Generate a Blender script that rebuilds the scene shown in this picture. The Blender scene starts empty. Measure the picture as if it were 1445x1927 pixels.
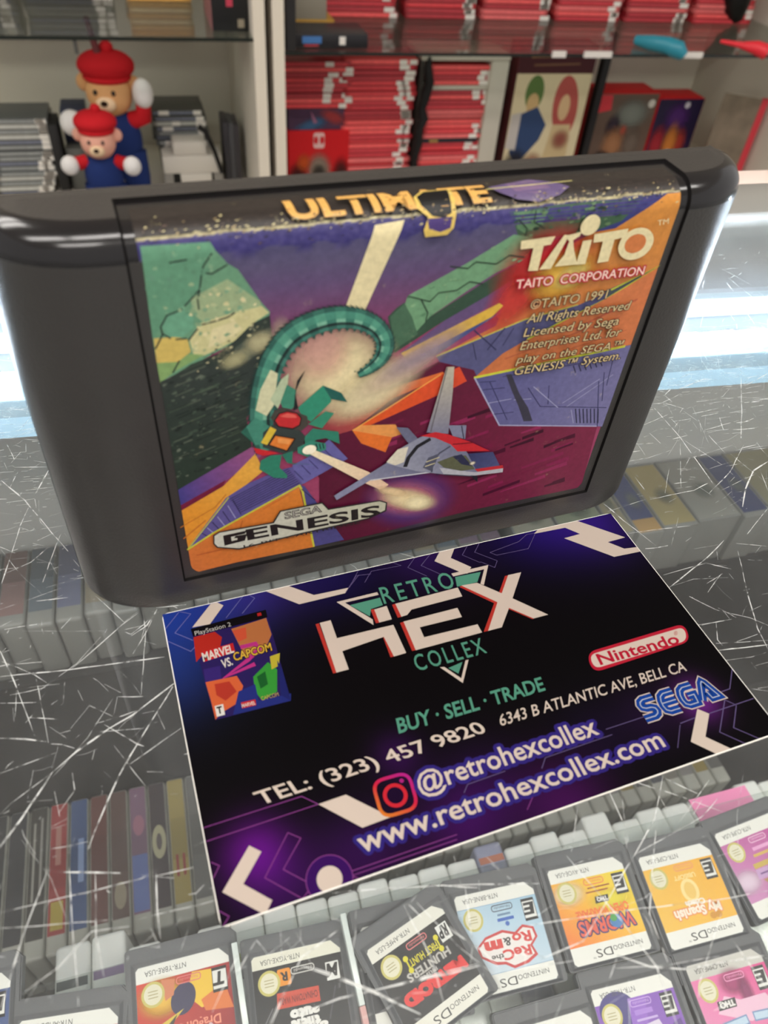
import bpy, bmesh, math, random
from mathutils import Vector, Matrix, noise
from math import sin, cos, pi, radians
MM = 0.001
SC = bpy.context.scene
COL = SC.collection

# ------------------------------------------------------------------ camera
def set_camera():
    cd = bpy.data.cameras.new('camera'); cam = bpy.data.objects.new('camera', cd); COL.objects.link(cam)
    pitch, yaw, roll = radians(44.825), radians(19.343), radians(-5.756)
    fw = Vector((sin(yaw)*cos(pitch), cos(yaw)*cos(pitch), -sin(pitch)))
    rt = fw.cross(Vector((0, 0, 1))).normalized(); dn = fw.cross(rt)
    r2 = rt*cos(roll) + dn*sin(roll); d2 = -rt*sin(roll) + dn*cos(roll)
    m = Matrix((r2, -d2, -fw)).transposed().to_4x4()
    m.translation = Vector((4.795, -31.771, 104.322))*MM
    cam.matrix_world = m
    cd.sensor_fit = 'HORIZONTAL'; cd.sensor_width = 36.0; cd.lens = 1409.62/1445*36
    cd.clip_start = 0.005; cd.clip_end = 30
    cd.dof.use_dof = True; cd.dof.focus_distance = 0.162; cd.dof.aperture_fstop = 38
    SC.camera = cam
set_camera()

# ------------------------------------------------------------------ light and exposure
SC.view_settings.view_transform = 'Standard'; SC.view_settings.look = 'None'
SC.view_settings.gamma = 1; SC.view_settings.use_curve_mapping = False
SC.view_settings.exposure = 0.0
SC.cycles.transparent_max_bounces = 24
W = bpy.data.worlds.new('shop_air'); SC.world = W; W.use_nodes = True
W.node_tree.nodes['Background'].inputs[0].default_value = (1.0, 0.97, 0.95, 1)
W.node_tree.nodes['Background'].inputs[1].default_value = 0.58
PANEL_POWER = 15.0          # emission of the ceiling light panels
LED_POWER = 260.0           # emission of each LED of the counter strip

# ------------------------------------------------------------------ colour and materials
def lin(c):
    o = []
    for v in c[:3]:
        v = v/255.0
        o.append(v/12.92 if v <= 0.04045 else ((v+0.055)/1.055)**2.4)
    return tuple(o)
MATS = {}
def mat(name, col, rough=0.5, spec=0.5, metal=0.0, bump=0.0, bscale=900.0, var=0.0, vscale=60.0, emit=None, power=0.0, coat=0.0):
    if name in MATS: return MATS[name]
    m = bpy.data.materials.new(name); m.use_nodes = True; nt = m.node_tree; b = nt.nodes['Principled BSDF']
    c = lin(col); b.inputs['Base Color'].default_value = (*c, 1); b.inputs['Roughness'].default_value = rough
    b.inputs['Specular IOR Level'].default_value = spec; b.inputs['Metallic'].default_value = metal
    b.inputs['Coat Weight'].default_value = coat
    if var > 0 or bump > 0: tc = nt.nodes.new('ShaderNodeTexCoord')
    if var > 0:
        n = nt.nodes.new('ShaderNodeTexNoise'); n.inputs['Scale'].default_value = vscale; n.inputs['Detail'].default_value = 5
        nt.links.new(tc.outputs['Object'], n.inputs['Vector'])
        r = nt.nodes.new('ShaderNodeMapRange'); r.inputs['To Min'].default_value = 1-var; r.inputs['To Max'].default_value = 1+var
        nt.links.new(n.outputs['Fac'], r.inputs['Value'])
        h = nt.nodes.new('ShaderNodeHueSaturation'); h.inputs['Color'].default_value = (*c, 1)
        nt.links.new(r.outputs['Result'], h.inputs['Value']); nt.links.new(h.outputs['Color'], b.inputs['Base Color'])
    if bump > 0:
        n2 = nt.nodes.new('ShaderNodeTexNoise'); n2.inputs['Scale'].default_value = bscale; n2.inputs['Detail'].default_value = 3
        nt.links.new(tc.outputs['Object'], n2.inputs['Vector'])
        bp = nt.nodes.new('ShaderNodeBump'); bp.inputs['Strength'].default_value = bump; bp.inputs['Distance'].default_value = 0.0004
        nt.links.new(n2.outputs['Fac'], bp.inputs['Height']); nt.links.new(bp.outputs['Normal'], b.inputs['Normal'])
    if emit:
        b.inputs['Emission Color'].default_value = (*lin(emit), 1); b.inputs['Emission Strength'].default_value = power
    MATS[name] = m
    return m
def ink_mat(name, rough=0.5, spec=0.3, wear=0.0, grain=0.0, gain=0.86):
    if name in MATS: return MATS[name]
    m = bpy.data.materials.new(name); m.use_nodes = True; nt = m.node_tree; b = nt.nodes['Principled BSDF']
    a = nt.nodes.new('ShaderNodeAttribute'); a.attribute_name = 'ink'
    b.inputs['Roughness'].default_value = rough; b.inputs['Specular IOR Level'].default_value = spec
    tc = nt.nodes.new('ShaderNodeTexCoord')
    h = nt.nodes.new('ShaderNodeHueSaturation'); nt.links.new(a.outputs['Color'], h.inputs['Color'])
    h.inputs['Value'].default_value = gain
    src = h.outputs['Color']
    if grain > 0:
        n = nt.nodes.new('ShaderNodeTexNoise'); n.inputs['Scale'].default_value = 1400; n.inputs['Detail'].default_value = 4
        nt.links.new(tc.outputs['Object'], n.inputs['Vector'])
        r = nt.nodes.new('ShaderNodeMapRange'); r.inputs['From Min'].default_value = .3; r.inputs['From Max'].default_value = .7
        r.inputs['To Min'].default_value = gain*(1-grain); r.inputs['To Max'].default_value = gain*(1+grain)
        nt.links.new(n.outputs['Fac'], r.inputs['Value']); nt.links.new(r.outputs['Result'], h.inputs['Value'])
    if wear > 0:
        n = nt.nodes.new('ShaderNodeTexNoise'); n.inputs['Scale'].default_value = 260; n.inputs['Detail'].default_value = 9; n.inputs['Roughness'].default_value = .75
        nt.links.new(tc.outputs['Object'], n.inputs['Vector'])
        r = nt.nodes.new('ShaderNodeMapRange'); r.inputs['From Min'].default_value = .62; r.inputs['From Max'].default_value = .74
        r.inputs['To Max'].default_value = wear
        nt.links.new(n.outputs['Fac'], r.inputs['Value'])
        mx = nt.nodes.new('ShaderNodeMixRGB'); mx.inputs['Color2'].default_value = (*lin((206, 192, 146)), 1)
        nt.links.new(r.outputs['Result'], mx.inputs['Fac']); nt.links.new(src, mx.inputs['Color1']); src = mx.outputs['Color']
    nt.links.new(src, b.inputs['Base Color']); nt.links.new(a.outputs['Alpha'], b.inputs['Alpha'])
    MATS[name] = m
    return m
def glass_mat(name, tint, dust=0.0, rough=0.0, ior=1.45):
    m = bpy.data.materials.new(name); m.use_nodes = True; nt = m.node_tree; nt.nodes.clear()
    out = nt.nodes.new('ShaderNodeOutputMaterial')
    t = nt.nodes.new('ShaderNodeBsdfTransparent'); t.inputs[0].default_value = (*tint, 1)
    g = nt.nodes.new('ShaderNodeBsdfGlossy'); g.inputs['Roughness'].default_value = rough
    f = nt.nodes.new('ShaderNodeFresnel'); ge = nt.nodes.new('ShaderNodeNewGeometry')
    im = nt.nodes.new('ShaderNodeMapRange'); im.inputs['To Min'].default_value = ior; im.inputs['To Max'].default_value = 1/ior   # same reflectance entering and leaving the pane
    nt.links.new(ge.outputs['Backfacing'], im.inputs['Value']); nt.links.new(im.outputs['Result'], f.inputs['IOR'])
    mx = nt.nodes.new('ShaderNodeMixShader'); nt.links.new(f.outputs[0], mx.inputs[0]); nt.links.new(t.outputs[0], mx.inputs[1]); nt.links.new(g.outputs[0], mx.inputs[2])
    last = mx
    if dust > 0:
        d = nt.nodes.new('ShaderNodeBsdfDiffuse'); d.inputs[0].default_value = (.8, .82, .82, 1)
        tr = nt.nodes.new('ShaderNodeBsdfTranslucent'); tr.inputs[0].default_value = (.8, .85, .9, 1)
        m2 = nt.nodes.new('ShaderNodeMixShader'); m2.inputs[0].default_value = .55; nt.links.new(d.outputs[0], m2.inputs[1]); nt.links.new(tr.outputs[0], m2.inputs[2])
        tc = nt.nodes.new('ShaderNodeTexCoord'); n = nt.nodes.new('ShaderNodeTexNoise'); n.inputs['Scale'].default_value = 45; n.inputs['Detail'].default_value = 8; n.inputs['Roughness'].default_value = .7
        nt.links.new(tc.outputs['Object'], n.inputs['Vector'])
        r = nt.nodes.new('ShaderNodeMapRange'); r.inputs['From Min'].default_value = .35; r.inputs['From Max'].default_value = .7
        r.inputs['To Min'].default_value = dust*.6; r.inputs['To Max'].default_value = dust*1.5
        nt.links.new(n.outputs['Fac'], r.inputs['Value'])
        m3 = nt.nodes.new('ShaderNodeMixShader'); nt.links.new(r.outputs['Result'], m3.inputs[0]); nt.links.new(mx.outputs[0], m3.inputs[1]); nt.links.new(m2.outputs[0], m3.inputs[2])
        last = m3
    nt.links.new(last.outputs[0], out.inputs['Surface'])
    MATS[name] = m
    return m
def frosted_mat(name):
    m = bpy.data.materials.new(name); m.use_nodes = True; nt = m.node_tree; nt.nodes.clear()
    out = nt.nodes.new('ShaderNodeOutputMaterial'); tr = nt.nodes.new('ShaderNodeBsdfTranslucent'); tr.inputs[0].default_value = (.62, .78, .84, 1)
    d = nt.nodes.new('ShaderNodeBsdfDiffuse'); d.inputs[0].default_value = (.5, .62, .68, 1); t = nt.nodes.new('ShaderNodeBsdfTransparent'); t.inputs[0].default_value = (.8, .9, .95, 1)
    a = nt.nodes.new('ShaderNodeMixShader'); a.inputs[0].default_value = .5; nt.links.new(d.outputs[0], a.inputs[1]); nt.links.new(tr.outputs[0], a.inputs[2])
    b = nt.nodes.new('ShaderNodeMixShader'); b.inputs[0].default_value = .55; nt.links.new(a.outputs[0], b.inputs[1]); nt.links.new(t.outputs[0], b.inputs[2])
    nt.links.new(b.outputs[0], out.inputs['Surface']); MATS[name] = m
    return m
def scratch_mat():
    m = bpy.data.materials.new('scratched_glass'); m.use_nodes = True; nt = m.node_tree; nt.nodes.clear()
    out = nt.nodes.new('ShaderNodeOutputMaterial')
    d = nt.nodes.new('ShaderNodeBsdfDiffuse'); d.inputs[0].default_value = (.85, .86, .84, 1)
    tr = nt.nodes.new('ShaderNodeBsdfTranslucent'); tr.inputs[0].default_value = (.85, .9, .9, 1)
    a = nt.nodes.new('ShaderNodeMixShader'); a.inputs[0].default_value = .4; nt.links.new(d.outputs[0], a.inputs[1]); nt.links.new(tr.outputs[0], a.inputs[2])
    t = nt.nodes.new('ShaderNodeBsdfTransparent')
    tc = nt.nodes.new('ShaderNodeTexCoord'); n = nt.nodes.new('ShaderNodeTexNoise'); n.inputs['Scale'].default_value = 500; n.inputs['Detail'].default_value = 3
    nt.links.new(tc.outputs['Object'], n.inputs['Vector'])
    r = nt.nodes.new('ShaderNodeMapRange'); r.inputs['From Min'].default_value = .38; r.inputs['From Max'].default_value = .52; r.inputs['To Min'].default_value = .12; r.inputs['To Max'].default_value = .92
    nt.links.new(n.outputs['Fac'], r.inputs['Value'])
    b = nt.nodes.new('ShaderNodeMixShader'); nt.links.new(r.outputs['Result'], b.inputs[0]); nt.links.new(t.outputs[0], b.inputs[1]); nt.links.new(a.outputs[0], b.inputs[2])
    nt.links.new(b.outputs[0], out.inputs['Surface'])
    return m

# ------------------------------------------------------------------ objects
def obj(name, bm, m, parent=None, smooth=None, loc=None, rotz=0):
    me = bpy.data.meshes.new(name); bmesh.ops.recalc_face_normals(bm, faces=bm.faces) if smooth is not None else None
    if smooth is not None:
        for e in bm.edges: e.smooth = not (len(e.link_faces) == 2 and e.calc_face_angle(0) > radians(smooth))
        for f in bm.faces: f.smooth = True
    bm.to_mesh(me); bm.free()
    o = bpy.data.objects.new(name, me); COL.objects.link(o)
    ms = m if isinstance(m, (list, tuple)) else [m]
    for x in ms: me.materials.append(x)
    if parent: o.parent = parent
    if loc is not None: o.location = loc
    if rotz: o.rotation_euler = (0, 0, rotz)
    return o
def tag(o, label, cat, group=None):
    o['label'] = label; o['category'] = cat
    if group: o['group'] = group
    return o
def thing(name, label, cat, loc=(0, 0, 0), rotz=0, group=None):
    o = bpy.data.objects.new(name, None); COL.objects.link(o); o.empty_display_size = .01
    o.location = Vector(loc)*MM; o.rotation_euler = (0, 0, rotz)
    return tag(o, label, cat, group)
def structure(o, label=None, cat='structure'):
    o['kind'] = 'structure'
    if label: o['label'] = label; o['category'] = cat
    return o
def dup(root, loc=None, label=None, group=None, rotz=None):
    r = root.copy(); COL.objects.link(r)
    if loc is not None: r.location = Vector(loc)*MM
    if rotz is not None: r.rotation_euler = (0, 0, rotz)
    if label: r['label'] = label
    if group: r['group'] = group
    for ch in list(root.children):
        c = ch.copy(); COL.objects.link(c); c.parent = r
        for g in list(ch.children):
            d = g.copy(); COL.objects.link(d); d.parent = c
    return r
def add_box(bm, x0, x1, y0, y1, z0, z1, bev=0.0, seg=2, mi=0):
    vs = [bm.verts.new((x*MM, y*MM, z*MM)) for x in (x0, x1) for y in (y0, y1) for z in (z0, z1)]
    F = [(0, 1, 3, 2), (4, 6, 7, 5), (0, 4, 5, 1), (2, 3, 7, 6), (0, 2, 6, 4), (1, 5, 7, 3)]
    fs = [bm.faces.new([vs[i] for i in f]) for f in F]
    for f in fs: f.material_index = mi
    if bev > 0:
        es = list({e for f in fs for e in f.edges})
        bmesh.ops.bevel(bm, geom=es, offset=bev*MM, segments=seg, affect='EDGES', profile=.5)
def box(name, m, dims, parent=None, bev=0.0, seg=2, loc=None, rotz=0):
    bm = bmesh.new(); add_box(bm, *dims, bev=bev, seg=seg)
    return obj(name, bm, m, parent, smooth=40, loc=loc, rotz=rotz)
def add_tube(bm, path, r, n=8):
    path = [Vector(p)*MM for p in path]; rings = []
    rr = r if isinstance(r, (list, tuple)) else [r]*len(path)
    for i, p in enumerate(path):
        d = (path[min(i+1, len(path)-1)]-path[max(i-1, 0)]).normalized()
        a = d.orthogonal().normalized(); b = d.cross(a)
        if rings:
            a0 = rings[-1][0].co-path[i-1]; a = (a0-d*a0.dot(d)).normalized(); b = d.cross(a)
        rings.append([bm.verts.new(p+(a*cos(2*pi*k/n)+b*sin(2*pi*k/n))*rr[i]*MM) for k in range(n)])
    for r0, r1 in zip(rings, rings[1:]):
        for k in range(n): bm.faces.new((r0[k], r0[(k+1) % n], r1[(k+1) % n], r1[k]))
    bm.faces.new(rings[0][::-1]); bm.faces.new(rings[-1])
def add_ball(bm, c, r, seg=20, deform=None):
    m = Matrix.Translation(Vector(c)*MM) @ Matrix.Diagonal((r[0]*MM, r[1]*MM, r[2]*MM, 1))
    v = bmesh.ops.create_uvsphere(bm, u_segments=seg, v_segments=seg*2//3, radius=1)['verts']
    if deform:
        for x in v: x.co = deform(x.co)
    bmesh.ops.transform(bm, matrix=m, verts=v)

# ------------------------------------------------------------------ printed artwork: coloured shapes laid flat, each layer a hair above the last
FONT_CACHE = {}
def glyphs(text, bold, spacing):
    key = (text, bold, spacing)
    if key in FONT_CACHE: return FONT_CACHE[key]
    cu = bpy.data.curves.new('lettering', 'FONT'); cu.body = text; cu.size = 1; cu.resolution_u = 3; cu.fill_mode = 'FRONT'
    cu.space_character = spacing
    o = bpy.data.objects.new('lettering', cu)
    me0 = bpy.data.meshes.new_from_object(o)
    xs = [v.co.x for v in me0.vertices]; x0, x1 = min(xs), max(xs)
    bpy.data.meshes.remove(me0)
    cu.offset = bold*.7
    me = bpy.data.meshes.new_from_object(o); CAP = .729
    vs = [((v.co.x-x0)/(x1-x0), v.co.y/CAP) for v in me.vertices]; fs = [tuple(p.vertices) for p in me.polygons]
    bpy.data.meshes.remove(me); bpy.data.objects.remove(o); bpy.data.curves.remove(cu)
    FONT_CACHE[key] = (vs, fs)
    return vs, fs
STROKES = {'S': [[(.95, .87), (.35, .87), (.17, .8), (.12, .69), (.17, .58), (.35, .51), (.65, .49), (.83, .42), (.88, .31), (.83, .2), (.65, .13), (.05, .13)]],
           'E': [[(.95, .87), (.4, .87), (.2, .78), (.12, .6), (.12, .4), (.2, .22), (.4, .13), (.95, .13)], [(.15, .5), (.95, .5)]],
           'G': [[(.95, .87), (.4, .87), (.2, .78), (.12, .6), (.12, .4), (.2, .22), (.4, .13), (.88, .13), (.88, .48), (.5, .48)]],
           'A': [[(.02, .13), (.36, .8), (.46, .88), (.56, .8), (1.02, .13), (.6, .13), (.46, .42)]]}
class Ink:
    def __init__(s, step=.004): s.items = []; s.step = step
    def _add(s, vs, fs, cols):
        xs = [v[0] for v in vs]; ys = [v[1] for v in vs]; bb = (min(xs), max(xs), min(ys), max(ys)); lv = 1
        for it in s.items:
            b = it[3]
            if it[4] >= lv and b[0] < bb[1] and b[1] > bb[0] and b[2] < bb[3] and b[3] > bb[2]: lv = it[4]+1
        s.items.append((vs, fs, cols, bb, lv))
    def poly(s, q, fill):
        tri = __import__('mathutils').geometry.tessellate_polygon([[Vector((x, y, 0)) for x, y in q]])
        if fill[0] == 'g':
            (ax, ay), ca, (bx, by), cb = fill[1:]; dx, dy = bx-ax, by-ay; L = dx*dx+dy*dy
            ca, cb = lin(ca), lin(cb); cols = []
            for x, y in q:
                t = min(1, max(0, ((x-ax)*dx+(y-ay)*dy)/L)); cols.append(tuple(ca[i]*(1-t)+cb[i]*t for i in range(3))+(1,))
        else: cols = [lin(fill)+(1,)]*len(q)
        s._add(list(q), tri, cols)
    def line(s, q, w, col, closed=False):
        vs, fs = [], []; n = len(q)
        for i, (x, y) in enumerate(q):
            def dr(a, b):
                d = Vector((b[0]-a[0], b[1]-a[1])); return d.normalized() if d.length > 1e-6 else Vector((1, 0))
            pr = dr(q[i-1], q[i]) if (i > 0 or closed) else None
            nx = dr(q[i], q[(i+1) % n]) if (i < n-1 or closed) else None
            if pr is None: t, k = nx, 1
            elif nx is None: t, k = pr, 1
            else:
                t = (pr+nx); t = t.normalized() if t.length > 1e-4 else pr
                k = 1/max(.45, t.dot(pr))
            nn = Vector((-t.y, t.x))*w*.5*k
            vs += [(x+nn.x, y+nn.y), (x-nn.x, y-nn.y)]
        for i in range(n if closed else n-1):
            j = (i+1) % n; fs.append((2*i, 2*i+1, 2*j+1, 2*j))
        s._add(vs, fs, [lin(col)+(1,)]*len(vs))
    def disc(s, c, rx, ry, rot, col, alpha, soft=None):
        soft = alpha < 1 if soft is None else soft
        n = 36; ca, sa = cos(radians(rot)), sin(radians(rot)); base = lin(col)
        rings = [(0, 1), (.3, .92), (.5, .72), (.7, .4), (.85, .15), (1, 0)] if soft else [(0, 1), (1, 1)]
        vs = [c]; cols = [base+(alpha,)]; fs = []
        for r, a in rings[1:]:
            for k in range(n):
                x, y = cos(2*pi*k/n)*rx*r, sin(2*pi*k/n)*ry*r
                vs.append((c[0]+x*ca-y*sa, c[1]+x*sa+y*ca)); cols.append(base+(alpha*a,))
        for k in range(n): fs.append((0, 1+k, 1+(k+1) % n))
        for i in range(len(rings)-2):
            for k in range(n): fs.append((1+i*n+k, 1+(i+1)*n+k, 1+(i+1)*n+(k+1) % n, 1+i*n+(k+1) % n))
        s._add(vs, fs, cols)
    def text(s, body, o, xv, yv, col, bold=0.0, spacing=1.0):
        if bold > .12:      # a wide even outline: the lettering repeated around itself
            h = Vector(yv).length*bold*.7; vs, fs = glyphs(body, .04, spacing)
            for k in range(12):
                dx, dy = h*cos(2*pi*k/12), h*sin(2*pi*k/12)
                s._add([(o[0]+a*xv[0]+b*yv[0]+dx, o[1]+a*xv[1]+b*yv[1]+dy) for a, b in vs], fs, [lin(col)+(1,)]*len(vs))
            return
        vs, fs = glyphs(body, bold, spacing)
        s._add([(o[0]+a*xv[0]+b*yv[0], o[1]+a*xv[1]+b*yv[1]) for a, b in vs], fs, [lin(col)+(1,)]*len(vs))
    def strokes(s, body, o, xv, yv, passes):
        h = Vector(yv).length; n = len(body)
        for col, w in passes:
            for ci, ch in enumerate(body):
                for path in STROKES[ch]:
                    q = []
                    for x, y in path:
                        a = (ci+x*.86+.02)/n; q.append((o[0]+a*xv[0]+y*yv[0], o[1]+a*xv[1]+y*yv[1]))
                    s.line(q, w*h, col)
    def rounded(s, q, r, w, col):
        P = [Vector(v) for v in q]; pts = []
        for i in range(4):
            p, a, b = P[i], (P[i-1]-P[i]).normalized(), (P[(i+1) % 4]-P[i]).normalized()
            rr = min(r, (P[i-1]-p).length*.499, (P[(i+1) % 4]-p).length*.499)
            for k in range(9):
                t = k/8; pts.append(tuple((p+a*rr)*(1-t)**2*1 + p*2*t*(1-t) + (p+b*rr)*t*t))
        if w > 0: s.line(pts, w, (222, 48, 88) if col == 'insta' else col, closed=True)
        else: s.poly(pts, col)
        if col == 'insta':
            c0, c1 = lin((245, 150, 40)), lin((190, 40, 160)); vs, fs, cols, bb, lv = s.items[-1]
            for i, v in enumerate(vs):
                t = ((v[0]-bb[0])/(bb[1]-bb[0])+(v[1]-bb[2])/(bb[3]-bb[2]))/2; m = lin((228, 40, 70))
                cols[i] = tuple((c0[k]*(1-2*t)+m[k]*2*t) if t < .5 else (m[k]*(2-2*t)+c1[k]*(2*t-1)) for k in range(3))+(1,)
    def grid(s, x0, x1, y0, y1, nx, ny, fn):
        vs = [(x0+(x1-x0)*i/nx, y0+(y1-y0)*j/ny) for j in range(ny+1) for i in range(nx+1)]
        fs = [(j*(nx+1)+i, j*(nx+1)+i+1, (j+1)*(nx+1)+i+1, (j+1)*(nx+1)+i) for j in range(ny) for i in range(nx)]
        s._add(vs, fs, [lin(fn(*v))+(1,) for v in vs])
    def feed(s, items):
        for it in items:
            k = it[0]
            if k == 'p': s.poly(it[1], it[2])
            elif k == 'l': s.line(*it[1:])
            elif k == 'e': s.disc(*it[1:])
            elif k == 't': s.text(*it[1:])
            elif k == 'k': s.strokes(*it[1:])
            elif k == 'r': s.rounded(*it[1:])
        return s
    def build(s, name, m, parent, place=None, cuts=(), clip=None):
        bm = bmesh.new(); la = bm.verts.layers.float_color.new('ink')
        lz = bm.verts.layers.float.new('lift')
        for vs, fs, cols, bb, lv in s.items:
            bv = []
            for (x, y), c in zip(vs, cols):
                v = bm.verts.new((x, y, 0)); v[la] = c; v[lz] = lv*s.step; bv.append(v)
            for f in fs:
                try:
                    q = [bv[i] for i in f]
                    if len(set(f)) == len(f): bm.faces.new(q)
                except ValueError: pass
        if clip:
            for co, no in (((clip[0], 0, 0), (-1, 0, 0)), ((clip[1], 0, 0), (1, 0, 0)), ((0, clip[2], 0), (0, -1, 0)), ((0, clip[3], 0), (0, 1, 0))):
                bmesh.ops.bisect_plane(bm, geom=bm.verts[:]+bm.edges[:]+bm.faces[:], plane_co=co, plane_no=no, dist=1e-5, clear_outer=True)
        for cpos in cuts:
            bmesh.ops.bisect_plane(bm, geom=bm.verts[:]+bm.edges[:]+bm.faces[:], plane_co=(0, cpos, 0), plane_no=(0, 1, 0), dist=1e-5)
        for v in bm.verts:
            x, y = v.co.x, v.co.y
            v.co = (Vector(place(x, y, v[lz])) if place else Vector((x, y, v[lz])))*MM
        up = place(0, 0, 1) if place else (0, 0, 1); dn = place(0, 0, 0) if place else (0, 0, 0)
        n = Vector(up)-Vector(dn); bm.normal_update()
        for f in bm.faces:
            if f.normal.dot(n) < -1e-3 and not cuts: f.normal_flip()
        return obj(name, bm, m, parent)

# ------------------------------------------------------------------ the shop: floor, walls, ceiling
M_WALL = mat('painted_wall', (196, 188, 174), .8, .2, var=.05, vscale=3)
structure(box('floor', mat('shop_floor', (120, 112, 104), .4, .4, var=.2, vscale=6), (-2600, 3000, -2200, 2130, -1020, -1000)))
structure(box('wall_back', M_WALL, (-2600, 3000, 2130, 2180, -1000, 1760)))
structure(box('ceiling', mat('ceiling_tile', (214, 210, 202), .9, .1, var=.03, vscale=9), (-2600, 3000, -2200, 2180, 1760, 1790)))
M_PANEL = mat('light_panel', (255, 250, 240), .5, .2, emit=(255, 250, 244), power=PANEL_POWER)
M_FRAME = mat('panel_frame', (230, 228, 224), .5)
for i, (x, y, where) in enumerate(((-1100, -560, 'front row, left'), (100, -560, 'front row, centre'), (1300, -560, 'front row, right'), (-500, -1500, 'rear row, left'), (900, -1500, 'rear row, right'), (-1420, 850, 'over the aisle, far left, added to brighten the left cabinet'), (-1440, 1400, 'far left, nearest the cabinets, added to brighten the left cabinet'))):  # the two far-left panels are added only to brighten the left cabinet
    t = thing('ceiling_light', 'long white ceiling light panel '+where, 'ceiling light', (x, y, 1760))
    box('diffuser', M_PANEL, (-540, 540, -160, 160, -14, -6), t)
    bm = bmesh.new()
    for a in ((-560, 560, -180, -160), (-560, 560, 160, 180), (-560, -540, -160, 160), (540, 560, -160, 160)): add_box(bm, *a, -18, 0)
    obj('frame', bm, M_FRAME, t)

# ------------------------------------------------------------------ wall cabinets behind the counter
M_CAB = mat('cabinet_white', (216, 208, 195), .5, .3, var=.03, vscale=7)
M_EDGE = mat('cabinet_edge', (232, 222, 204), .45, .3)
M_SHELFGLASS = glass_mat('shelf_glass', (.80, .84, .80), 0.03)
M_GEDGE = mat('glass_edge_green', (22, 30, 26), .2, .6)
M_BLACK = mat('black_strip', (18, 16, 17), .4, .4)
def cabinet(label, x0, x1, shelf_z):
    t = thing('wall_cabinet', label, 'cabinet', (0, 0, -1000))
    def pt(n, m, a, **k):
        a = list(a); a[4] += 1000; a[5] += 1000; return box(n, m, a, t, **k)
    pt('back_panel', M_CAB, (x0, x1, 2080, 2098, -1000, 420))
    pt('side_panel', M_CAB, (x0, x0+21, 1594, 2080, -1000, 420)); pt('side_panel', M_CAB, (x1-21, x1, 1594, 2080, -1000, 420))
    pt('edge_strip', M_EDGE, (x0-.5, x0+21.5, 1588, 1594, -1000, 420)); pt('edge_strip', M_EDGE, (x1-21.5, x1+.5, 1588, 1594, -1000, 420))
    pt('bottom_shelf', M_CAB, (x0+21, x1-21, 1594, 2080, -649, -631))
    pt('base_board', M_EDGE, (x0+21, x1-21, 1588, 1604, -1000, -633))
    pt('glass_shelf', M_SHELFGLASS, (x0+21, x1-21, 1592, 2078, shelf_z-5, shelf_z))
    pt('shelf_front_edge', M_GEDGE, (x0+21, x1-21, 1590, 1592, shelf_z-5.5, shelf_z+.5))
    pt('top_panel', M_CAB, (x0+21, x1-21, 1594, 2080, 402, 420))
    return t
CAB_L = cabinet('left white shop cabinet with a glass shelf, two teddy bears inside', -900, 243, -277)
CAB_R = cabinet('right white shop cabinet packed with red game cases on its glass shelf', 258, 1590, -299)
def ordinal(n):
    w = ['', 'first', 'second', 'third', 'fourth', 'fifth', 'sixth', 'seventh', 'eighth', 'ninth', 'tenth', 'eleventh', 'twelfth', 'thirteenth', 'fourteenth', 'fifteenth', 'sixteenth', 'seventeenth', 'eighteenth', 'nineteenth', 'twentieth']
    if n <= 20: return w[n]
    tens = {2: 'twenty', 3: 'thirty', 4: 'forty'}
    return tens[n//10]+('-'+w[n % 10] if n % 10 else 'ieth'.replace('ieth', ''))
RED_TONES = [(190, 52, 58), (172, 44, 52), (206, 74, 74), (198, 88, 88), (154, 40, 48)]
M_STICK = mat('price_sticker', (236, 230, 222), .6, .2)
rng = random.Random(7)
def make_case(name, label, tone, L=170, D=105, H=10.4, inner=None, sticker=True, key='red'):
    """a game case lying flat, its spine to the front (-y)"""
    t = thing(name, label, 'game case')
    m = mat('case_plastic_%s_%d_%d_%d' % (key, *tone), tone, .35, .5, var=.08, vscale=30)
    bm = bmesh.new(); add_box(bm, 0, L, 0, D, .25, H-.15, bev=1.2, seg=2); obj('shell', bm, m, t, smooth=40)
    sp = inner or tuple(min(255, int(c*1.12+18)) for c in tone)
    ms = mat('case_spine_%s_%d_%d_%d' % (key, *sp), sp, .45, .4, var=.25, vscale=120)
    box('spine_insert', ms, (8, L-8, -.15, .2, 2.0, H-2.2), t)
    return t
def stack(n, x, y, z0, protos, where, group, jit=5, sticks=None, H=10.4, L=170, D=105, what='red game case', gap=.25, lean=0):
    """a pile of cases, numbered from its top"""
    out = []
    for i in range(n):
        p = rng.choice(protos); lab = '%s, %s from the top of the %s' % (what, ordinal(n-i), where)
        if len(lab.split()) > 16: lab = '%s, %s down in the %s' % (what, ordinal(n-i), where.split(',')[0])
        px = x+rng.uniform(-jit, jit)+lean*i
        if p in fresh:
            fresh.remove(p); o = p; o.location = Vector((px, y+rng.uniform(-jit, jit), z0+i*H))*MM; o['label'] = lab; o['group'] = group
        else: o = dup(p, (px, y+rng.uniform(-jit, jit), z0+i*H), lab, group)
        if sticks:
            s = sticks[i % len(sticks)]
            if s is not None:
                w = rng.uniform(17, 24)
                box('price_sticker', M_STICK, (s, s+w, -.6, -.15, .5, H-.5), o)
        out.append(o)
    return out
fresh = []
REDS = [make_case('game_case', 'red game case', c) for c in RED_TONES]; fresh += REDS
def offs(n, lo, hi, seed):
    r = random.Random(seed); v = r.uniform(lo, hi); o = []
    for i in range(n):
        v = min(hi, max(lo, v+r.uniform(-12, 12))); o.append(v if r.random() < .72 else None)
    return o
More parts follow.
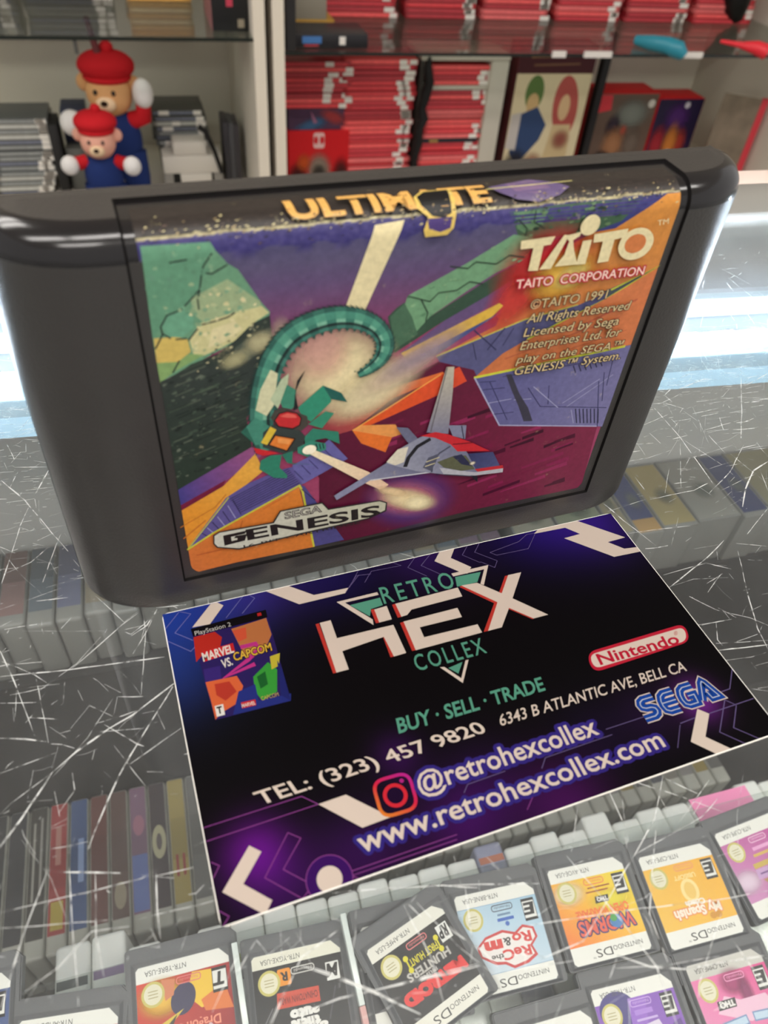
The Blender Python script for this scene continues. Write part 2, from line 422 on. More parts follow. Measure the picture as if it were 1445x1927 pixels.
# upper shelf of the right cabinet: six piles
GU = 'red game cases piled on the upper glass shelf'
UP = [(412, 'pile beside the wooden panel'), (600, 'second pile on the upper shelf'), (788, 'third pile on the upper shelf'), (975, 'fourth pile on the upper shelf'), (1160, 'fifth pile on the upper shelf'), (1350, 'last pile on the upper shelf, far right')]
for k, (x, w) in enumerate(UP): stack(8, x, 1868, -299, REDS, w, GU, 4, offs(8, 138, 150, k))
# lower bay
GL = 'red game cases piled in the lower bay'
stack(9, 294, 1782, -458, REDS, 'short pile by the cabinet post', GL, 4, offs(9, 80, 120, 11), L=145)
stack(26, 443, 1782, -631, REDS, 'tall pile left of the black cable', GL, 5, offs(26, 110, 148, 12))
stack(4, 644, 1784, -631+102, REDS, 'pile just above the black case', GL, 4, offs(4, 110, 135, 13), L=142)
stack(6, 640, 1784, -631+145.5, REDS, 'middle pile under the grey riser', GL, 4, offs(6, 105, 128, 15), L=142)
stack(9, 636, 1784, -631, REDS, 'lowest pile under the grey riser', GL, 5, offs(9, 100, 128, 14), L=140)
stack(4, 646, 1784, -412.6, REDS, 'pile on the pale bar under the grey riser', GL, 2, [122, 120, 122, None], L=140)
bc = make_case('game_case', 'black game case lying between two red piles under the grey riser', (26, 26, 34), L=146, key='black', inner=(30, 32, 42))
bc.location = Vector((640, 1783, -631+91.5))*MM
box('gold_emblem', mat('gold_print', (168, 130, 70), .5), (22, 44, -.6, -.15, 2, 8), bc)

# grey riser around the third pile
M_RIS = mat('riser_grey', (196, 190, 176), .5, .3)
t = thing('display_riser', 'pale grey display riser framing the third pile of red cases', 'riser', (0, 0, -631))
box('top_plate', M_RIS, (622, 838, 1776, 1900, 270, 284), t, bev=3); box('side_panel', M_RIS, (792, 836, 1774, 1900, 0, 270), t, bev=3)
box('cross_bar', M_RIS, (634, 792, 1780, 1896, 209, 218), t, bev=2); box('side_panel', mat('riser_dark', (70, 66, 62), .5), (622, 631, 1778, 1900, 0, 270), t)
# black cable
bm = bmesh.new(); add_tube(bm, [(636, 1766, -350), (634, 1764, -372), (640, 1763, -400), (634, 1764, -432), (628, 1764, -456), (634, 1763, -476), (626, 1764, -500), (628, 1765, -530), (622, 1766, -566), (624, 1764, -600), (626, 1766, -629)], [3, 9, 11, 11, 9, 13, 10, 11, 8, 7, 6], 10)
tag(obj('headset_cable', bm, mat('black_rubber', (24, 22, 22), .6, .3), smooth=60), 'thick black cable hanging between the red piles', 'cable')
# two boxed games below the short pile
def art_box(name, label, cat, x0, x1, y0, y1, z0, z1, body, shapes, base, side='front'):
    t = thing(name, label, cat, ((x0+x1)/2, y0, z0)); cx = (x0+x1)/2; w = (x1-x0)/2; h = z1-z0
    box('carton', body, (-w, w, 0, y1-y0, 0, h), t, bev=1)
    k = Ink(.08); k.poly([(-w+1, 1), (w-1, 1), (w-1, h-1), (-w+1, h-1)], base); k.feed(shapes(w, h))
    k.build('cover_print', ink_mat('carton_print', .5, .3), t, place=lambda x, y, z: (x, -.1-z, y), clip=(-w+.8, w-.8, .8, h-.8))
    return t
M_REDBOX = mat('red_carton', (214, 26, 34), .5, .3); M_DARKBOX = mat('dark_carton', (46, 34, 52), .5, .3)
def sh1(w, h): return [('e', (-w*.2, h*.2), w*.9, h*.4, 20, (70, 110, 150), .9), ('e', (w*.6, h*.6), w*.6, h*.4, -20, (190, 70, 70), .8), ('e', (-w*.5, h*.8), w*.7, h*.3, 0, (90, 60, 90), .8), ('p', [(-w*.1, h*.3), (w*.05, h*.35), (-w*.2, h*.9)], (170, 110, 140))]
art_box('boxed_game', 'dark blue and purple game box on top of the bright red box', 'game box', 317, 448, 1782, 1890, -504, -459, M_DARKBOX, sh1, (84, 58, 84))
def sh2(w, h): return [('r', [(-w*.18, h*.97), (w*.18, h*.97), (w*.18, h*.7), (-w*.18, h*.7)], 6, 0, (240, 200, 196)), ('e', (-w*.1, h*.84), 5, 9, 0, (214, 26, 34), 1), ('e', (w*.1, h*.84), 5, 9, 0, (214, 26, 34), 1), ('e', (0, h*.3), w*.5, h*.38, 0, (150, 140, 124), 1, True), ('e', (0, h*.25), w*.28, h*.2, 0, (60, 54, 48), 1, True), ('e', (-w*.7, h*.2), w*.4, h*.3, 0, (70, 24, 24), .9), ('e', (w*.75, h*.2), w*.35, h*.4, 0, (60, 24, 24), .9), ('e', (-w*.5, h*.45), w*.3, h*.2, 0, (220, 100, 40), .7)]
art_box('boxed_game', 'bright red game box with a white emblem at the foot of the short pile', 'game box', 316, 460, 1776, 1890, -631, -504.5, M_REDBOX, sh2, (216, 24, 32))
# large art box standing behind
def sh3(w, h): return [('p', [(-w, h*.8), (w, h*.8), (w, h), (-w, h)], (70, 24, 30)), ('l', [(-w*.7, h*.92), (w*.7, h*.93)], 6, (150, 110, 70)), ('l', [(-w*.6, h*.86), (w*.6, h*.87)], 4, (120, 84, 60)),
    ('e', (-w*.45, h*.66), w*.24, h*.13, 0, (92, 120, 62), 1), ('e', (-w*.45, h*.58), w*.16, h*.08, 0, (206, 172, 120), 1), ('p', [(-w*.75, h*.5), (-w*.3, h*.56), (w*.02, h*.42), (-w*.1, h*.3), (-w*.6, h*.1), (-w*.85, h*.2)], (48, 70, 110)), ('p', [(-w*.95, h*.5), (-w*.7, h*.52), (-w*.7, h*.22), (-w*.98, h*.24)], (200, 192, 186)), ('e', (-w*.65, h*.1), w*.4, h*.16, 0, (40, 36, 44), .9),
    ('e', (w*.45, h*.55), w*.34, h*.24, 8, (182, 84, 76), 1), ('e', (w*.42, h*.55), w*.15, h*.1, 0, (220, 184, 140), 1), ('p', [(w*.2, h*.42), (w*.7, h*.42), (w*.8, h*.05), (w*.05, h*.05)], (204, 180, 136)), ('e', (w*.5, h*.3), w*.3, h*.1, 0, (150, 60, 60), .7), ('e', (-w*.1, h*.1), w*.3, h*.14, 40, (176, 124, 100), .9), ('p', [(-w, 0), (w, 0), (w, h*.07), (-w, h*.05)], (110, 40, 44))]
art_box('poster_box', 'cream and maroon art box with a green shape and a pink shape', 'game box', 866, 1066, 1790, 1850, -631, -330, mat('maroon_carton', (92, 34, 40), .5), sh3, (222, 206, 168))
bm = bmesh.new(); add_box(bm, 1089, 1107, 1790, 1812, -631, -306); add_box(bm, 1084, 1112, 1786, 1816, -631, -622)
tag(obj('shelf_post', bm, M_BLACK, smooth=40), 'slim black upright post beside the art box', 'post')
def sh4(w, h): return [('p', [(-w, h*.74), (-w*.55, h*.78), (-w*.6, h*.98), (-w, h*.98)], (222, 60, 70)), ('e', (w*.2, h*.72), w*.75, h*.26, 0, (128, 132, 124), 1, True), ('e', (w*.8, h*.86), 10, 10, 0, (220, 214, 204), 1), ('e', (-w*.35, h*.55), w*.3, h*.2, 0, (52, 40, 56), 1, True), ('e', (-w*.2, h*.3), w*.5, h*.3, 0, (176, 122, 84), .9), ('e', (w*.45, h*.3), w*.4, h*.3, 0, (120, 104, 92), .9), ('e', (-w*.5, h*.1), w*.4, h*.14, 0, (44, 38, 44), 1, True), ('e', (w*.05, h*.5), w*.15, h*.1, 0, (190, 90, 70), .8)]
art_box('boxed_game', 'red topped game box with a grey brown cover, right of the post', 'game box', 1140, 1312, 1850, 1940, -631, -452, M_REDBOX, sh4, (106, 84, 72))
def sh5(w, h): return [('e', (0, h*.7), w*.7, h*.3, 0, (80, 36, 110), 1, True), ('e', (w*.3, h*.9), 8, 8, 0, (206, 200, 210), 1), ('e', (-w*.6, h*.3), w*.45, h*.35, 0, (170, 40, 52), .95), ('e', (w*.4, h*.3), w*.4, h*.3, 0, (176, 60, 50), .9), ('e', (0, h*.3), w*.4, h*.4, 0, (214, 130, 56), .95), ('e', (0, h*.12), w*.2, h*.12, 0, (220, 200, 180), .9)]
art_box('boxed_game', 'red topped game box with a purple and fiery cover', 'game box', 1322, 1460, 1858, 1940, -631, -468, M_REDBOX, sh5, (36, 26, 62))
# case leaning on the right side wall
t = thing('art_book', 'grey brown book with a red spine leaning by the right cabinet wall', 'book', (1462, 1790, -631), radians(-34))
box('cover', mat('art_book_cover', (128, 114, 98), .5, .3, var=.5, vscale=24), (0, 94, 0, 3, 0, 196), t); box('spine', mat('book_red', (206, 54, 66), .5), (94, 110, -1, 16, 0, 196), t)
box('pages', M_EDGE, (1, 94, 3, 15, 2, 194), t)
# tags and loose bits along the front edge of the right shelf
for i, (x0, x1, w) in enumerate(((842, 872, 'on the shelf edge above the art box'), (916, 980, 'wide one on the shelf edge above the black post'), (1158, 1204, 'on the shelf edge right of the teal clip'))):
    tag(box('price_tag', M_STICK, (x0, x1, 1583, 1589.5, -304, -293)), 'small white price tag '+w, 'price tag', 'price tags on the shelf edge')
bm = bmesh.new(); add_tube(bm, [(1076, 1660, -288), (1096, 1630, -286), (1118, 1602, -284), (1138, 1582, -288), (1150, 1576, -297)], [10, 15, 17, 18, 11], 12)
o = tag(obj('teal_clip', bm, mat('teal_plastic', (44, 140, 160), .4), smooth=60), 'teal plastic grip poking over the edge of the right shelf', 'controller grip')
bm = bmesh.new(); add_tube(bm, [(1280, 1640, -284), (1310, 1612, -284), (1340, 1590, -284), (1362, 1578, -290)], [4, 6, 14, 16], 12)
tag(obj('red_strap', bm, mat('red_strap', (238, 44, 58), .5), smooth=60), 'bright red strap end at the right end of the shelf', 'strap')
bm = bmesh.new(); add_tube(bm, [(1452, 1880, -180), (1458, 1878, -230), (1470, 1876, -262), (1484, 1874, -292)], [46, 44, 34, 16], 14)
tag(obj('headset', bm, M_BLACK, smooth=60), 'black rounded headset at the far right of the upper shelf', 'headset')
# things at the left end of the right shelf
box_t = thing('boxed_game', 'grey boxed set with a yellow band beside the post on the upper shelf', 'game box', (352, 1750, -299))
box('carton', mat('grey_carton', (150, 142, 126), .5), (-36, 44, 0, 90, 0, 70), box_t, bev=1); box('yellow_band', mat('yellow_band', (206, 160, 70), .5), (-37, 60, -1.5, 92, 8, 20), box_t)
bt = thing('boxed_game', 'flat black box with a blue mark at the front of the upper shelf', 'game box', (370, 1620, -299))
box('carton', mat('black_carton', (34, 32, 36), .4), (-84, 82, 0, 90, 0, 24), bt, bev=1); box('blue_mark', mat('blue_mark', (70, 120, 180), .5), (-50, -12, -.6, 0, 8, 20), bt); box('red_mark', mat('red_mark', (190, 60, 70), .5), (-46, -18, -.6, 0, 3, 6), bt); box('white_mark', M_STICK, (24, 36, -.6, 0, 6, 20), bt)
bm = bmesh.new(); add_box(bm, 286, 304, 1600, 1622, -299, 40)
tag(obj('cable_reel', bm, mat('dark_strip', (36, 34, 34), .5)), 'tall dark box spine standing against the post', 'game box')

# left cabinet: upper shelf
DARKS = [make_case('game_case', 'dark game case', c, key='dark', inner=i) for c, i in (((34, 36, 46), (60, 66, 96)), ((52, 52, 54), (92, 92, 92)), ((30, 34, 60), (74, 78, 100)))]; fresh += DARKS
GOLDS = [make_case('game_case', 'gold game case', c, L=130, key='gold', inner=i) for c, i in (((214, 160, 88), (232, 180, 96)), ((196, 170, 130), (220, 200, 160)), ((186, 130, 70), (206, 150, 80)))]; fresh += GOLDS
GUL = 'game cases piled on the upper shelf of the left cabinet'
stack(8, -380, 1868, -277, DARKS, 'pile at the left edge', GUL, 3, [135, 138, 134, 136], what='dark game case')
stack(8, -196, 1868, -277, DARKS, 'pile above the teddy bears', GUL, 3, [150, None, 148, 150, 146], what='dark game case')
stack(8, 2, 1868, -277, GOLDS, 'gold pile beside the dark piles', GUL, 3, None, what='gold game case')
t = thing('boxed_game', 'black game box with a small red dot at the right end of the left shelf', 'game box', (176, 1640, -277))
box('carton', mat('black_box', (26, 26, 28), .4), (-24, 44, 0, 150, 0, 110), t, bev=1); box('red_dot', mat('pink_red', (196, 60, 84), .5), (4, 16, -.7, 0, 40, 54), t); box('pale_patch', mat('pale_patch', (150, 140, 120), .6), (24, 36, -.7, 0, 6, 20), t); box('side_print', mat('pink_side', (150, 96, 100), .5), (-25, -24, 0, 150, 0, 110), t)
t = thing('shelf_hook', 'small steel clip under the left glass shelf edge', 'clip', (-97, 1596, -283)); box('hook', mat('steel', (120, 120, 118), .3, .5, .8), (-3, 3, -2, 10, -22, 0), t)
t = thing('hanging_strap', 'dark red strap hanging under the left glass shelf behind the tall bear', 'strap', (-78, 1760, -283)); bm = bmesh.new(); add_tube(bm, [(0, 0, 0), (4, 2, -30), (10, 4, -66)], [5, 6, 8], 8); obj('band', bm, mat('maroon_cloth', (110, 50, 54), .8), t, smooth=60)

# left cabinet: lower bay
GREYS = [make_case('game_case', 'clear game case', c, L=120, key='grey', inner=i) for c, i in (((96, 98, 98), (150, 152, 150)), ((70, 70, 66), (120, 124, 140)), ((150, 146, 136), (196, 196, 190)))]; fresh += GREYS
GLL = 'game cases piled in the lower bay of the left cabinet'
stack(6, -312, 1784, -631+96, GREYS, 'upper pile left of the teddy bears', GLL, 2, [96, 97, 95], what='pale grey game case')
stack(9, -330, 1784, -631, GREYS, 'lower pile left of the teddy bears', GLL, 3, [84, 88, 92, 96, 98], what='grey game case', lean=2.2)
tag(box('black_case', mat('black_case', (28, 27, 27), .6), (-196, -176, 1772, 1850, -631, -482), bev=2), 'narrow black case standing right of the grey piles', 'case')
tag(box('blue_box', mat('navy_box', (54, 60, 84), .5), (-172, -120, 1850, 1930, -631, -478), bev=2), 'dark blue box standing behind the small bear', 'box')
tag(box('clear_box', mat('clear_box', (118, 118, 112), .4, var=.3, vscale=20), (-172, -128, 1800, 1840, -631, -540), bev=2), 'grey clear plastic box beside the small bear', 'box')
stack(7, 30, 1860, -631, GREYS, 'low pale pile right of the tall bear', GLL, 3, [10, 30, 60], what='pale game case')
stack(7, 22, 1862, -631+73, GREYS, 'upper pale pile right of the tall bear', GLL, 6, [20, 42, None], what='pale game case')
t = thing('game_console', 'white boxy console with a dark slot, right of the tall bear', 'console', (96, 1780, -631)); M_CON = mat('console_white', (206, 200, 190), .5)
box('body', M_CON, (-66, 66, 0, 60, 38, 76), t, bev=3); box('foot', mat('console_grey', (140, 136, 130), .5), (-66, -46, 0, 60, 0, 38), t); box('foot', mat('console_grey', (140, 136, 130), .5), (46, 66, 0, 60, 0, 38), t); box('slot', M_BLACK, (-46, 46, 20, 60, 0, 38), t); box('tray', M_CON, (-30, 40, -4, 20, 12, 38), t, bev=2); box('top_tray', M_CON, (-40, 34, 8, 58, 76, 104), t, bev=3)
for i in range(3):
    tag(box('game_case', mat('dark_case_%d' % i, ((52, 50, 56), (74, 74, 78), (60, 56, 60))[i], .4), (172+i*12.4, 184+i*12.4, 1800, 1880, -631, -492-i*3), bev=1), ('dark upright case nearest the white console', 'grey upright case, middle of the three by the post', 'dark upright case closest to the cabinet post')[i], 'game case', 'upright cases by the cabinet post')
bm = bmesh.new(); add_tube(bm, [(116, 1775, -490), (130, 1772, -500), (146, 1772, -540), (160, 1774, -590)], [7, 6, 5, 5], 8)
tag(obj('cable', bm, MATS['black_rubber'], smooth=60), 'dark cable lying over the pale cases', 'cable')

# two plain teddy bears
M_RED = mat('red_felt', (196, 34, 42), .8, .1, bump=.3, bscale=400); M_NAVY = mat('navy_cloth', (36, 52, 104), .85, .1, bump=.3, bscale=400); M_SKIN = mat('tan_felt', (222, 168, 116), .85, .1); M_SKIN2 = mat('pink_felt', (226, 168, 148), .85, .1); M_WHITE = mat('white_felt', (226, 222, 220), .85, .1); M_BROWN = mat('brown_yarn', (48, 34, 28), .9, .05, bump=.5, bscale=300); M_MUZ = mat('pale_felt', (232, 200, 164), .85, .1)
def bear(label, loc, k, skin, rz, tall):
    t = thing('teddy_bear', label, 'teddy bear', loc, rz)
    def part(n, m, balls, tubes=()):
        bm = bmesh.new()
        for c, r in balls: add_ball(bm, [a*k for a in c], [a*k for a in r])
        for p, r in tubes: add_tube(bm, [[a*k for a in q] for q in p], [a*k for a in r], 14)
        return obj(n, bm, m, t, smooth=70)
    b = part('body', M_NAVY, [((0, 0, 112), (50, 40, 62))], [(((-24, 0, 90), (-30, -8, 40), (-34, -16, 12)), (30, 27, 22)), (((24, 0, 90), (30, -8, 40), (34, -16, 12)), (30, 27, 22))])
    part('shoe', M_BROWN, [((-36, -24, 12), (22, 32, 12))]); part('shoe', M_BROWN, [((36, -24, 12), (22, 32, 12))])
    part('head', skin, [((0, -4, 200), (44, 42, 42))])
    for e in (-1, 1): part('ear', skin, [((e*46, 4, 214), (16, 9, 17))])
    part('muzzle', M_MUZ, [((0, -44, 190), (19, 14, 14))]); part('nose', M_BROWN, [((0, -57, 195), (7, 5, 5))])
    part('knit_cap', M_RED, [((0, 4, 246), (54, 50, 27)), ((0, 0, 228), (46, 44, 12))]); part('pompom', M_RED, [((6, 4, 276), (13, 13, 12))])
    for e in (-1, 1):
        up = tall and e > 0
        part('sleeve', M_RED, [], [(((36, 0, 150), (60, -4, 160), (64, -8, 186)), (17, 17, 14))] if up else [(((e*36, 0, 150), (e*56, -6, 146), (e*66, -14, 150)), (17, 17, 15))])
        part('mitten', M_WHITE, [((66, -12, 204), (20, 19, 27))] if up else [((e*78, -22, 146), (23, 21, 24))])
        part('button_eye', M_BLACK, [((e*17, -43, 210), (4, 3, 5))])
    return t
bear('tall tan teddy bear in a red knit cap and navy suit, white mittens', (-58, 1772, -631), 1.06, M_SKIN, radians(-12), True)
bear('small pinkish teddy bear in a red cap standing before the tall one', (-92, 1655, -631), .78, M_SKIN2, radians(-6), False)

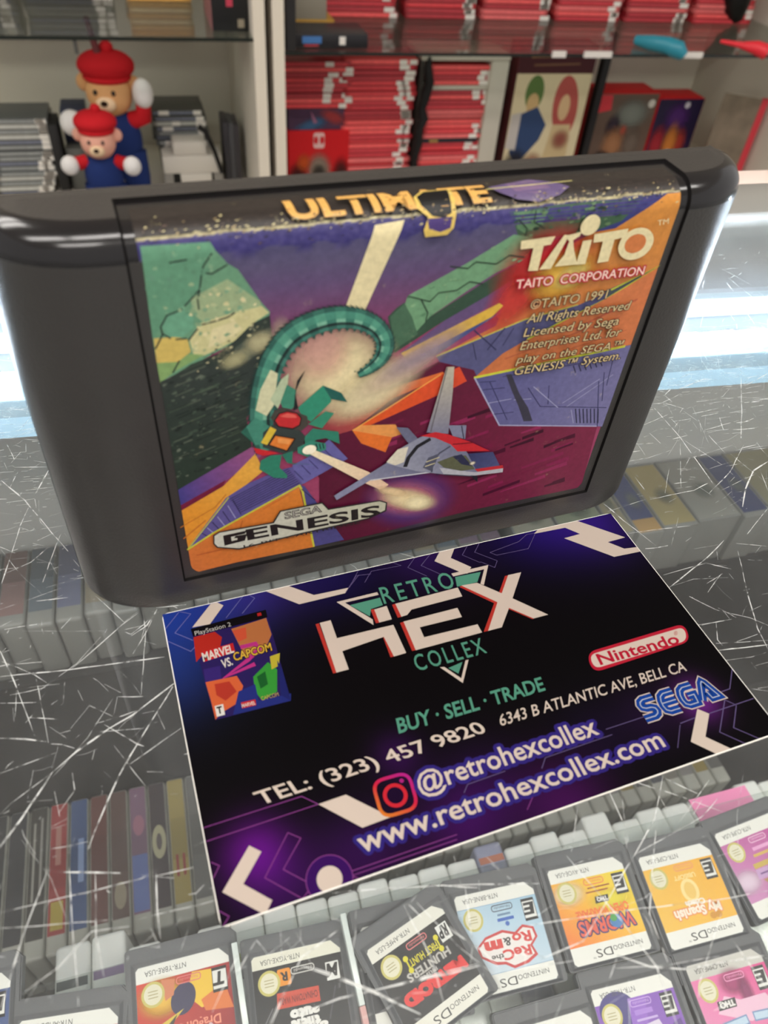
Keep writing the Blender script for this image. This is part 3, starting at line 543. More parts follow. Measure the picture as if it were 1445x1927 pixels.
# ------------------------------------------------------------------ the glass display counter
M_GLASS = glass_mat('counter_glass', (.985, .992, .99), .04, .015)
M_ALU = mat('aluminium', (206, 206, 202), .32, .5, .7, var=.05, vscale=20)
M_LAM = mat('white_laminate', (214, 214, 210), .5, .3, var=.05, vscale=12)
M_DECK = mat('black_felt', (44, 43, 43), .85, .15, var=.2, vscale=50)
X0, X1, Y0, Y1 = -420, 620, -330, 182
ctr = thing('glass_counter', 'scratched glass display counter with lit back edge, under the black cartridge', 'counter', (0, 0, -1000))
def cp(n, m, a, parent=None, **k):
    a = list(a); a[4] += 1000; a[5] += 1000; return box(n, m, a, parent or ctr, **k)
gt = cp('glass_top', M_GLASS, (X0, X1, Y0, Y1, -6, 0))
SCR = [([(-32.2,90.6),(-27.3,83.7),(-22.3,74.2),(-19.3,68.7)],0.35),([(-25.7,84.8),(-23.3,91.8)],0.35),([(-26.6,81.5),(-27.7,77.1),(-28.7,71),(-30,63.1)],0.25),([(-29.7,70.5),(-27.8,71)],0.3),([(-24.6,72.5),(-21.2,74.2)],0.3),([(-23.3,62.2),(-21.3,70.8),(-20.6,73.3)],0.2),([(-22.3,67),(-21,63.6)],0.2),([(-24.5,67.9),(-21.2,65.9)],0.15),([(-29.7,65.4),(-25.4,67.3),(-22.2,71)],0.15),([(-28.9,68.7),(-25.5,68.5)],0.15),([(-20.3,69.4),(-19.1,70.8)],0.3),([(-18.3,66.5),(-17.3,64.6)],0.25),([(-14.9,57.7),(-10.1,50.6)],0.15),([(-10.1,50.6),(-7.3,52.8)],0.2),([(-12.8,47.9),(-10.1,50.4)],0.15),([(-9.9,48.5),(-9.3,48)],0.35),([(-9.1,47.5),(-6.6,49.1),(-4.7,52.1)],0.25),([(-7.1,52.7),(-6.9,48.9),(-7.4,46.8)],0.15),([(-29.9,93.9),(-23.4,92.7)],0.25),([(-29.8,105.4),(-27.4,110.1)],0.2),([(-30.5,95.3),(-28.9,98.4)],0.25),([(-30.9,107.9),(-28.3,107.5),(-26.4,107.7)],0.2),([(-33.2,103.7),(-25.4,101.6)],0.2),([(-28.2,73.8),(-27.5,78.1)],0.2),([(-18.3,64.2),(-17.4,63.5)],0.2),([(-17.7,62.4),(-16.9,62.4)],0.25),([(-24.8,83.2),(-24.6,79.8)],0.12),([(-27.5,82.6),(-26.4,82.4)],0.1),([(-31.5,81.1),(-28.6,80)],0.1),([(-28.8,44),(-18.6,43),(-4.2,42.2)],0.3),([(-29.1,49),(-25.9,40.5),(-23.2,32.4)],0.22),([(-28.7,46.8),(-23.7,43.2),(-21.9,41.3)],0.18),([(-18.3,43),(-10.4,50.2),(-7.1,52.5)],0.18),([(-10.2,48.6),(-9.1,47.9),(-7,49.5),(-4.8,51.5)],0.2),([(-8.9,43.9),(-6.5,48.3),(-4.7,52.2)],0.15),([(-7.1,52.7),(-6.7,48.7),(-8,35.9)],0.15),([(-23.5,42.4),(-21.9,34.7),(-21.3,30.8)],0.12),([(-28,33.2),(-24.5,32.2),(-21.6,31.1)],0.35),([(-20.9,30.6),(-19.5,30.2),(-17.7,29.1)],0.25),([(-27.6,27.5),(-19.9,29.1)],0.18),([(-15.8,13.9),(-14.1,18),(-11.6,23.5),(-10.1,26),(-3.2,36.4)],0.3),([(-26.8,16.8),(-24.3,20),(-20.5,26.1)],0.25),([(-20.5,26.1),(-17.4,28.5),(-12.8,31.2),(-9.4,32.7),(-3,36.9)],0.4),([(-27.1,21.4),(-25.9,22.6),(-20.5,26.1)],0.15),([(-10.2,24.8),(-2.5,28.9)],0.18),([(-13.5,32.1),(-8.9,27.7),(-8,27.2)],0.25),([(-12.2,28.3),(-8.1,21)],0.14),([(-15.6,35.8),(-12.3,33.2)],0.18),([(-14.9,32.5),(-13.5,32.6)],0.35),([(-13.3,32.7),(-10.9,32.9),(-8.4,33.5)],0.2),([(-14.7,31.1),(-7.9,30.1)],0.14),([(-13.4,39.2),(-11,37)],0.15),([(-11.5,36.4),(-7.1,35.5)],0.18),([(-11.5,36.4),(-12.1,33.3)],0.12),([(-7.4,46.2),(-5.3,45)],0.15),([(-19.8,32),(-18.3,32.2)],0.3),([(-21.2,33.4),(-18.8,31.1)],0.2),([(-18.3,32.5),(-15.6,35.8)],0.14),([(-19.3,40.8),(-19.4,37),(-19.7,36.8)],0.2),([(-21.1,37.2),(-20.2,37.8)],0.2),([(-24.3,35.8),(-19.9,34.4)],0.2),([(-26,41.1),(-20,40.7)],0.15),([(-26.2,40.9),(-26.1,36.3)],0.18),([(-23.1,27),(-23.7,22.9)],0.2),([(-19.6,19.8),(-17.8,22.3),(-17.6,22.7),(-17.9,25.3)],0.2),([(-23.8,22.4),(-20.4,21.9)],0.18),([(-20.2,23.1),(-19.4,19.3)],0.18),([(-28.4,39.1),(-23,38.1)],0.18),([(-14.9,28.2),(-15.2,26.7)],0.2),([(-7.8,23.1),(-5.6,22.5)],0.2),([(-4.8,19),(-1.6,18.6)],0.15),([(-8,32.7),(-6.2,32.7)],0.2),([(-5.9,32.6),(-4.9,29.3)],0.18),([(-26.7,21.4),(-25.9,21.7)],0.22),([(-20.7,18),(-18.4,18.8)],0.2),([(-20.5,17.8),(-18.5,18)],0.2),([(-12.1,22.6),(-13.6,24.5)],0.12),([(-2.2,52.4),(-0.9,51.4),(0.7,50.9)],0.3),([(-19.9,29.9),(-20.7,26.7)],0.12),([(-17.3,38.9),(-16.6,36.9)],0.14),([(-26.8,17),(-24.4,20.2),(-21.8,24.2)],0.25),([(-19.4,11.8),(-14.8,10.6),(-11.8,9.8)],0.35),([(-14.9,10.4),(-14.8,2.9),(-13.9,-1.8)],0.22),([(-26.1,8.5),(-18.1,8.5),(-15.7,8.4),(-9.2,8.5),(-7,9.1)],0.22),([(-9.2,8.9),(-5.1,7.5)],0.3),([(-7.3,9.1),(-7.5,4.4),(-7.3,0.6)],0.25),([(-26,6.7),(-21.9,5.9),(-17.8,5.2),(-12.8,4.3)],0.2),([(-7.4,8.4),(-2.6,8.3)],0.18),([(-18.1,12.1),(-17.8,7.2),(-16.8,-4.1)],0.18),([(-25.3,-2.4),(-23.3,5),(-20.6,12.7)],0.25),([(-23.1,-1.3),(-19.1,0.6),(-15.3,3.6),(-10.9,3.1)],0.18),([(-8.4,2.3),(-7.4,-0.2)],0.25),([(-3.5,5.1),(-2.6,5),(-1.5,5.8)],0.25),([(-18.2,13.9),(-17.5,15.9)],0.2),([(-24.6,19.8),(-23.8,17.4),(-22.3,14.8)],0.14),([(-7.5,-0.2),(-9.6,0.6),(-8.1,1.4)],0.18),([(-5.3,-1.7),(-3.6,1.5)],0.15),([(0.3,-6.4),(3.9,-2.4)],0.18),([(14.4,0.8),(19.1,0.1),(28.7,-1.8),(33.3,-3.2)],0.22),([(7.2,-1.7),(6.8,-5),(9.4,-3.5)],0.18),([(9.9,0.3),(9.4,-3.5)],0.18),([(4.5,-11.4),(9.1,-5.5),(14.6,-3.5)],0.28),([(10.2,-6.9),(12.4,-8.2),(16.7,-11.1),(21.6,-14.9)],0.3),([(8,-11.2),(12.7,-10.9),(16.7,-11.1),(22,-11.3),(30.2,-11.6)],0.25),([(16.9,-1.9),(16.3,-4.4),(14.9,-7.4)],0.2),([(23.1,-2.8),(23.6,-5.2),(24.7,-9.5),(24.7,-14.7)],0.2),([(16.1,-13.3),(13.8,-13.7)],0.15),([(4.1,-2.2),(5.2,-4.3),(8.1,-3)],0.15),([(-2,-8.6),(2.5,-2.2)],0.15),([(28.1,-6.7),(30.7,-10.2)],0.2),([(12.9,-9.8),(13.7,-7.5)],0.12),([(23.2,1),(24.1,-1.1)],0.15),([(11.8,-1.1),(13.5,-2),(14.8,-2.7)],0.15),([(56.9,5),(56.6,-1.8),(55.7,-2.9)],0.2),([(38.1,-13.1),(44.2,-12.5),(50.3,-8.4),(61.4,-0.7),(66.1,5)],0.22),([(61.7,-0.7),(57.3,-7.1),(54.3,-11.7),(53.7,-17.4)],0.25),([(46.7,-2.3),(50.1,-11.3),(52,-17.5),(51.3,-23.6)],0.25),([(58.9,6.7),(65.5,2.5),(71.9,-2)],0.2),([(63.9,4.4),(63.9,0.5),(66.2,-0.8)],0.16),([(69.8,1.2),(66.3,4.5)],0.2),([(70.1,0.4),(67.4,-1.4)],0.2),([(27.9,-1.7),(33.9,-2.9),(41.5,-4.7)],0.22),([(36.1,-8.9),(44.2,-9.8),(53.7,-10.9),(63.4,-12.4),(71.8,-13.1)],0.2),([(39.6,-8.3),(42.2,-7.6)],0.22),([(44.6,-18.1),(47.8,-15.1),(51.2,-17.3),(55.3,-18.6),(66.9,-19.9)],0.25),([(53.8,-24.2),(56.5,-20.4),(63.7,-14.1)],0.18),([(51.4,3.8),(47.6,-1.9)],0.15),([(58.9,4.5),(55.2,-3.8)],0.15),([(56.3,-4.4),(68.5,-2),(72.7,0.1)],0.15),([(72.7,2.7),(64.8,-1.8)],0.15),([(33.1,-13.2),(42.7,-14.3)],0.12),([(63.3,-16.8),(64.5,-23.2)],0.2),([(44.8,-1.2),(49.6,-1.4)],0.15),([(67.8,-8.4),(66.4,-14.8)],0.16),([(31.5,1.4),(31.2,-2.2)],0.2),([(36.1,-0.7),(37.8,-3.2)],0.18),([(112.6,90.6),(113,77.4),(111.6,61.6)],0.3),([(106.5,80),(107.2,76.3)],0.35),([(118,92.8),(118.8,88.3)],0.3),([(143.9,98.6),(133.1,82.5),(125.9,72.3)],0.2),([(123.5,94.7),(132.9,97.7)],0.3),([(142,93.2),(150.9,96.8)],0.35),([(114.2,89.7),(121.7,92.4)],0.2),([(109,59.2),(117.7,64.4),(126.6,72.2)],0.22),([(117.7,64.9),(117.9,62.8),(115.8,61.5)],0.2),([(113.8,54.1),(117.9,58.9),(123.3,63.8),(128.7,65.9)],0.4),([(109.2,46.4),(119.1,52.6)],0.25),([(87.1,47.6),(89.3,47.3),(92,47.4)],0.4),([(84.6,61.4),(86.6,55.4),(89.6,47.9)],0.28),([(96.2,47.7),(98.6,48.7)],0.3),([(86.7,37.8),(98.7,43.2),(104.2,46.3)],0.25),([(87.1,40.7),(97.1,41.7)],0.18),([(106.2,45.1),(112.2,43)],0.25),([(105.3,43.2),(100.4,32.6),(97.6,25.8),(96.7,21.4)],0.25),([(89.2,35),(92.5,31.1),(97.7,28.2),(100,26)],0.25),([(93.1,31.5),(95.2,28.8)],0.3),([(87.8,28.7),(92,28.8)],0.22),([(88,23.2),(97.3,22.3)],0.25),([(94.3,37.1),(98.8,38.6)],0.2),([(93.2,35.1),(98.5,38.7)],0.2),([(96.9,41.9),(101.1,39.3)],0.22),([(104.8,82.5),(114.7,85.7)],0.16),([(95.5,67.1),(95.5,60)],0.15),([(95.2,60),(106.2,60.7),(111.9,62.5)],0.25),([(85.5,52),(94.3,51.7),(99.6,51.3)],0.18),([(113.1,76.8),(117.2,67)],0.25),([(111.8,75.4),(103.9,62.1)],0.14),([(99.4,61.1),(105.1,68.8)],0.14),([(120.2,76.7),(120.4,70.1)],0.2),([(120,84.8),(128.6,85.7)],0.25),([(120.8,78.8),(131,80.5)],0.22),([(122.8,70.7),(132.3,70.9)],0.16),([(101,44.1),(99.9,41.9)],0.15),([(107.6,62.3),(109.1,58.7)],0.2),([(112.2,59.5),(124.3,63.1)],0.12),([(121.4,69.9),(123.9,59.2)],0.14),([(84.5,58.5),(94.2,60.2)],0.2),([(125.1,64),(122.6,57.5)],0.18),([(92.8,47.4),(98.4,54)],0.12),([(149.5,145.8),(162.5,153.9)],0.2),([(147.9,126.9),(150.4,133.6)],0.3),([(165.3,130),(162.6,119.2)],0.25),([(160.4,133.7),(157.7,121.9)],0.25),([(168.8,142.5),(167.5,136.5)],0.25),([(87.2,28.8),(91.1,28.7),(94.1,28.7)],0.2),([(88.1,24.6),(97.9,23.1)],0.18),([(87.7,23.2),(97.3,22.3)],0.25),([(93.7,30.9),(93.8,28.9)],0.22),([(93.9,30.5),(95.1,28.8)],0.3),([(92.1,24.1),(96.8,24.7)],0.2),([(90.9,28.7),(88.9,25.2),(89.1,23.9)],0.18),([(91.7,19),(95,19.1)],0.18),([(88.3,15.4),(91.4,14.1)],0.25),([(90,15),(91.9,14.8)],0.18),([(88.4,11.1),(88.8,10.5)],0.2),([(24.9,-4.8),(23.7,-2.9),(23.3,-2.8)],0.2),([(13.2,-8.9),(14.6,-9.9),(21.3,-14.6)],0.3),([(17.2,-11.2),(19.8,-11.3),(26.5,-11.7),(30.5,-11.8)],0.25),([(29.2,-11.5),(30.3,-9.3),(31.6,-2.6)],0.18),([(27.6,-6.7),(31.1,-10.3),(32.6,-12.7)],0.25),([(38,-3.3),(35.6,0.5)],0.2),([(33.7,-2.3),(33.2,-4)],0.12),([(6.8,-8.1),(4.3,-11.4)],0.3),([(4,-2.3),(4.9,-3.6)],0.15),([(7.3,-2.4),(8.1,-4.2)],0.12),([(8.9,-6.4),(12.9,-8.8),(16.6,-11.3)],0.35)]
bm = bmesh.new(); rs = random.Random(21)
def scratch(q, w):
    t = rs.random()
    pts = [Vector((x, y, 1000.015+t*.01)) for x, y in q]
    fine = []
    for a, b in zip(pts, pts[1:]):
        n = max(1, int((b-a).length/2.2))
        for i in range(n): fine.append(a.lerp(b, i/n))
    fine.append(pts[-1]); n = len(fine)
    prev = None
    for i, p in enumerate(fine):
        d = (fine[min(i+1, n-1)]-fine[max(i-1, 0)]); d = d.normalized() if d.length > 0 else Vector((1, 0, 0)); nn = Vector((-d.y, d.x, 0))
        k = w*.5*rs.uniform(.45, 1.25)*(.35 if i in (0, n-1) else 1)
        off = nn*rs.uniform(-.05, .05)
        c = [bm.verts.new((p+off+nn*k)*MM), bm.verts.new((p+off-nn*k)*MM)]
        if prev: bm.faces.new((prev[0], prev[1], c[1], c[0]))
        prev = c
for q, w in SCR: scratch(q, w*.7)
for i in range(4600):
    x, y = rs.uniform(-120, 330), rs.uniform(-60, 165); a = rs.choice((rs.uniform(-.2, .25), rs.uniform(0, pi), rs.gauss(.9, .4))); L = rs.choice((.3, .5, .8, 1.5, 3, 3, 6, 14)); b = rs.uniform(-.3, .3)
    if -15 < y < 70 and -20 < x < 105 and rs.random() < .5: continue
    q = [(x, y), (x+cos(a)*L*.5, y+sin(a)*L*.5), (x+cos(a)*L*.5+cos(a+b)*L*.5, y+sin(a)*L*.5+sin(a+b)*L*.5)]
    scratch(q, rs.uniform(.04, .13)*.7)
for i in range(7500):   # dense scuffing over the lit back edge
    x, y = rs.uniform(-90, 330), 118-abs(rs.gauss(0, 24)); a = rs.choice((rs.uniform(-.15, .1), rs.uniform(-.15, .1), rs.uniform(0, pi))); L = rs.choice((.4, .7, 1.2, 2.5, 5))
    scratch([(x, y), (x+cos(a)*L, y+sin(a)*L)], rs.uniform(.09, .34)*.7)
sc = obj('scratch_marks', bm, scratch_mat(), gt); sc['kind'] = 'stuff'; sc['label'] = 'white scratches and scuffs on the glass'
cp('back_rail', M_ALU, (X0, X1, 182.3, 207, -34, 3), bev=1.5)
cp('rail_lip', mat('pink_laminate', (226, 206, 196), .5), (X0, X1, 207.2, 222, -60, 1.5), bev=.8)
cp('back_panel', M_LAM, (X0, X1, 205, 212, -1000, -36))
cp('side_panel', M_LAM, (X0-12, X0, Y0, 212, -1000, 0)); cp('side_panel', M_LAM, (X1, X1+12, Y0, 212, -1000, 0))
cp('front_panel', M_LAM, (X0, X1, Y0-12, Y0, -1000, 0))
cp('deck', M_DECK, (X0, X1, Y0, 205, -380, -368))
cp('case_riser', M_DECK, (X0, X1, -30, 66, -368, -295)); cp('case_riser', M_DECK, (X0, X1, 158, 204, -368, -166)); cp('case_riser', M_DECK, (X0, X1, 84, 157.5, -368, -309))
# LED strip under the back edge of the glass
led = box('led_channel', mat('led_channel', (112, 120, 126), .35, .5), (-430, 430, -7, 32, 0, 3), ctr, loc=Vector((60, 144, 979))*MM, rotz=radians(-3.2))
led['label'] = 'bright white LED strip'
box('channel_lip', frosted_mat('frosted_acrylic'), (-430, 430, -24, -9, 4, 10), led); box('channel_lip', mat('frosted_lip', (120, 140, 148), .4, .5), (-430, 430, 14, 18, 3.2, 10), led, bev=.6)
box('tape', mat('led_tape', (130, 134, 134), .5), (-420, 420, -5, 5, 3.1, 3.6), led)
M_LED = mat('led_chip', (255, 255, 255), .4, .3, emit=(226, 240, 255), power=LED_POWER)
for i in range(56): box('led', M_LED, (-330+i*12-1.7, -330+i*12+1.7, -2.1, 2.1, 3.7, 5.4), led)

# ------------------------------------------------------------------ game cases standing in the counter, spines up
M_WCASE = mat('white_case', (240, 241, 236), .35, .5, var=.04, vscale=40); M_KCASE = mat('charcoal_case', (58, 58, 60), .4, .5)
def standing(name, label, x, yfar, ztop, w, length, H, white, band, group, whitelen=0, body=None, texts=()):
    t = thing(name, label, 'game case', (x, yfar, ztop-H), 0, group)
    bm = bmesh.new(); add_box(bm, -w/2+.15, w/2-.15, -length, 0, 0, H, bev=1.6, seg=3)
    obj('shell', bm, body or M_WCASE, t, smooth=50)
    return t
def spine(t, w, y0, y1, H, cols, key, marks=()):
    k = Ink(.03); n = len(cols)
    for i, c in enumerate(cols):
        a = y0+(y1-y0)*i/n; b = y0+(y1-y0)*(i+1)/n; k.poly([(-w/2+.9, a), (w/2-.9, a), (w/2-.9, b), (-w/2+.9, b)], c)
    for m in marks: k.feed([m])
    return k.build('spine_print', ink_mat('case_print', .45, .3, gain=.8), t, place=lambda x, y, z: (x, y, H+z))
# front row: white ends show behind the loose game cards
pitch = 11.7; xs0 = -58.2
bands = [(70, 80, 84), (150, 120, 170), None, None, None, (176, 186, 60), (170, 80, 120), None, (214, 206, 120), (190, 190, 180), None, None, (150, 160, 190), None, None, None, None, None, None, None, None, None, None, (120, 130, 150), None]
for i in range(25):
    yf = 60+[6, 6.5, 0, -2, 0, 0, .8, 0, -.5, 1.2, 0, .6, 0, 3.6, .2, 2, 0, 4.5, -1, 1, 0, 0, 0, 1.5, 0][i]
    nm = ['white game case, %s from the left in the front row, left of the flame card' % ordinal(i+1) if i < 2 else 'white game case, %s from the left in the front row under the glass' % ordinal(i+1)][0]
    dark = i in (13,); body = M_WCASE if not dark else mat('lilac_case', (150, 152, 176), .4)
    t = standing('game_case', nm, xs0+i*pitch, yf, -190, pitch, 64, 105, 1, None, 'white game cases in the front row of the counter', body=body)
    b = bands[i]
    if b: spine(t, pitch, -14, -11.2, 105, [b], 'band')
    if i == 13: spine(t, pitch, -7.5, -5, 105, [(206, 130, 104)], 'band')
    if i < 2: spine(t, pitch, -22, -19, 105, [(190, 192, 194)], 'band')
# two low dark cases at the far left of the front row
for i, c in enumerate(((196, 96, 92), (64, 74, 78))):
    t = standing('game_case', ('charcoal case with a red band, leftmost of the front row', 'charcoal case with a grey band beside the red banded one')[i], -82+i*11.7, 52, -194, 11.7, 56, 101, 1, None, 'charcoal cases at the left of the front row', body=M_KCASE)
    spine(t, 11.7, -9, -5.5, 101, [c], 'band'); spine(t, 11.7, -25, -10.5, 101, [(214, 218, 214)], 'band')
# middle row: coloured spines with white near ends
ROW = [((48, 48, 50), 'dark grey'), ((54, 54, 58), 'charcoal'), ((60, 58, 54), 'black with pale title lines'), ((150, 54, 54), 'red with a yellow foot'), ((64, 84, 126), 'blue'), ((104, 66, 62), 'brown red'), ((98, 78, 74), 'brown'), ((126, 96, 120), 'pink over blue'), ((62, 52, 58), 'dark with a cream oval'), ((158, 142, 80), 'yellow with a red mark'), ((110, 110, 108), 'grey')]
M_DIMWHITE = mat('dimmed_white_case', (150, 150, 142), .4, .4, var=.06, vscale=40)  # white plastic greyed: this deeper row's dimness is put into the colour
for i in range(41):
    j = i if i < len(ROW) else (i*5) % len(ROW)
    c, d = ROW[j]
    if i >= len(ROW): c, d = (((92, 90, 88), 'grey'), ((120, 116, 108), 'pale grey'), ((140, 124, 70), 'olive yellow'), ((84, 84, 92), 'slate'), ((128, 124, 122), 'stone grey'))[(i*3) % 5]
    x = -107.7+i*9.0
    t = standing('game_case', '%s spined game case, %s from the left in the middle row' % (d, ordinal(i+1)), x, 155, -263, 9.0, 68, 46, 1, None, 'spined game cases in the middle row of the counter', body=M_DIMWHITE)
    mk = []
    if i == 2: mk = [('l', [(-1.6, -44), (-1.6, -8)], 1, (150, 148, 140)), ('l', [(1.5, -42), (1.5, -6)], 1, (140, 138, 132))]
    if i == 3: mk = [('l', [(0, -30), (0, -12)], 2.4, (170, 120, 110)), ('p', [(-2.6, -58), (2.6, -58), (2.6, -46), (-2.6, -46)], (170, 150, 60))]
    if i == 4: mk = [('l', [(1, -40), (1, -20)], 2.5, (130, 150, 190))]
    if i == 6: mk = [('e', (0, -50), 2.6, 6, 0, (150, 140, 120), 1)]
    if i == 7: mk = [('p', [(-3.4, -59), (3.4, -59), (3.4, -34), (-3.4, -34)], (94, 112, 170)), ('e', (0, -20), 2.6, 5, 0, (160, 110, 130), 1)]
    if i == 8: mk = [('e', (0, -30), 3.2, 8, 0, (176, 172, 140), 1), ('e', (0, -30), 1.3, 4, 0, (90, 80, 80), 1)]
    if i == 9: mk = [('l', [(-1.4, -48), (-1.4, -38)], 1.2, (150, 60, 60)), ('l', [(1.6, -48), (1.6, -38)], 1.2, (150, 60, 60))]
    spine(t, 9.0, -60, -1, 46, [c, tuple(int(v*.92) for v in c), c], 'row', mk)
# back row on the riser, right under the lit edge
rb = random.Random(4)
M_PALE = mat('pale_case', (132, 132, 128), .4, .4, var=.06, vscale=40)  # white case ends greyed, the back row's dim light painted in
for i in range(24):
    x = -112+i*10.4; dz = [0, 0, 8, 0, 0, 0, 3, 3, 8, 8, 0, 3, 0, 0, 6, 0, 3, 0, 0, 5, 0, 0, 3, 0][i]
    t = standing('game_case', 'pale ended game case, %s from the left in the back row under the cartridge' % ordinal(i+1), x, 203.5, -135, 10.4, 42-rb.uniform(0, 3), 31, 1, None, 'game cases in the back row of the counter', body=M_PALE)
    c = rb.choice(((150, 120, 116), (120, 124, 150), (150, 140, 120), (130, 110, 126), (110, 120, 128)))
    spine(t, 10.4, -34, -1, 31, [c, tuple(int(v*.85) for v in c)], 'row')
BX = [(138, 160, (170, 166, 150), 'grey'), (160, 184, (150, 156, 132), 'olive grey'), (184, 195, (160, 150, 120), 'sand'), (195, 209, (58, 70, 120), 'dark blue with an orange end'), (209, 228, (176, 160, 110), 'yellowish'), (228, 252, (160, 158, 150), 'stone grey'), (252, 268, (56, 66, 112), 'navy blue'), (268, 300, (150, 144, 112), 'olive'), (300, 330, (140, 140, 134), 'ash grey')]
for i, (xa, xb, c, d) in enumerate(BX):
    w = xb-xa-.4
    t = thing('boxed_game', '%s game box under the glass, right of the cartridge' % d, 'game box', ((xa+xb)/2, 203.5, -166), 0, 'game boxes in the back row of the counter')
    box('carton', M_PALE, (-w/2, w/2, -45+(i % 3), 0, 0, 31), t, bev=1)
    k = Ink(.05); k.poly([(-w/2+1, -42), (w/2-1, -42), (w/2-1, -2), (-w/2+1, -2)], c)
    if i == 3: k.poly([(-w/2+1, -44), (w/2-1, -44), (w/2-1, -36), (-w/2+1, -36)], (190, 150, 90))
    k.feed([('e', (w*.1, -24), w*.3, 7, 0, (120, 130, 120), .6)])
    k.build('top_print', ink_mat('carton_print2', .5, .3), t, place=lambda x_, y_, z_: (x_, y_, 31+z_))
# pink price card lying on the front row
t = thing('pink_card', 'blank pink paper price card lying on the white cases, lower right', 'price card', (196, 54.5, -189.6))
box('paper', mat('pink_paper', (250, 150, 196), .7, .1), (-13.6, 13.6, -5.2, 5.2, 0, .4), t)
t['label'] = 'blank bright pink paper card lying on the white cases'

# ------------------------------------------------------------------ loose handheld game cards on a clear sloped tray
TILT = radians(10); TY, TZ = 30, -160
def tray(y): return TZ+(y-TY)*math.tan(TILT)
M_ACR = glass_mat('clear_acrylic', (.93, .95, .94), .02, .05)
bm = bmesh.new()
vs = [bm.verts.new((x*MM, y*MM, (tray(y)+1000+dz)*MM)) for x in (-75, 260) for y in (-75, 46) for dz in (-2.6, -.6)]
for f in ((0, 1, 3, 2), (4, 6, 7, 5), (0, 4, 5, 1), (2, 3, 7, 6), (0, 2, 6, 4), (1, 5, 7, 3)): bm.faces.new([vs[i] for i in f])
obj('sloped_shelf', bm, M_ACR, ctr)
for x in (-77.5, 260.5): box('shelf_leg', M_ACR, (x, x+2, -28, 46, 705, 845), ctr)
for i, (x, c) in enumerate(((-3.0, (130, 160, 210)), (30.6, (214, 170, 166)))):
    t = thing('acrylic_divider', ('clear divider with a bluish tint between the flame card and the black card', 'clear divider with a pinkish tint left of the tilted card')[i], 'divider', (x, 12, tray(12)))
    t.rotation_euler = (TILT, 0, radians(1))
    box('strip', mat('divider_clear', (206, 214, 210), .2, .6), (-.9, .9, 6, 31, -.4, 8), t, bev=.3)
    box('tinted_end', mat('divider_tint_%d' % i, c, .2, .6), (-.9, .9, -24, 5.9, -.4, 8), t, bev=.3)
M_CARD = mat('grey_card_plastic', (84, 86, 88), .4, .5, bump=.15, bscale=1500)
LW, LH = 27.0, 28.2
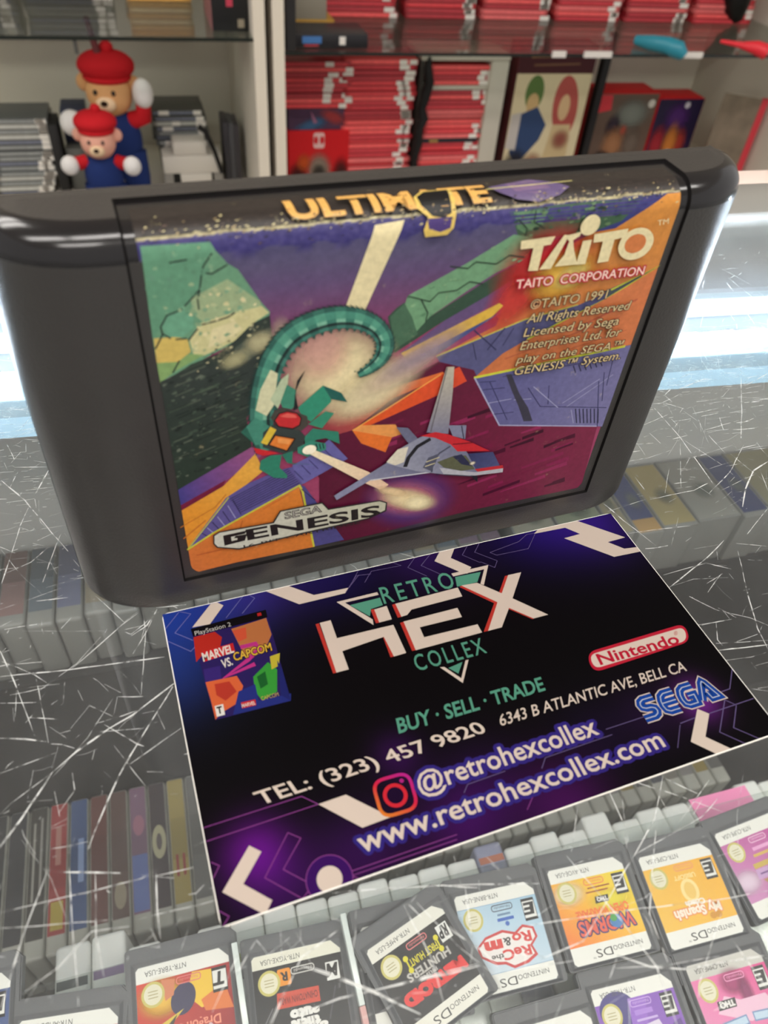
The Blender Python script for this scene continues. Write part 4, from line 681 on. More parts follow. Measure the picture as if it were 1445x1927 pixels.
def ds_card(label, o, ang, up, art):
    """origin = lower-left corner of its label in reading direction"""
    t = thing('game_card', label, 'game card', (0, 0, 0), 0, 'handheld game cards on the clear tray')
    M = Matrix.Translation(Vector(o)*MM) @ Matrix.Rotation(TILT, 4, 'X') @ Matrix.Rotation(ang, 4, 'Z')
    t.matrix_world = M
    bx0, bx1, by0, by1 = -3, LW+3, -5.4, LH+1.3; H = 3.8; z0 = up
    out = [(bx0+2.2, by0), (bx1-1, by0), (bx1-.3, by0+.3), (bx1, by0+1), (bx1, by0+10), (bx1-.8, by0+10.6), (bx1-.8, by1-1), (bx1-1.1, by1-.3), (bx1-1.8, by1), (bx0+1, by1), (bx0+.3, by1-.3), (bx0, by1-1), (bx0, by0+2.2)]
    bm = bmesh.new(); lo = [bm.verts.new((x*MM, y*MM, z0*MM)) for x, y in out]; hi = [bm.verts.new((x*MM, y*MM, (z0+H)*MM)) for x, y in out]; n = len(out)
    bm.faces.new(lo[::-1]); top = bm.faces.new(hi)
    for i in range(n): bm.faces.new((lo[i], lo[(i+1) % n], hi[(i+1) % n], hi[i]))
    bmesh.ops.bevel(bm, geom=list(top.edges), offset=.45*MM, segments=2, affect='EDGES')
    # raised rim around the label
    obj('shell', bm, M_CARD, t, smooth=35)
    bm = bmesh.new()
    r = [(-1.3, -1.3), (LW+1.3, -1.3), (LW+1.3, LH+.9), (-1.3, LH+.9)]; q = [(-.25, -.25), (LW+.25, -.25), (LW+.25, LH+.2), (-.25, LH+.2)]
    A = [bm.verts.new((x*MM, y*MM, (z0+H-.02)*MM)) for x, y in r]; B = [bm.verts.new((x*MM, y*MM, (z0+H-.42)*MM)) for x, y in q]
    for i in range(4): bm.faces.new((A[i], A[(i+1) % 4], B[(i+1) % 4], B[i]))
    for i in range(4): A[i].co.z += .25*MM; B[i].co.z += .45*MM
    obj('label_rim', bm, mat('dark_card_rim', (62, 64, 68), .45, .5), t)
    k = Ink(.01)
    k.poly([(2.6, 0), (LW-.8, 0), (LW, .8), (LW, LH-.8), (LW-.8, LH), (.8, LH), (0, LH-.8), (0, 2.6)], art.get('white', (240, 240, 232)))
    if art['base']: k.poly([(0, 4.2), (LW, 4.2), (LW, 23.2), (0, 23.2)], art['base'])
    k.feed(art['shapes'])
    # seal, age rating, maker badge, code strip
    if not art.get('plain'):
        k.disc((LW-4.6, 7.6), 3.3, 3.3, 0, (206, 196, 110), 1); k.disc((LW-4.6, 7.6), 2.6, 2.6, 0, (232, 228, 200), 1)
        for dy in (-.8, 0, .8): k.line([(LW-6, 7.6+dy), (LW-3.2, 7.6+dy)], .22, (170, 160, 110))
        k.poly([(1.0, 4.8), (5.4, 4.8), (5.4, 11.2), (1.0, 11.2)], (20, 20, 20)); k.poly([(1.2, 5.6), (5.2, 5.6), (5.2, 10.4), (1.2, 10.4)], (236, 236, 230))
        rt = art.get('rating', 'E'); k.text(rt, (1.7, 6.2), (2.9, 0), (.5, 3.4), (20, 20, 20), .06)
        c = art.get('badge', (226, 120, 120)); k.rounded([(8.6, 6.6), (15.6, 6.6), (15.6, 4.9), (8.6, 4.9)], .85, .28, c); k.text('Nintendo', (9.4, 5.35), (5.4, 0), (0, .85), c, 0)
    k.text(art.get('code', 'NTR-AMHE-USA'), (12.5, 1.3), (12, 0), (0, 1.5), (70, 70, 70), 0)
    if not art.get('notop'): k.text('NINTENDO', (2.4, 24.9), (10.4, 0), (0, 1.4), (60, 60, 60), 0); k.text('DS', (13.2, 24.9), (5.6, 0), (0, 2.4), (40, 40, 40), .0); k.text('™', (19.2, 26.4), (1, 0), (0, .8), (60, 60, 60), 0)
    k.build('label_print', ink_mat('card_label', .35, .4, gain=.8), t, place=lambda x, y, z: (x, y, z0+H-.0+z+.01), clip=(0, LW, 0, LH))
    return t
W_, K_ = (240, 238, 232), (24, 24, 26)
ART = {
 'dragon': dict(base=('g', (LW, 4), (216, 60, 40), (8, 22), (150, 30, 36)), code='NTR-YBRE-USA', rating='T', shapes=[('e', (20, 9), 8, 6, 0, (240, 190, 60), 1, True), ('p', [(3, 5), (11, 4.4), (13, 10), (9, 14), (3, 13)], (240, 196, 50)), ('p', [(2, 9), (9, 12), (8, 15), (0, 16)], (226, 120, 50)), ('e', (14, 10.5), 4.2, 3.4, 60, (52, 48, 84), 1, False), ('p', [(16, 5), (20, 4.4), (19, 10), (16.6, 9)], (214, 130, 90)), ('p', [(14, 13), (22, 16), (25, 20), (20, 18)], (216, 190, 60)), ('p', [(16, 14), (20, 17), (18, 17.6)], (60, 56, 50)), ('t', 'Dragon Sword', (4, 16.6), (19, 0), (0, 2.4), (244, 150, 120), .03), ('e', (7, 20), 1, 1.8, 0, (220, 190, 196), 1, False), ('e', (10.5, 20.6), 1, 1.8, 0, (214, 180, 190), 1, False), ('e', (15, 20.4), 1, 1.8, 0, (220, 190, 196), 1, False)]),
 'gta': dict(base=K_, white=(236, 234, 216), code='NTR-YGXE-USA', rating='M', badge=(220, 218, 210), shapes=[('p', [(0, 3.6), (LW, 3.6), (LW, 24), (0, 24)], K_), ('r', [(15.8, 9), (19.8, 9), (19.8, 4.6), (15.8, 4.6)], .7, 0, (240, 150, 30)), ('t', 'R', (16.9, 5.6), (1.8, 0), (0, 2.3), (30, 20, 10), .06), ('p', [(8, 11), (20.5, 10.6), (20.8, 14.6), (8, 15)], (208, 70, 44)), ('t', 'CHINATOWN WARS', (8.6, 12), (11.4, 0), (0, 1.8), (120, 24, 20), .04), ('t', 'grand', (7, 21), (10, 0), (0, 2.5), W_, .12), ('t', 'theft', (9, 18.4), (8, 0), (0, 2.5), W_, .12), ('t', 'auto', (9, 15.8), (8, 0), (0, 2.5), W_, .12), ('l', [(22, 14), (25, 18)], .4, (110, 110, 112)), ('l', [(3, 12), (6, 20)], .5, (70, 70, 74))]),
 'metroid': dict(base=K_, white=(236, 234, 222), code='NTR-AMFE-USA', rating='RP', badge=(236, 130, 130), shapes=[('p', [(0, 4.0), (LW, 4.0), (LW, 22.6), (0, 22.6)], K_), ('e', (12.6, 17.6), 4, 3.4, 0, (60, 58, 60), 1, False), ('e', (12.6, 17.6), 3, 2.5, 0, K_, 1, False), ('e', (12.6, 17.6), 1.3, 1.2, 0, (130, 26, 40), 1, False), ('t', 'METROID', (2.6, 16.2), (21, 0), (-.6, 3.2), (232, 46, 44), .14), ('t', 'PRIME', (10.5, 14.4), (6, 0), (0, 1.1), (190, 186, 180), .04), ('t', 'HUNTERS', (4.6, 11.8), (15, 0), (0, 2.3), (60, 58, 58), .14), ('t', 'HUNTERS', (4.6, 11.8), (15, 0), (0, 2.3), (196, 192, 184), .05), ('t', 'FIRST HUNT', (7, 8.8), (10, 0), (0, 2.1), (226, 214, 40), .03), ('l', [(6.4, 8), (6.4, 11.4)], .5, (226, 214, 40)), ('l', [(17.6, 8), (17.6, 11.4)], .5, (226, 214, 40)), ('e', (6.4, 8), .8, .8, 0, (226, 214, 40), 1, False), ('e', (17.6, 8), .8, .8, 0, (226, 214, 40), 1, False), ('e', (6.4, 11.4), .8, .8, 0, (226, 214, 40), 1, False), ('e', (17.6, 11.4), .8, .8, 0, (226, 214, 40), 1, False)]),
 'rooms': dict(base=('g', (10, 4), (168, 204, 226), (20, 23), (216, 230, 240)), code='NTR-BRNE-USA', badge=(60, 60, 70), shapes=[('l', [(9, 9.2), (14.6, 9.2)], .9, (60, 104, 190)), ('l', [(9.8, 7.8), (14.2, 7.8)], .6, (110, 140, 170)), ('e', (11.6, 10.6), .7, .7, 0, (70, 110, 190), 1, False), ('p', [(3.5, 13), (7, 11.8), (10, 13.4), (14, 12), (20, 13), (23.4, 15.4), (23, 18.2), (18.5, 21), (15.6, 21.4), (13, 23), (8, 22.4), (4.4, 20.8), (5.4, 18), (3, 16)], (206, 60, 60)), ('p', [(4.2, 13.5), (7, 12.6), (10, 14.2), (14, 12.8), (19.8, 13.7), (22.6, 15.6), (22.2, 17.9), (18.2, 20.2), (15.2, 20.7), (12.8, 22.2), (8.4, 21.6), (5.4, 20.3), (6.2, 17.8), (3.8, 15.8)], (242, 236, 232)), ('t', 'ReC', (6.4, 17.7), (9, 0), (0, 2.8), (220, 60, 54), .05), ('t', 'Ro', (5.2, 13.9), (6, 0), (0, 2.9), (220, 60, 54), .05), ('t', 'm', (15.4, 14.6), (5, 0), (0, 3.2), (220, 60, 54), .1), ('t', '&', (12, 14.4), (2.4, 0), (0, 2.4), (60, 56, 54), .03), ('t', 'the', (15.4, 18.4), (4, 0), (0, 1.4), (60, 56, 54), .03), ('l', [(0, 4.2), (LW, 4.2)], .15, (120, 160, 200)), ('l', [(0, 23.2), (LW, 23.2)], .15, (120, 160, 200))]),
 'worms': dict(base=('g', (6, 5), (246, 226, 40), (22, 23), (244, 120, 40)), code='NTR-AVOE-USA', badge=(236, 110, 80), shapes=[('e', (22, 8), 7, 4.5, 0, (250, 240, 200), .8), ('e', (8, 12), 9, 4, 0, (250, 236, 60), .8), ('l', [(7, 7.6), (15, 7.6)], .4, (150, 60, 30)), ('l', [(8, 8.8), (16, 8.8)], .4, (150, 60, 30)), ('p', [(8.6, 10.4), (13.4, 10.4), (13.8, 12.4), (9, 12.4)], (30, 30, 30)), ('t', 'THQ', (9.3, 10.8), (3.6, 0), (0, 1.2), W_, .08), ('t', 'OPEN WARFARE', (3, 13.6), (18.6, 0), (0, 2.5), (238, 110, 44), .06), ('t', 'WORMS', (2.6, 16.6), (19.4, 0), (0, 4.2), (40, 44, 110), .14), ('t', 'WORMS', (2.6, 16.6), (19.4, 0), (0, 4.2), (236, 96, 70), .04), ('e', (8.8, 18.4), 2.2, 2, 0, (70, 130, 190), 1, False), ('e', (9.4, 17.4), 1.2, 1.1, 0, (70, 160, 70), 1, False)]),
 'spanish': dict(base=('g', (4, 5), (246, 180, 34), (20, 23), (244, 194, 70)), code='NTR-CSPE-USA', badge=(240, 150, 110), shapes=[('t', 'UBISOFT', (9, 8), (8, 0), (0, 1.4), (252, 226, 150), .05), ('e', (13, 13), 3.2, 3.6, 0, (252, 226, 150), 1, False), ('e', (13, 13), 2, 2.6, 0, (242, 200, 100), 1, False), ('t', 'My Spanish', (4.6, 18), (17, 0), (0, 2.8), (240, 150, 90), .2), ('t', 'My Spanish', (4.6, 18), (17, 0), (0, 2.8), (252, 240, 220), .06), ('t', 'Coach', (9.4, 16), (7, 0), (0, 1.7), (252, 240, 220), .08), ('e', (6.4, 21.6), 1.2, 1, 0, (214, 150, 40), 1, False), ('e', (8.4, 21.6), 1.2, 1, 0, (214, 150, 40), 1, False)]),
 'magenta': dict(base=('g', (10, 4), (190, 66, 150), (20, 20), (206, 140, 190)), code='NTR-CUPE-USA', badge=(244, 200, 226), shapes=[('e', (24, 17), 7, 4.5, 0, (240, 216, 236), .9), ('l', [(8, 8.6), (16, 8.6)], 1.1, (236, 170, 214)), ('l', [(9, 10.6), (17, 10.6)], .9, (216, 180, 90)), ('l', [(4, 13.6), (19, 13.6)], 1.6, (206, 176, 80)), ('p', [(5, 15), (19, 14.6), (19.6, 17.6), (5, 18)], (200, 160, 206)), ('l', [(6, 16.4), (18, 16.2)], .5, (110, 60, 130)), ('p', [(4, 18.4), (18, 18), (17, 19.4), (5, 19.6)], (176, 136, 76)), ('e', (13, 20.4), 3.4, 1.7, 0, (244, 240, 240), 1, False), ('e', (4, 21), 7, 3, 0, (190, 60, 140), .8)]),
 'purple': dict(base=(136, 82, 190), code='NTR-YKBE-USA', badge=(206, 170, 236), shapes=[('e', (20, 6.6), 6, 5, 0, (60, 50, 130), 1, False), ('p', [(10, 4.2), (16, 4.2), (17, 12), (12, 13)], (150, 96, 206)), ('p', [(14, 12), (22, 10), (24, 16), (14, 18)], (72, 130, 216)), ('l', [(9, 8.2), (15, 8.2)], 1.3, (176, 130, 224)), ('l', [(8, 10.2), (15, 10.2)], .6, (206, 180, 236)), ('p', [(8, 11), (13, 11.6), (14, 14), (10, 15), (7, 13.6)], (226, 214, 236)), ('p', [(1, 12), (4, 13), (6, 18), (0, 20)], (90, 50, 140)), ('p', [(5, 16), (20, 16), (18, 23), (4, 23)], (120, 70, 176)), ('e', (6, 18), 1.4, .9, 0, (214, 180, 90), 1, False)]),
 'thq': dict(base=('g', (6, 5), (226, 60, 140), (20, 22), (240, 150, 196)), white=(206, 204, 196), code='NTR-CMME-USA', badge=(244, 160, 200), shapes=[('e', (13, 7), 6, 4.5, 0, (170, 40, 110), .9), ('e', (10, 11), 3, 6, 0, (150, 50, 110), .8), ('p', [(13, 12), (18, 10), (22, 14), (12, 18), (2, 16), (4, 12)], (244, 196, 220)), ('p', [(14.6, 11), (21, 11), (21.4, 13.4), (15, 13.4)], (40, 36, 40)), ('t', 'THQ', (15.4, 11.5), (5, 0), (0, 1.5), W_, .1), ('l', [(3, 17.4), (11, 17)], 2.6, (120, 150, 196)), ('l', [(13, 17.2), (22, 17.8)], 2.6, (120, 150, 196)), ('l', [(3.4, 17.4), (10.6, 17)], 1.8, (196, 220, 240)), ('l', [(13.4, 17.2), (21.6, 17.8)], 1.8, (196, 220, 240))]),
 'orange': dict(base=('g', (4, 5), (240, 96, 30), (20, 22), (236, 120, 50)), code='NTR-AMDE-USA', rating='E', badge=(250, 176, 140), shapes=[('e', (14, 14), 8, 5, 0, (250, 170, 60), .8)]),
 'under': dict(base=None, code='NTR-A8CE-USA', plain=True, shapes=[('p', [(0, 4), (LW, 4), (LW, 23), (0, 23)], (40, 42, 48))]),
 'blank': dict(base=(236, 110, 70), code='NTR-AKWE-USA', shapes=[('e', (10, 12), 8, 5, 0, (240, 170, 90), .8)]),
 'edge': dict(base=(70, 90, 140), code='NTR-ADME-USA', shapes=[]),
}
DSP = [('orange',(-37.96,34.88,-159.14),3.03,0),
('dragon',(-5.76,42.54,-157.79),3.13,0),
('gta',(27.67,36.52,-158.85),3.1,0),
('under',(61.81,36.75,-158.81),3.11,0),
('metroid',(60.49,38.76,-158.46),-2.84,3.9),
('rooms',(93.59,37.82,-158.62),3.1,0),
('worms',(126.89,37.91,-158.61),3.1,0),
('spanish',(159.9,34.8,-159.15),3.11,0),
('magenta',(190.68,38.48,-158.5),-3.06,0),
('purple',(127.68,3.04,-164.75),3.09,0),
('thq',(160.93,2.04,-164.93),3.11,0),
('blank',(98.23,0.57,-165.19),3.12,0),
('edge',(-67.2,51.01,-156.3),3.11,0)]
DSL = {'dragon': 'grey game card with a red and yellow flame label rated T', 'gta': 'grey game card with a black label and orange square mark', 'metroid': 'tilted grey game card with black label and red lettering, lying across another', 'rooms': 'grey game card with a pale blue label and red outlined cloud', 'worms': 'grey game card with a yellow to orange label', 'spanish': 'grey game card with a plain amber label', 'magenta': 'grey game card with a magenta label at the right edge', 'purple': 'grey game card with a purple label at the bottom edge', 'thq': 'grey game card with a hot pink label at the lower right', 'orange': 'grey game card with an orange label at the lower left', 'under': 'grey game card mostly hidden under the tilted black one', 'blank': 'dark grey game card showing only its white strip at the bottom edge', 'edge': 'grey game card cut off by the left edge of the picture'}
for k, o, a, up in DSP: ds_card(DSL[k], o, a, up, ART[k])

# ------------------------------------------------------------------ the business card
CARD_INK = [('#','border_print'),
('p',[(4.39,46.6),(8.19,50.61),(9.32,50.61),(10.21,49.68),(7.29,46.43)],(238,220,205)),
('l',[(0.16,47.56),(2.82,50.42)],0.12,(120,120,185)),
('l',[(2.95,50.46),(4.63,49.47),(1.52,46.3),(4.07,43.99)],0.12,(120,120,185)),
('l',[(0.14,45.03),(3.37,41.95),(4.34,42.77)],0.12,(120,120,185)),
('l',[(10.11,46.94),(13.73,50.64)],0.12,(120,120,185)),
('l',[(12.89,47.08),(15.65,49.73),(14.93,50.54)],0.12,(120,120,185)),
('p',[(17.88,50.63),(21.87,50.75),(25.65,47.47),(32.04,47.31),(31.04,46.31),(22.66,46.24)],(238,220,205)),
('l',[(31.04,46.31),(34.17,49.57),(36.87,49.23)],0.1,(116,100,150)),
('l',[(32.04,47.31),(34.71,49.64)],0.1,(116,100,150)),
('p',[(49.23,48.82),(52.01,51.71),(54.61,51.32),(52.49,48.71),(55.27,45.55),(53.93,44.31),(53.15,44.63)],(238,220,205)),
('l',[(32.14,47.31),(35.11,50.86),(41.56,50.66),(42.84,49.56),(37.14,49.79),(35.13,47.66)],0.1,(116,100,150)),
('l',[(46.17,50.79),(43.87,48.78),(46.49,45.87)],0.1,(116,100,150)),
('l',[(49.25,50.74),(46.42,48.52),(49.04,45.6)],0.1,(116,100,150)),
('l',[(57.38,51.24),(54.88,48.77),(57.39,46.05)],0.1,(116,100,150)),
('l',[(59.74,51.08),(57.46,48.77),(60.67,45.59),(59.49,44.22),(57.49,46.27)],0.1,(116,100,150)),
('l',[(60.24,47.87),(66.88,48.87),(69.28,50.13),(71.16,50.02),(67.82,46.69),(61.18,46.89),(60.24,47.87)],0.1,(116,100,150)),
('p',[(70.8,49.92),(72.61,51.04),(80.78,50.86),(87.95,44),(83.88,43.86),(79.64,47.35),(77.6,49.67)],(238,220,205)),
('p',[(75.98,47.18),(79.64,47.35),(83.88,43.86),(86.08,41.44),(88.9,41.07),(88.7,39.89),(82.98,40.14)],(238,220,205)),
('p',[(5.54,8.8),(6.91,7.49),(3.75,4.23),(6.84,1.14),(5.59,-0.27),(1.01,4.11)],(238,220,205)),
('l',[(0.12,13.02),(14.02,13.17),(15.92,11.36)],0.12,(150,70,150)),
('l',[(0.21,11.1),(15.92,11.36)],0.12,(150,70,150)),
('l',[(10.89,8.84),(12.36,7.58),(9.11,4.37),(12.24,1.27),(10.55,0.07),(6.58,4.11),(10.89,8.84)],0.12,(150,70,150)),
('l',[(0.3,8.27),(1.28,7.45),(0.21,6.11)],0.12,(150,70,150)),
('l',[(0.18,2.05),(1.25,1.01),(0.19,-0.03)],0.12,(150,70,150)),
('p',[(15.92,11.36),(20.03,11.48),(25.04,6.48),(20.77,6.31)],(238,220,205)),
('l',[(16.79,1.33),(32.94,1.35)],0.12,(150,70,150)),
('l',[(18.18,0.14),(17.5,0.78),(32.67,0.72)],0.12,(150,70,150)),
('l',[(24.58,-0.14),(32.29,-0.14)],0.12,(150,70,150)),
('l',[(36.3,6.49),(37.33,7.49),(43.54,7.64)],0.1,(116,100,150)),
('l',[(48.95,6.3),(50.32,7.68),(62.24,7.87)],0.1,(116,100,150)),
('l',[(43.94,1.4),(46.13,3.31)],0.1,(150,70,150)),
('l',[(61.81,8.96),(75.17,9.06)],0.1,(116,100,150)),
('l',[(70.91,2.78),(73.69,6)],0.1,(116,100,150)),
('p',[(78.18,7.58),(79.51,6.22),(76.34,3.03),(79.17,-0.12),(76.44,-0.22),(73.55,3.03)],(238,220,205)),
('l',[(79.56,6.28),(88.54,6.34)],0.14,(116,100,150)),
('l',[(84.68,6.43),(83.64,7.57),(79.08,3),(81.82,0.02)],0.14,(116,100,150)),
('l',[(84.85,6.15),(81.76,2.95),(84.64,-0.05)],0.14,(116,100,150)),
('l',[(88.78,12.15),(85.84,9.07),(83.41,8.99)],0.14,(116,100,150)),
('l',[(73.88,6.21),(76.81,6.35)],0.14,(116,100,150)),
('e',(14.54,1.28),3.15,3.15,0,(150,70,150),1),
('e',(14.54,1.28),3.03,3.03,0,(62,16,100),1),
('e',(14.54,1.28),1.7,1.7,0,(238,220,205),1),
('#','shop_logo'),
('p',[(31.02,43.54),(36.61,43.6),(36.54,41.9),(34.27,41.7),(33.56,40.24)],(96,168,142)),
('p',[(28.99,44.85),(36.54,44.92),(36.6,44.27),(30.36,44.31),(33.82,39.48),(33.56,38.33)],(238,220,205)),
('p',[(51.41,44.19),(56.5,43.98),(54.86,41.95),(50.82,41.98)],(96,168,142)),
('p',[(51.06,45.15),(58.58,45.12),(55.71,40.96),(55.21,41.38),(57.4,44.39),(51.13,44.41)],(238,220,205)),
('p',[(42.5,26.6),(45.2,27),(43.65,25.14)],(96,168,142)),
('p',[(41.2,27.15),(41.95,26.99),(43.73,24.17),(45.82,27.13),(46.37,27.11),(43.62,23.3)],(238,220,205)),
('p',[(24.17,41.33),(24.78,41.35),(24.75,31.15),(24.18,31.18)],(205,62,52)),
('p',[(34.15,41.56),(34.78,41.55),(34.77,38.52),(34.08,38.55)],(205,62,52)),
('p',[(34.27,35.39),(34.9,35.41),(34.69,31.32),(34.1,31.34)],(205,62,52)),
('p',[(38.11,41.51),(38.77,41.54),(38.8,38.58),(38.09,38.58)],(205,62,52)),
('p',[(38.08,37.43),(38.8,37.47),(38.66,31.44),(37.98,31.45)],(205,62,52)),
('p',[(51.21,41.82),(51.89,41.99),(56.43,36.72),(52.04,31.46),(51.22,31.5),(55.7,36.63)],(205,62,52)),
('p',[(57.67,38.62),(60.4,41.79),(61.06,41.79),(58.09,38.22)],(205,62,52)),
('p',[(57.6,34.77),(58.12,35.06),(61.12,31.57),(60.74,31.43)],(205,62,52)),
('p',[(24.93,41.39),(26.86,41.4),(26.79,37.54),(35.01,37.44),(36.84,37.39),(36.89,31.39),(34.69,31.32),(34.42,35.51),(26.87,34.81),(26.82,31.16),(24.72,31.16)],(238,220,205)),
('p',[(34.77,41.42),(37.12,41.55),(36.99,38.57),(34.67,38.54)],(238,220,205)),
('p',[(38.73,41.55),(50.88,41.78),(50.83,39.69),(41.03,39.55),(39.87,38.68),(38.77,38.59)],(238,220,205)),
('p',[(38.75,37.53),(48.96,37.57),(48.89,35.51),(41,35.59),(40.95,33.45),(50.88,33.28),(50.91,31.47),(38.62,31.42)],(238,220,205)),
('p',[(61.08,41.83),(63.76,41.76),(59.13,36.37),(54.68,31.46),(52.04,31.46),(56.43,36.72),(57.87,38.1)],(238,220,205)),
('p',[(51.67,42.01),(54.72,41.81),(58.18,38.1),(59.56,36.47),(63.86,31.54),(60.95,31.54),(57.81,34.89),(56.27,36.77)],(238,220,205)),
('t','RETRO',(36.89,42.1),(13.71,-0.1),(0.23,3.88),(96,168,142),0.01,1.35),
('t','COLLEX',(37.43,27.55),(12.53,-0.07),(0.18,3.23),(96,168,142),0.01,1.25),
('#','slogan_text'),
('t','BUY · SELL · TRADE',(30.66,18.13),(25.33,-0.02),(0.43,2.53),(96,168,142),0.03),
('#','phone_text'),
('t','TEL: (323) 457 9820',(8.27,13.72),(35.46,0.53),(-0.71,2.16),(238,220,205),0.02),
('#','address_text'),
('t','6343 B ATLANTIC AVE, BELL CA',(46.13,14.48),(34.88,-0.25),(0.6,1.97),(238,220,205),0.01),
('#','web_text'),
('t','@retrohexcollex',(30.27,8.25),(30.05,0.36),(0.14,3.13),(56,42,134),0.25),
('t','www.retrohexcollex.com',(19.58,3.12),(49.66,0.48),(0.02,3),(56,42,134),0.24),
('t','@retrohexcollex',(30.27,8.25),(30.05,0.36),(0.14,3.13),(238,220,205),0.02),
('t','www.retrohexcollex.com',(19.58,3.12),(49.66,0.48),(0.02,3),(238,220,205),0.02),
('#','camera_icon'),
('r',[(24.21,12.07),(29.73,11.91),(29.22,6.55),(23.86,6.7)],1.75,0.5,'insta'),
('e',(26.71,9.21),1.78,1.78,0,(225,45,60),1),
('e',(26.71,9.21),1.22,1.22,0,(30,6,45),1),
('e',(28.34,10.96),0.33,0.33,0,(190,40,140),1),
('#','console_maker_badge'),
('r',[(66.28,22.47),(86.62,22.73),(85.35,19.12),(65.23,18.59)],2.35,0,(205,38,62)),
('r',[(66.49,21.91),(86.09,22.1),(84.88,19.43),(65.93,19.22)],1.85,0,(238,220,205)),
('t','Nintendo',(67.4,19.59),(15.89,-0.24),(0.26,2.19),(200,30,58),0.03),
('t','®',(83.22,20.97),(0.77,0.01),(0.39,0.77),(200,30,58),0),
('#','game_maker_logo'),
('k','SEGA',(68.53,8.03),(15.03,-0.09),(0.76,4.26),[((238,220,205),0.38),((24,72,165),0.3),((196,208,226),0.04)]),
('#','game_cover_print'),
('p',[(4.1,46.36),(16.88,46.73),(16.48,28.38),(4.83,28.6)],(46,32,96)),
('p',[(4.25,44.57),(7.75,44.67),(8.68,43.23),(8.01,41.34),(5.07,40.74),(3.85,39.65)],(190,45,35)),
('p',[(10.46,44.44),(16.53,45),(16.6,41.41),(14.68,38.55),(11.73,37.6),(11.14,40.39)],(196,120,70)),
('p',[(10.53,44.02),(12.86,44.1),(12.53,41.87),(11.08,41.54)],(220,90,60)),
('p',[(4.72,37.95),(7.33,37.86),(6.95,34.43),(5.62,33.47),(4.51,35.19)],(60,40,120)),
('p',[(4.57,35.52),(9.44,35.24),(10.02,33.14),(8.72,30.47),(5.69,29.44),(4.83,28.6),(4.78,32.04)],(225,105,60)),
('p',[(5.86,34.77),(8.14,34.59),(8.86,32.46),(6.91,31.37),(5.76,32.74)],(190,60,45)),
('p',[(11.89,34.31),(14.75,36.31),(15.82,34.53),(14.84,30.6),(12.28,29.69),(11.57,31.62)],(60,160,60)),
('p',[(15.28,37.25),(17.02,37.46),(16.27,35.11),(14.98,34.78)],(205,190,60)),
('p',[(12.44,34.14),(13.92,34.75),(13.79,32.31),(12.5,31.85)],(30,100,45)),
('p',[(9.13,32.38),(11.87,32.91),(11.75,29.86),(16.81,29.64),(16.48,28.38),(7.48,28.61)],(40,50,130)),
('p',[(16.24,36.22),(16.61,34.28),(16.48,28.38),(15.22,29.79)],(35,40,110)),
('l',[(11.14,40.39),(13.58,40.4),(13.91,39.16),(11.73,37.6),(7.76,35.58),(12.7,36.57)],0.75,(200,55,140)),
('p',[(4.1,46.36),(16.88,46.73),(16.8,45.08),(4.24,44.69)],(14,10,16)),
('t','PlayStation 2',(4.59,44.81),(6.01,0.21),(-0.02,0.93),(215,210,205),0),
('p',[(15.27,46.39),(15.96,46.38),(15.94,45.74),(15.24,45.75)],(190,40,40)),
('p',[(4.97,41.33),(10.17,41.59),(10.16,39.78),(4.96,39.31)],(205,40,45)),
('t','MARVEL',(4.99,39.45),(4.99,0.31),(-0.02,1.7),(240,230,220),0.04),
('t','VS.',(7.65,37.26),(1.67,0.21),(-0.02,1.68),(240,230,220),0.03),
('t','CAPCOM',(9.69,38.08),(6.23,0.25),(0.04,1.61),(25,15,20),0.12),
('t','CAPCOM',(9.69,38.08),(6.23,0.25),(0.04,1.61),(235,190,70),0.03),
('p',[(5.13,30.93),(6.43,30.92),(6.36,29.03),(5.1,29.03)],(240,235,228)),
('t','T',(5.36,29.47),(0.7,-0.02),(0.02,1.24),(15,12,15),0.06),
('p',[(9.07,30.36),(11.32,30.26),(11.19,29.2),(9.01,29.28)],(200,40,45)),
('t','MARVEL',(9.07,29.43),(2.08,-0.05),(0.03,0.66),(240,230,220),0.02),
('t','CAPCOM',(12.18,29.73),(2.74,0.03),(0,0.74),(210,175,90),0)]
cardm = thing('business_card', 'black and purple shop business card lying on the glass before the cartridge', 'business card', (0, 0, .03), radians(4.5))
bm = bmesh.new(); q = [(0, 0), (88.9, 0), (88.9, 50.8), (0, 50.8)]; out = []
for i, (cx, cy) in enumerate(((1, 1), (87.9, 1), (87.9, 49.8), (1, 49.8))):
    for k in range(5):
        a = pi+i*pi/2+k*pi/8; out.append((cx+cos(a), cy+sin(a)))
lo = [bm.verts.new((x*MM, y*MM, 0)) for x, y in out]; hi = [bm.verts.new((x*MM, y*MM, .42*MM)) for x, y in out]; n = len(out)
bm.faces.new(lo[::-1]); bm.faces.new(hi)
for i in range(n): bm.faces.new((lo[i], lo[(i+1) % n], hi[(i+1) % n], hi[i]))
obj('card_stock', bm, mat('white_card_stock', (236, 232, 224), .7, .2), cardm)
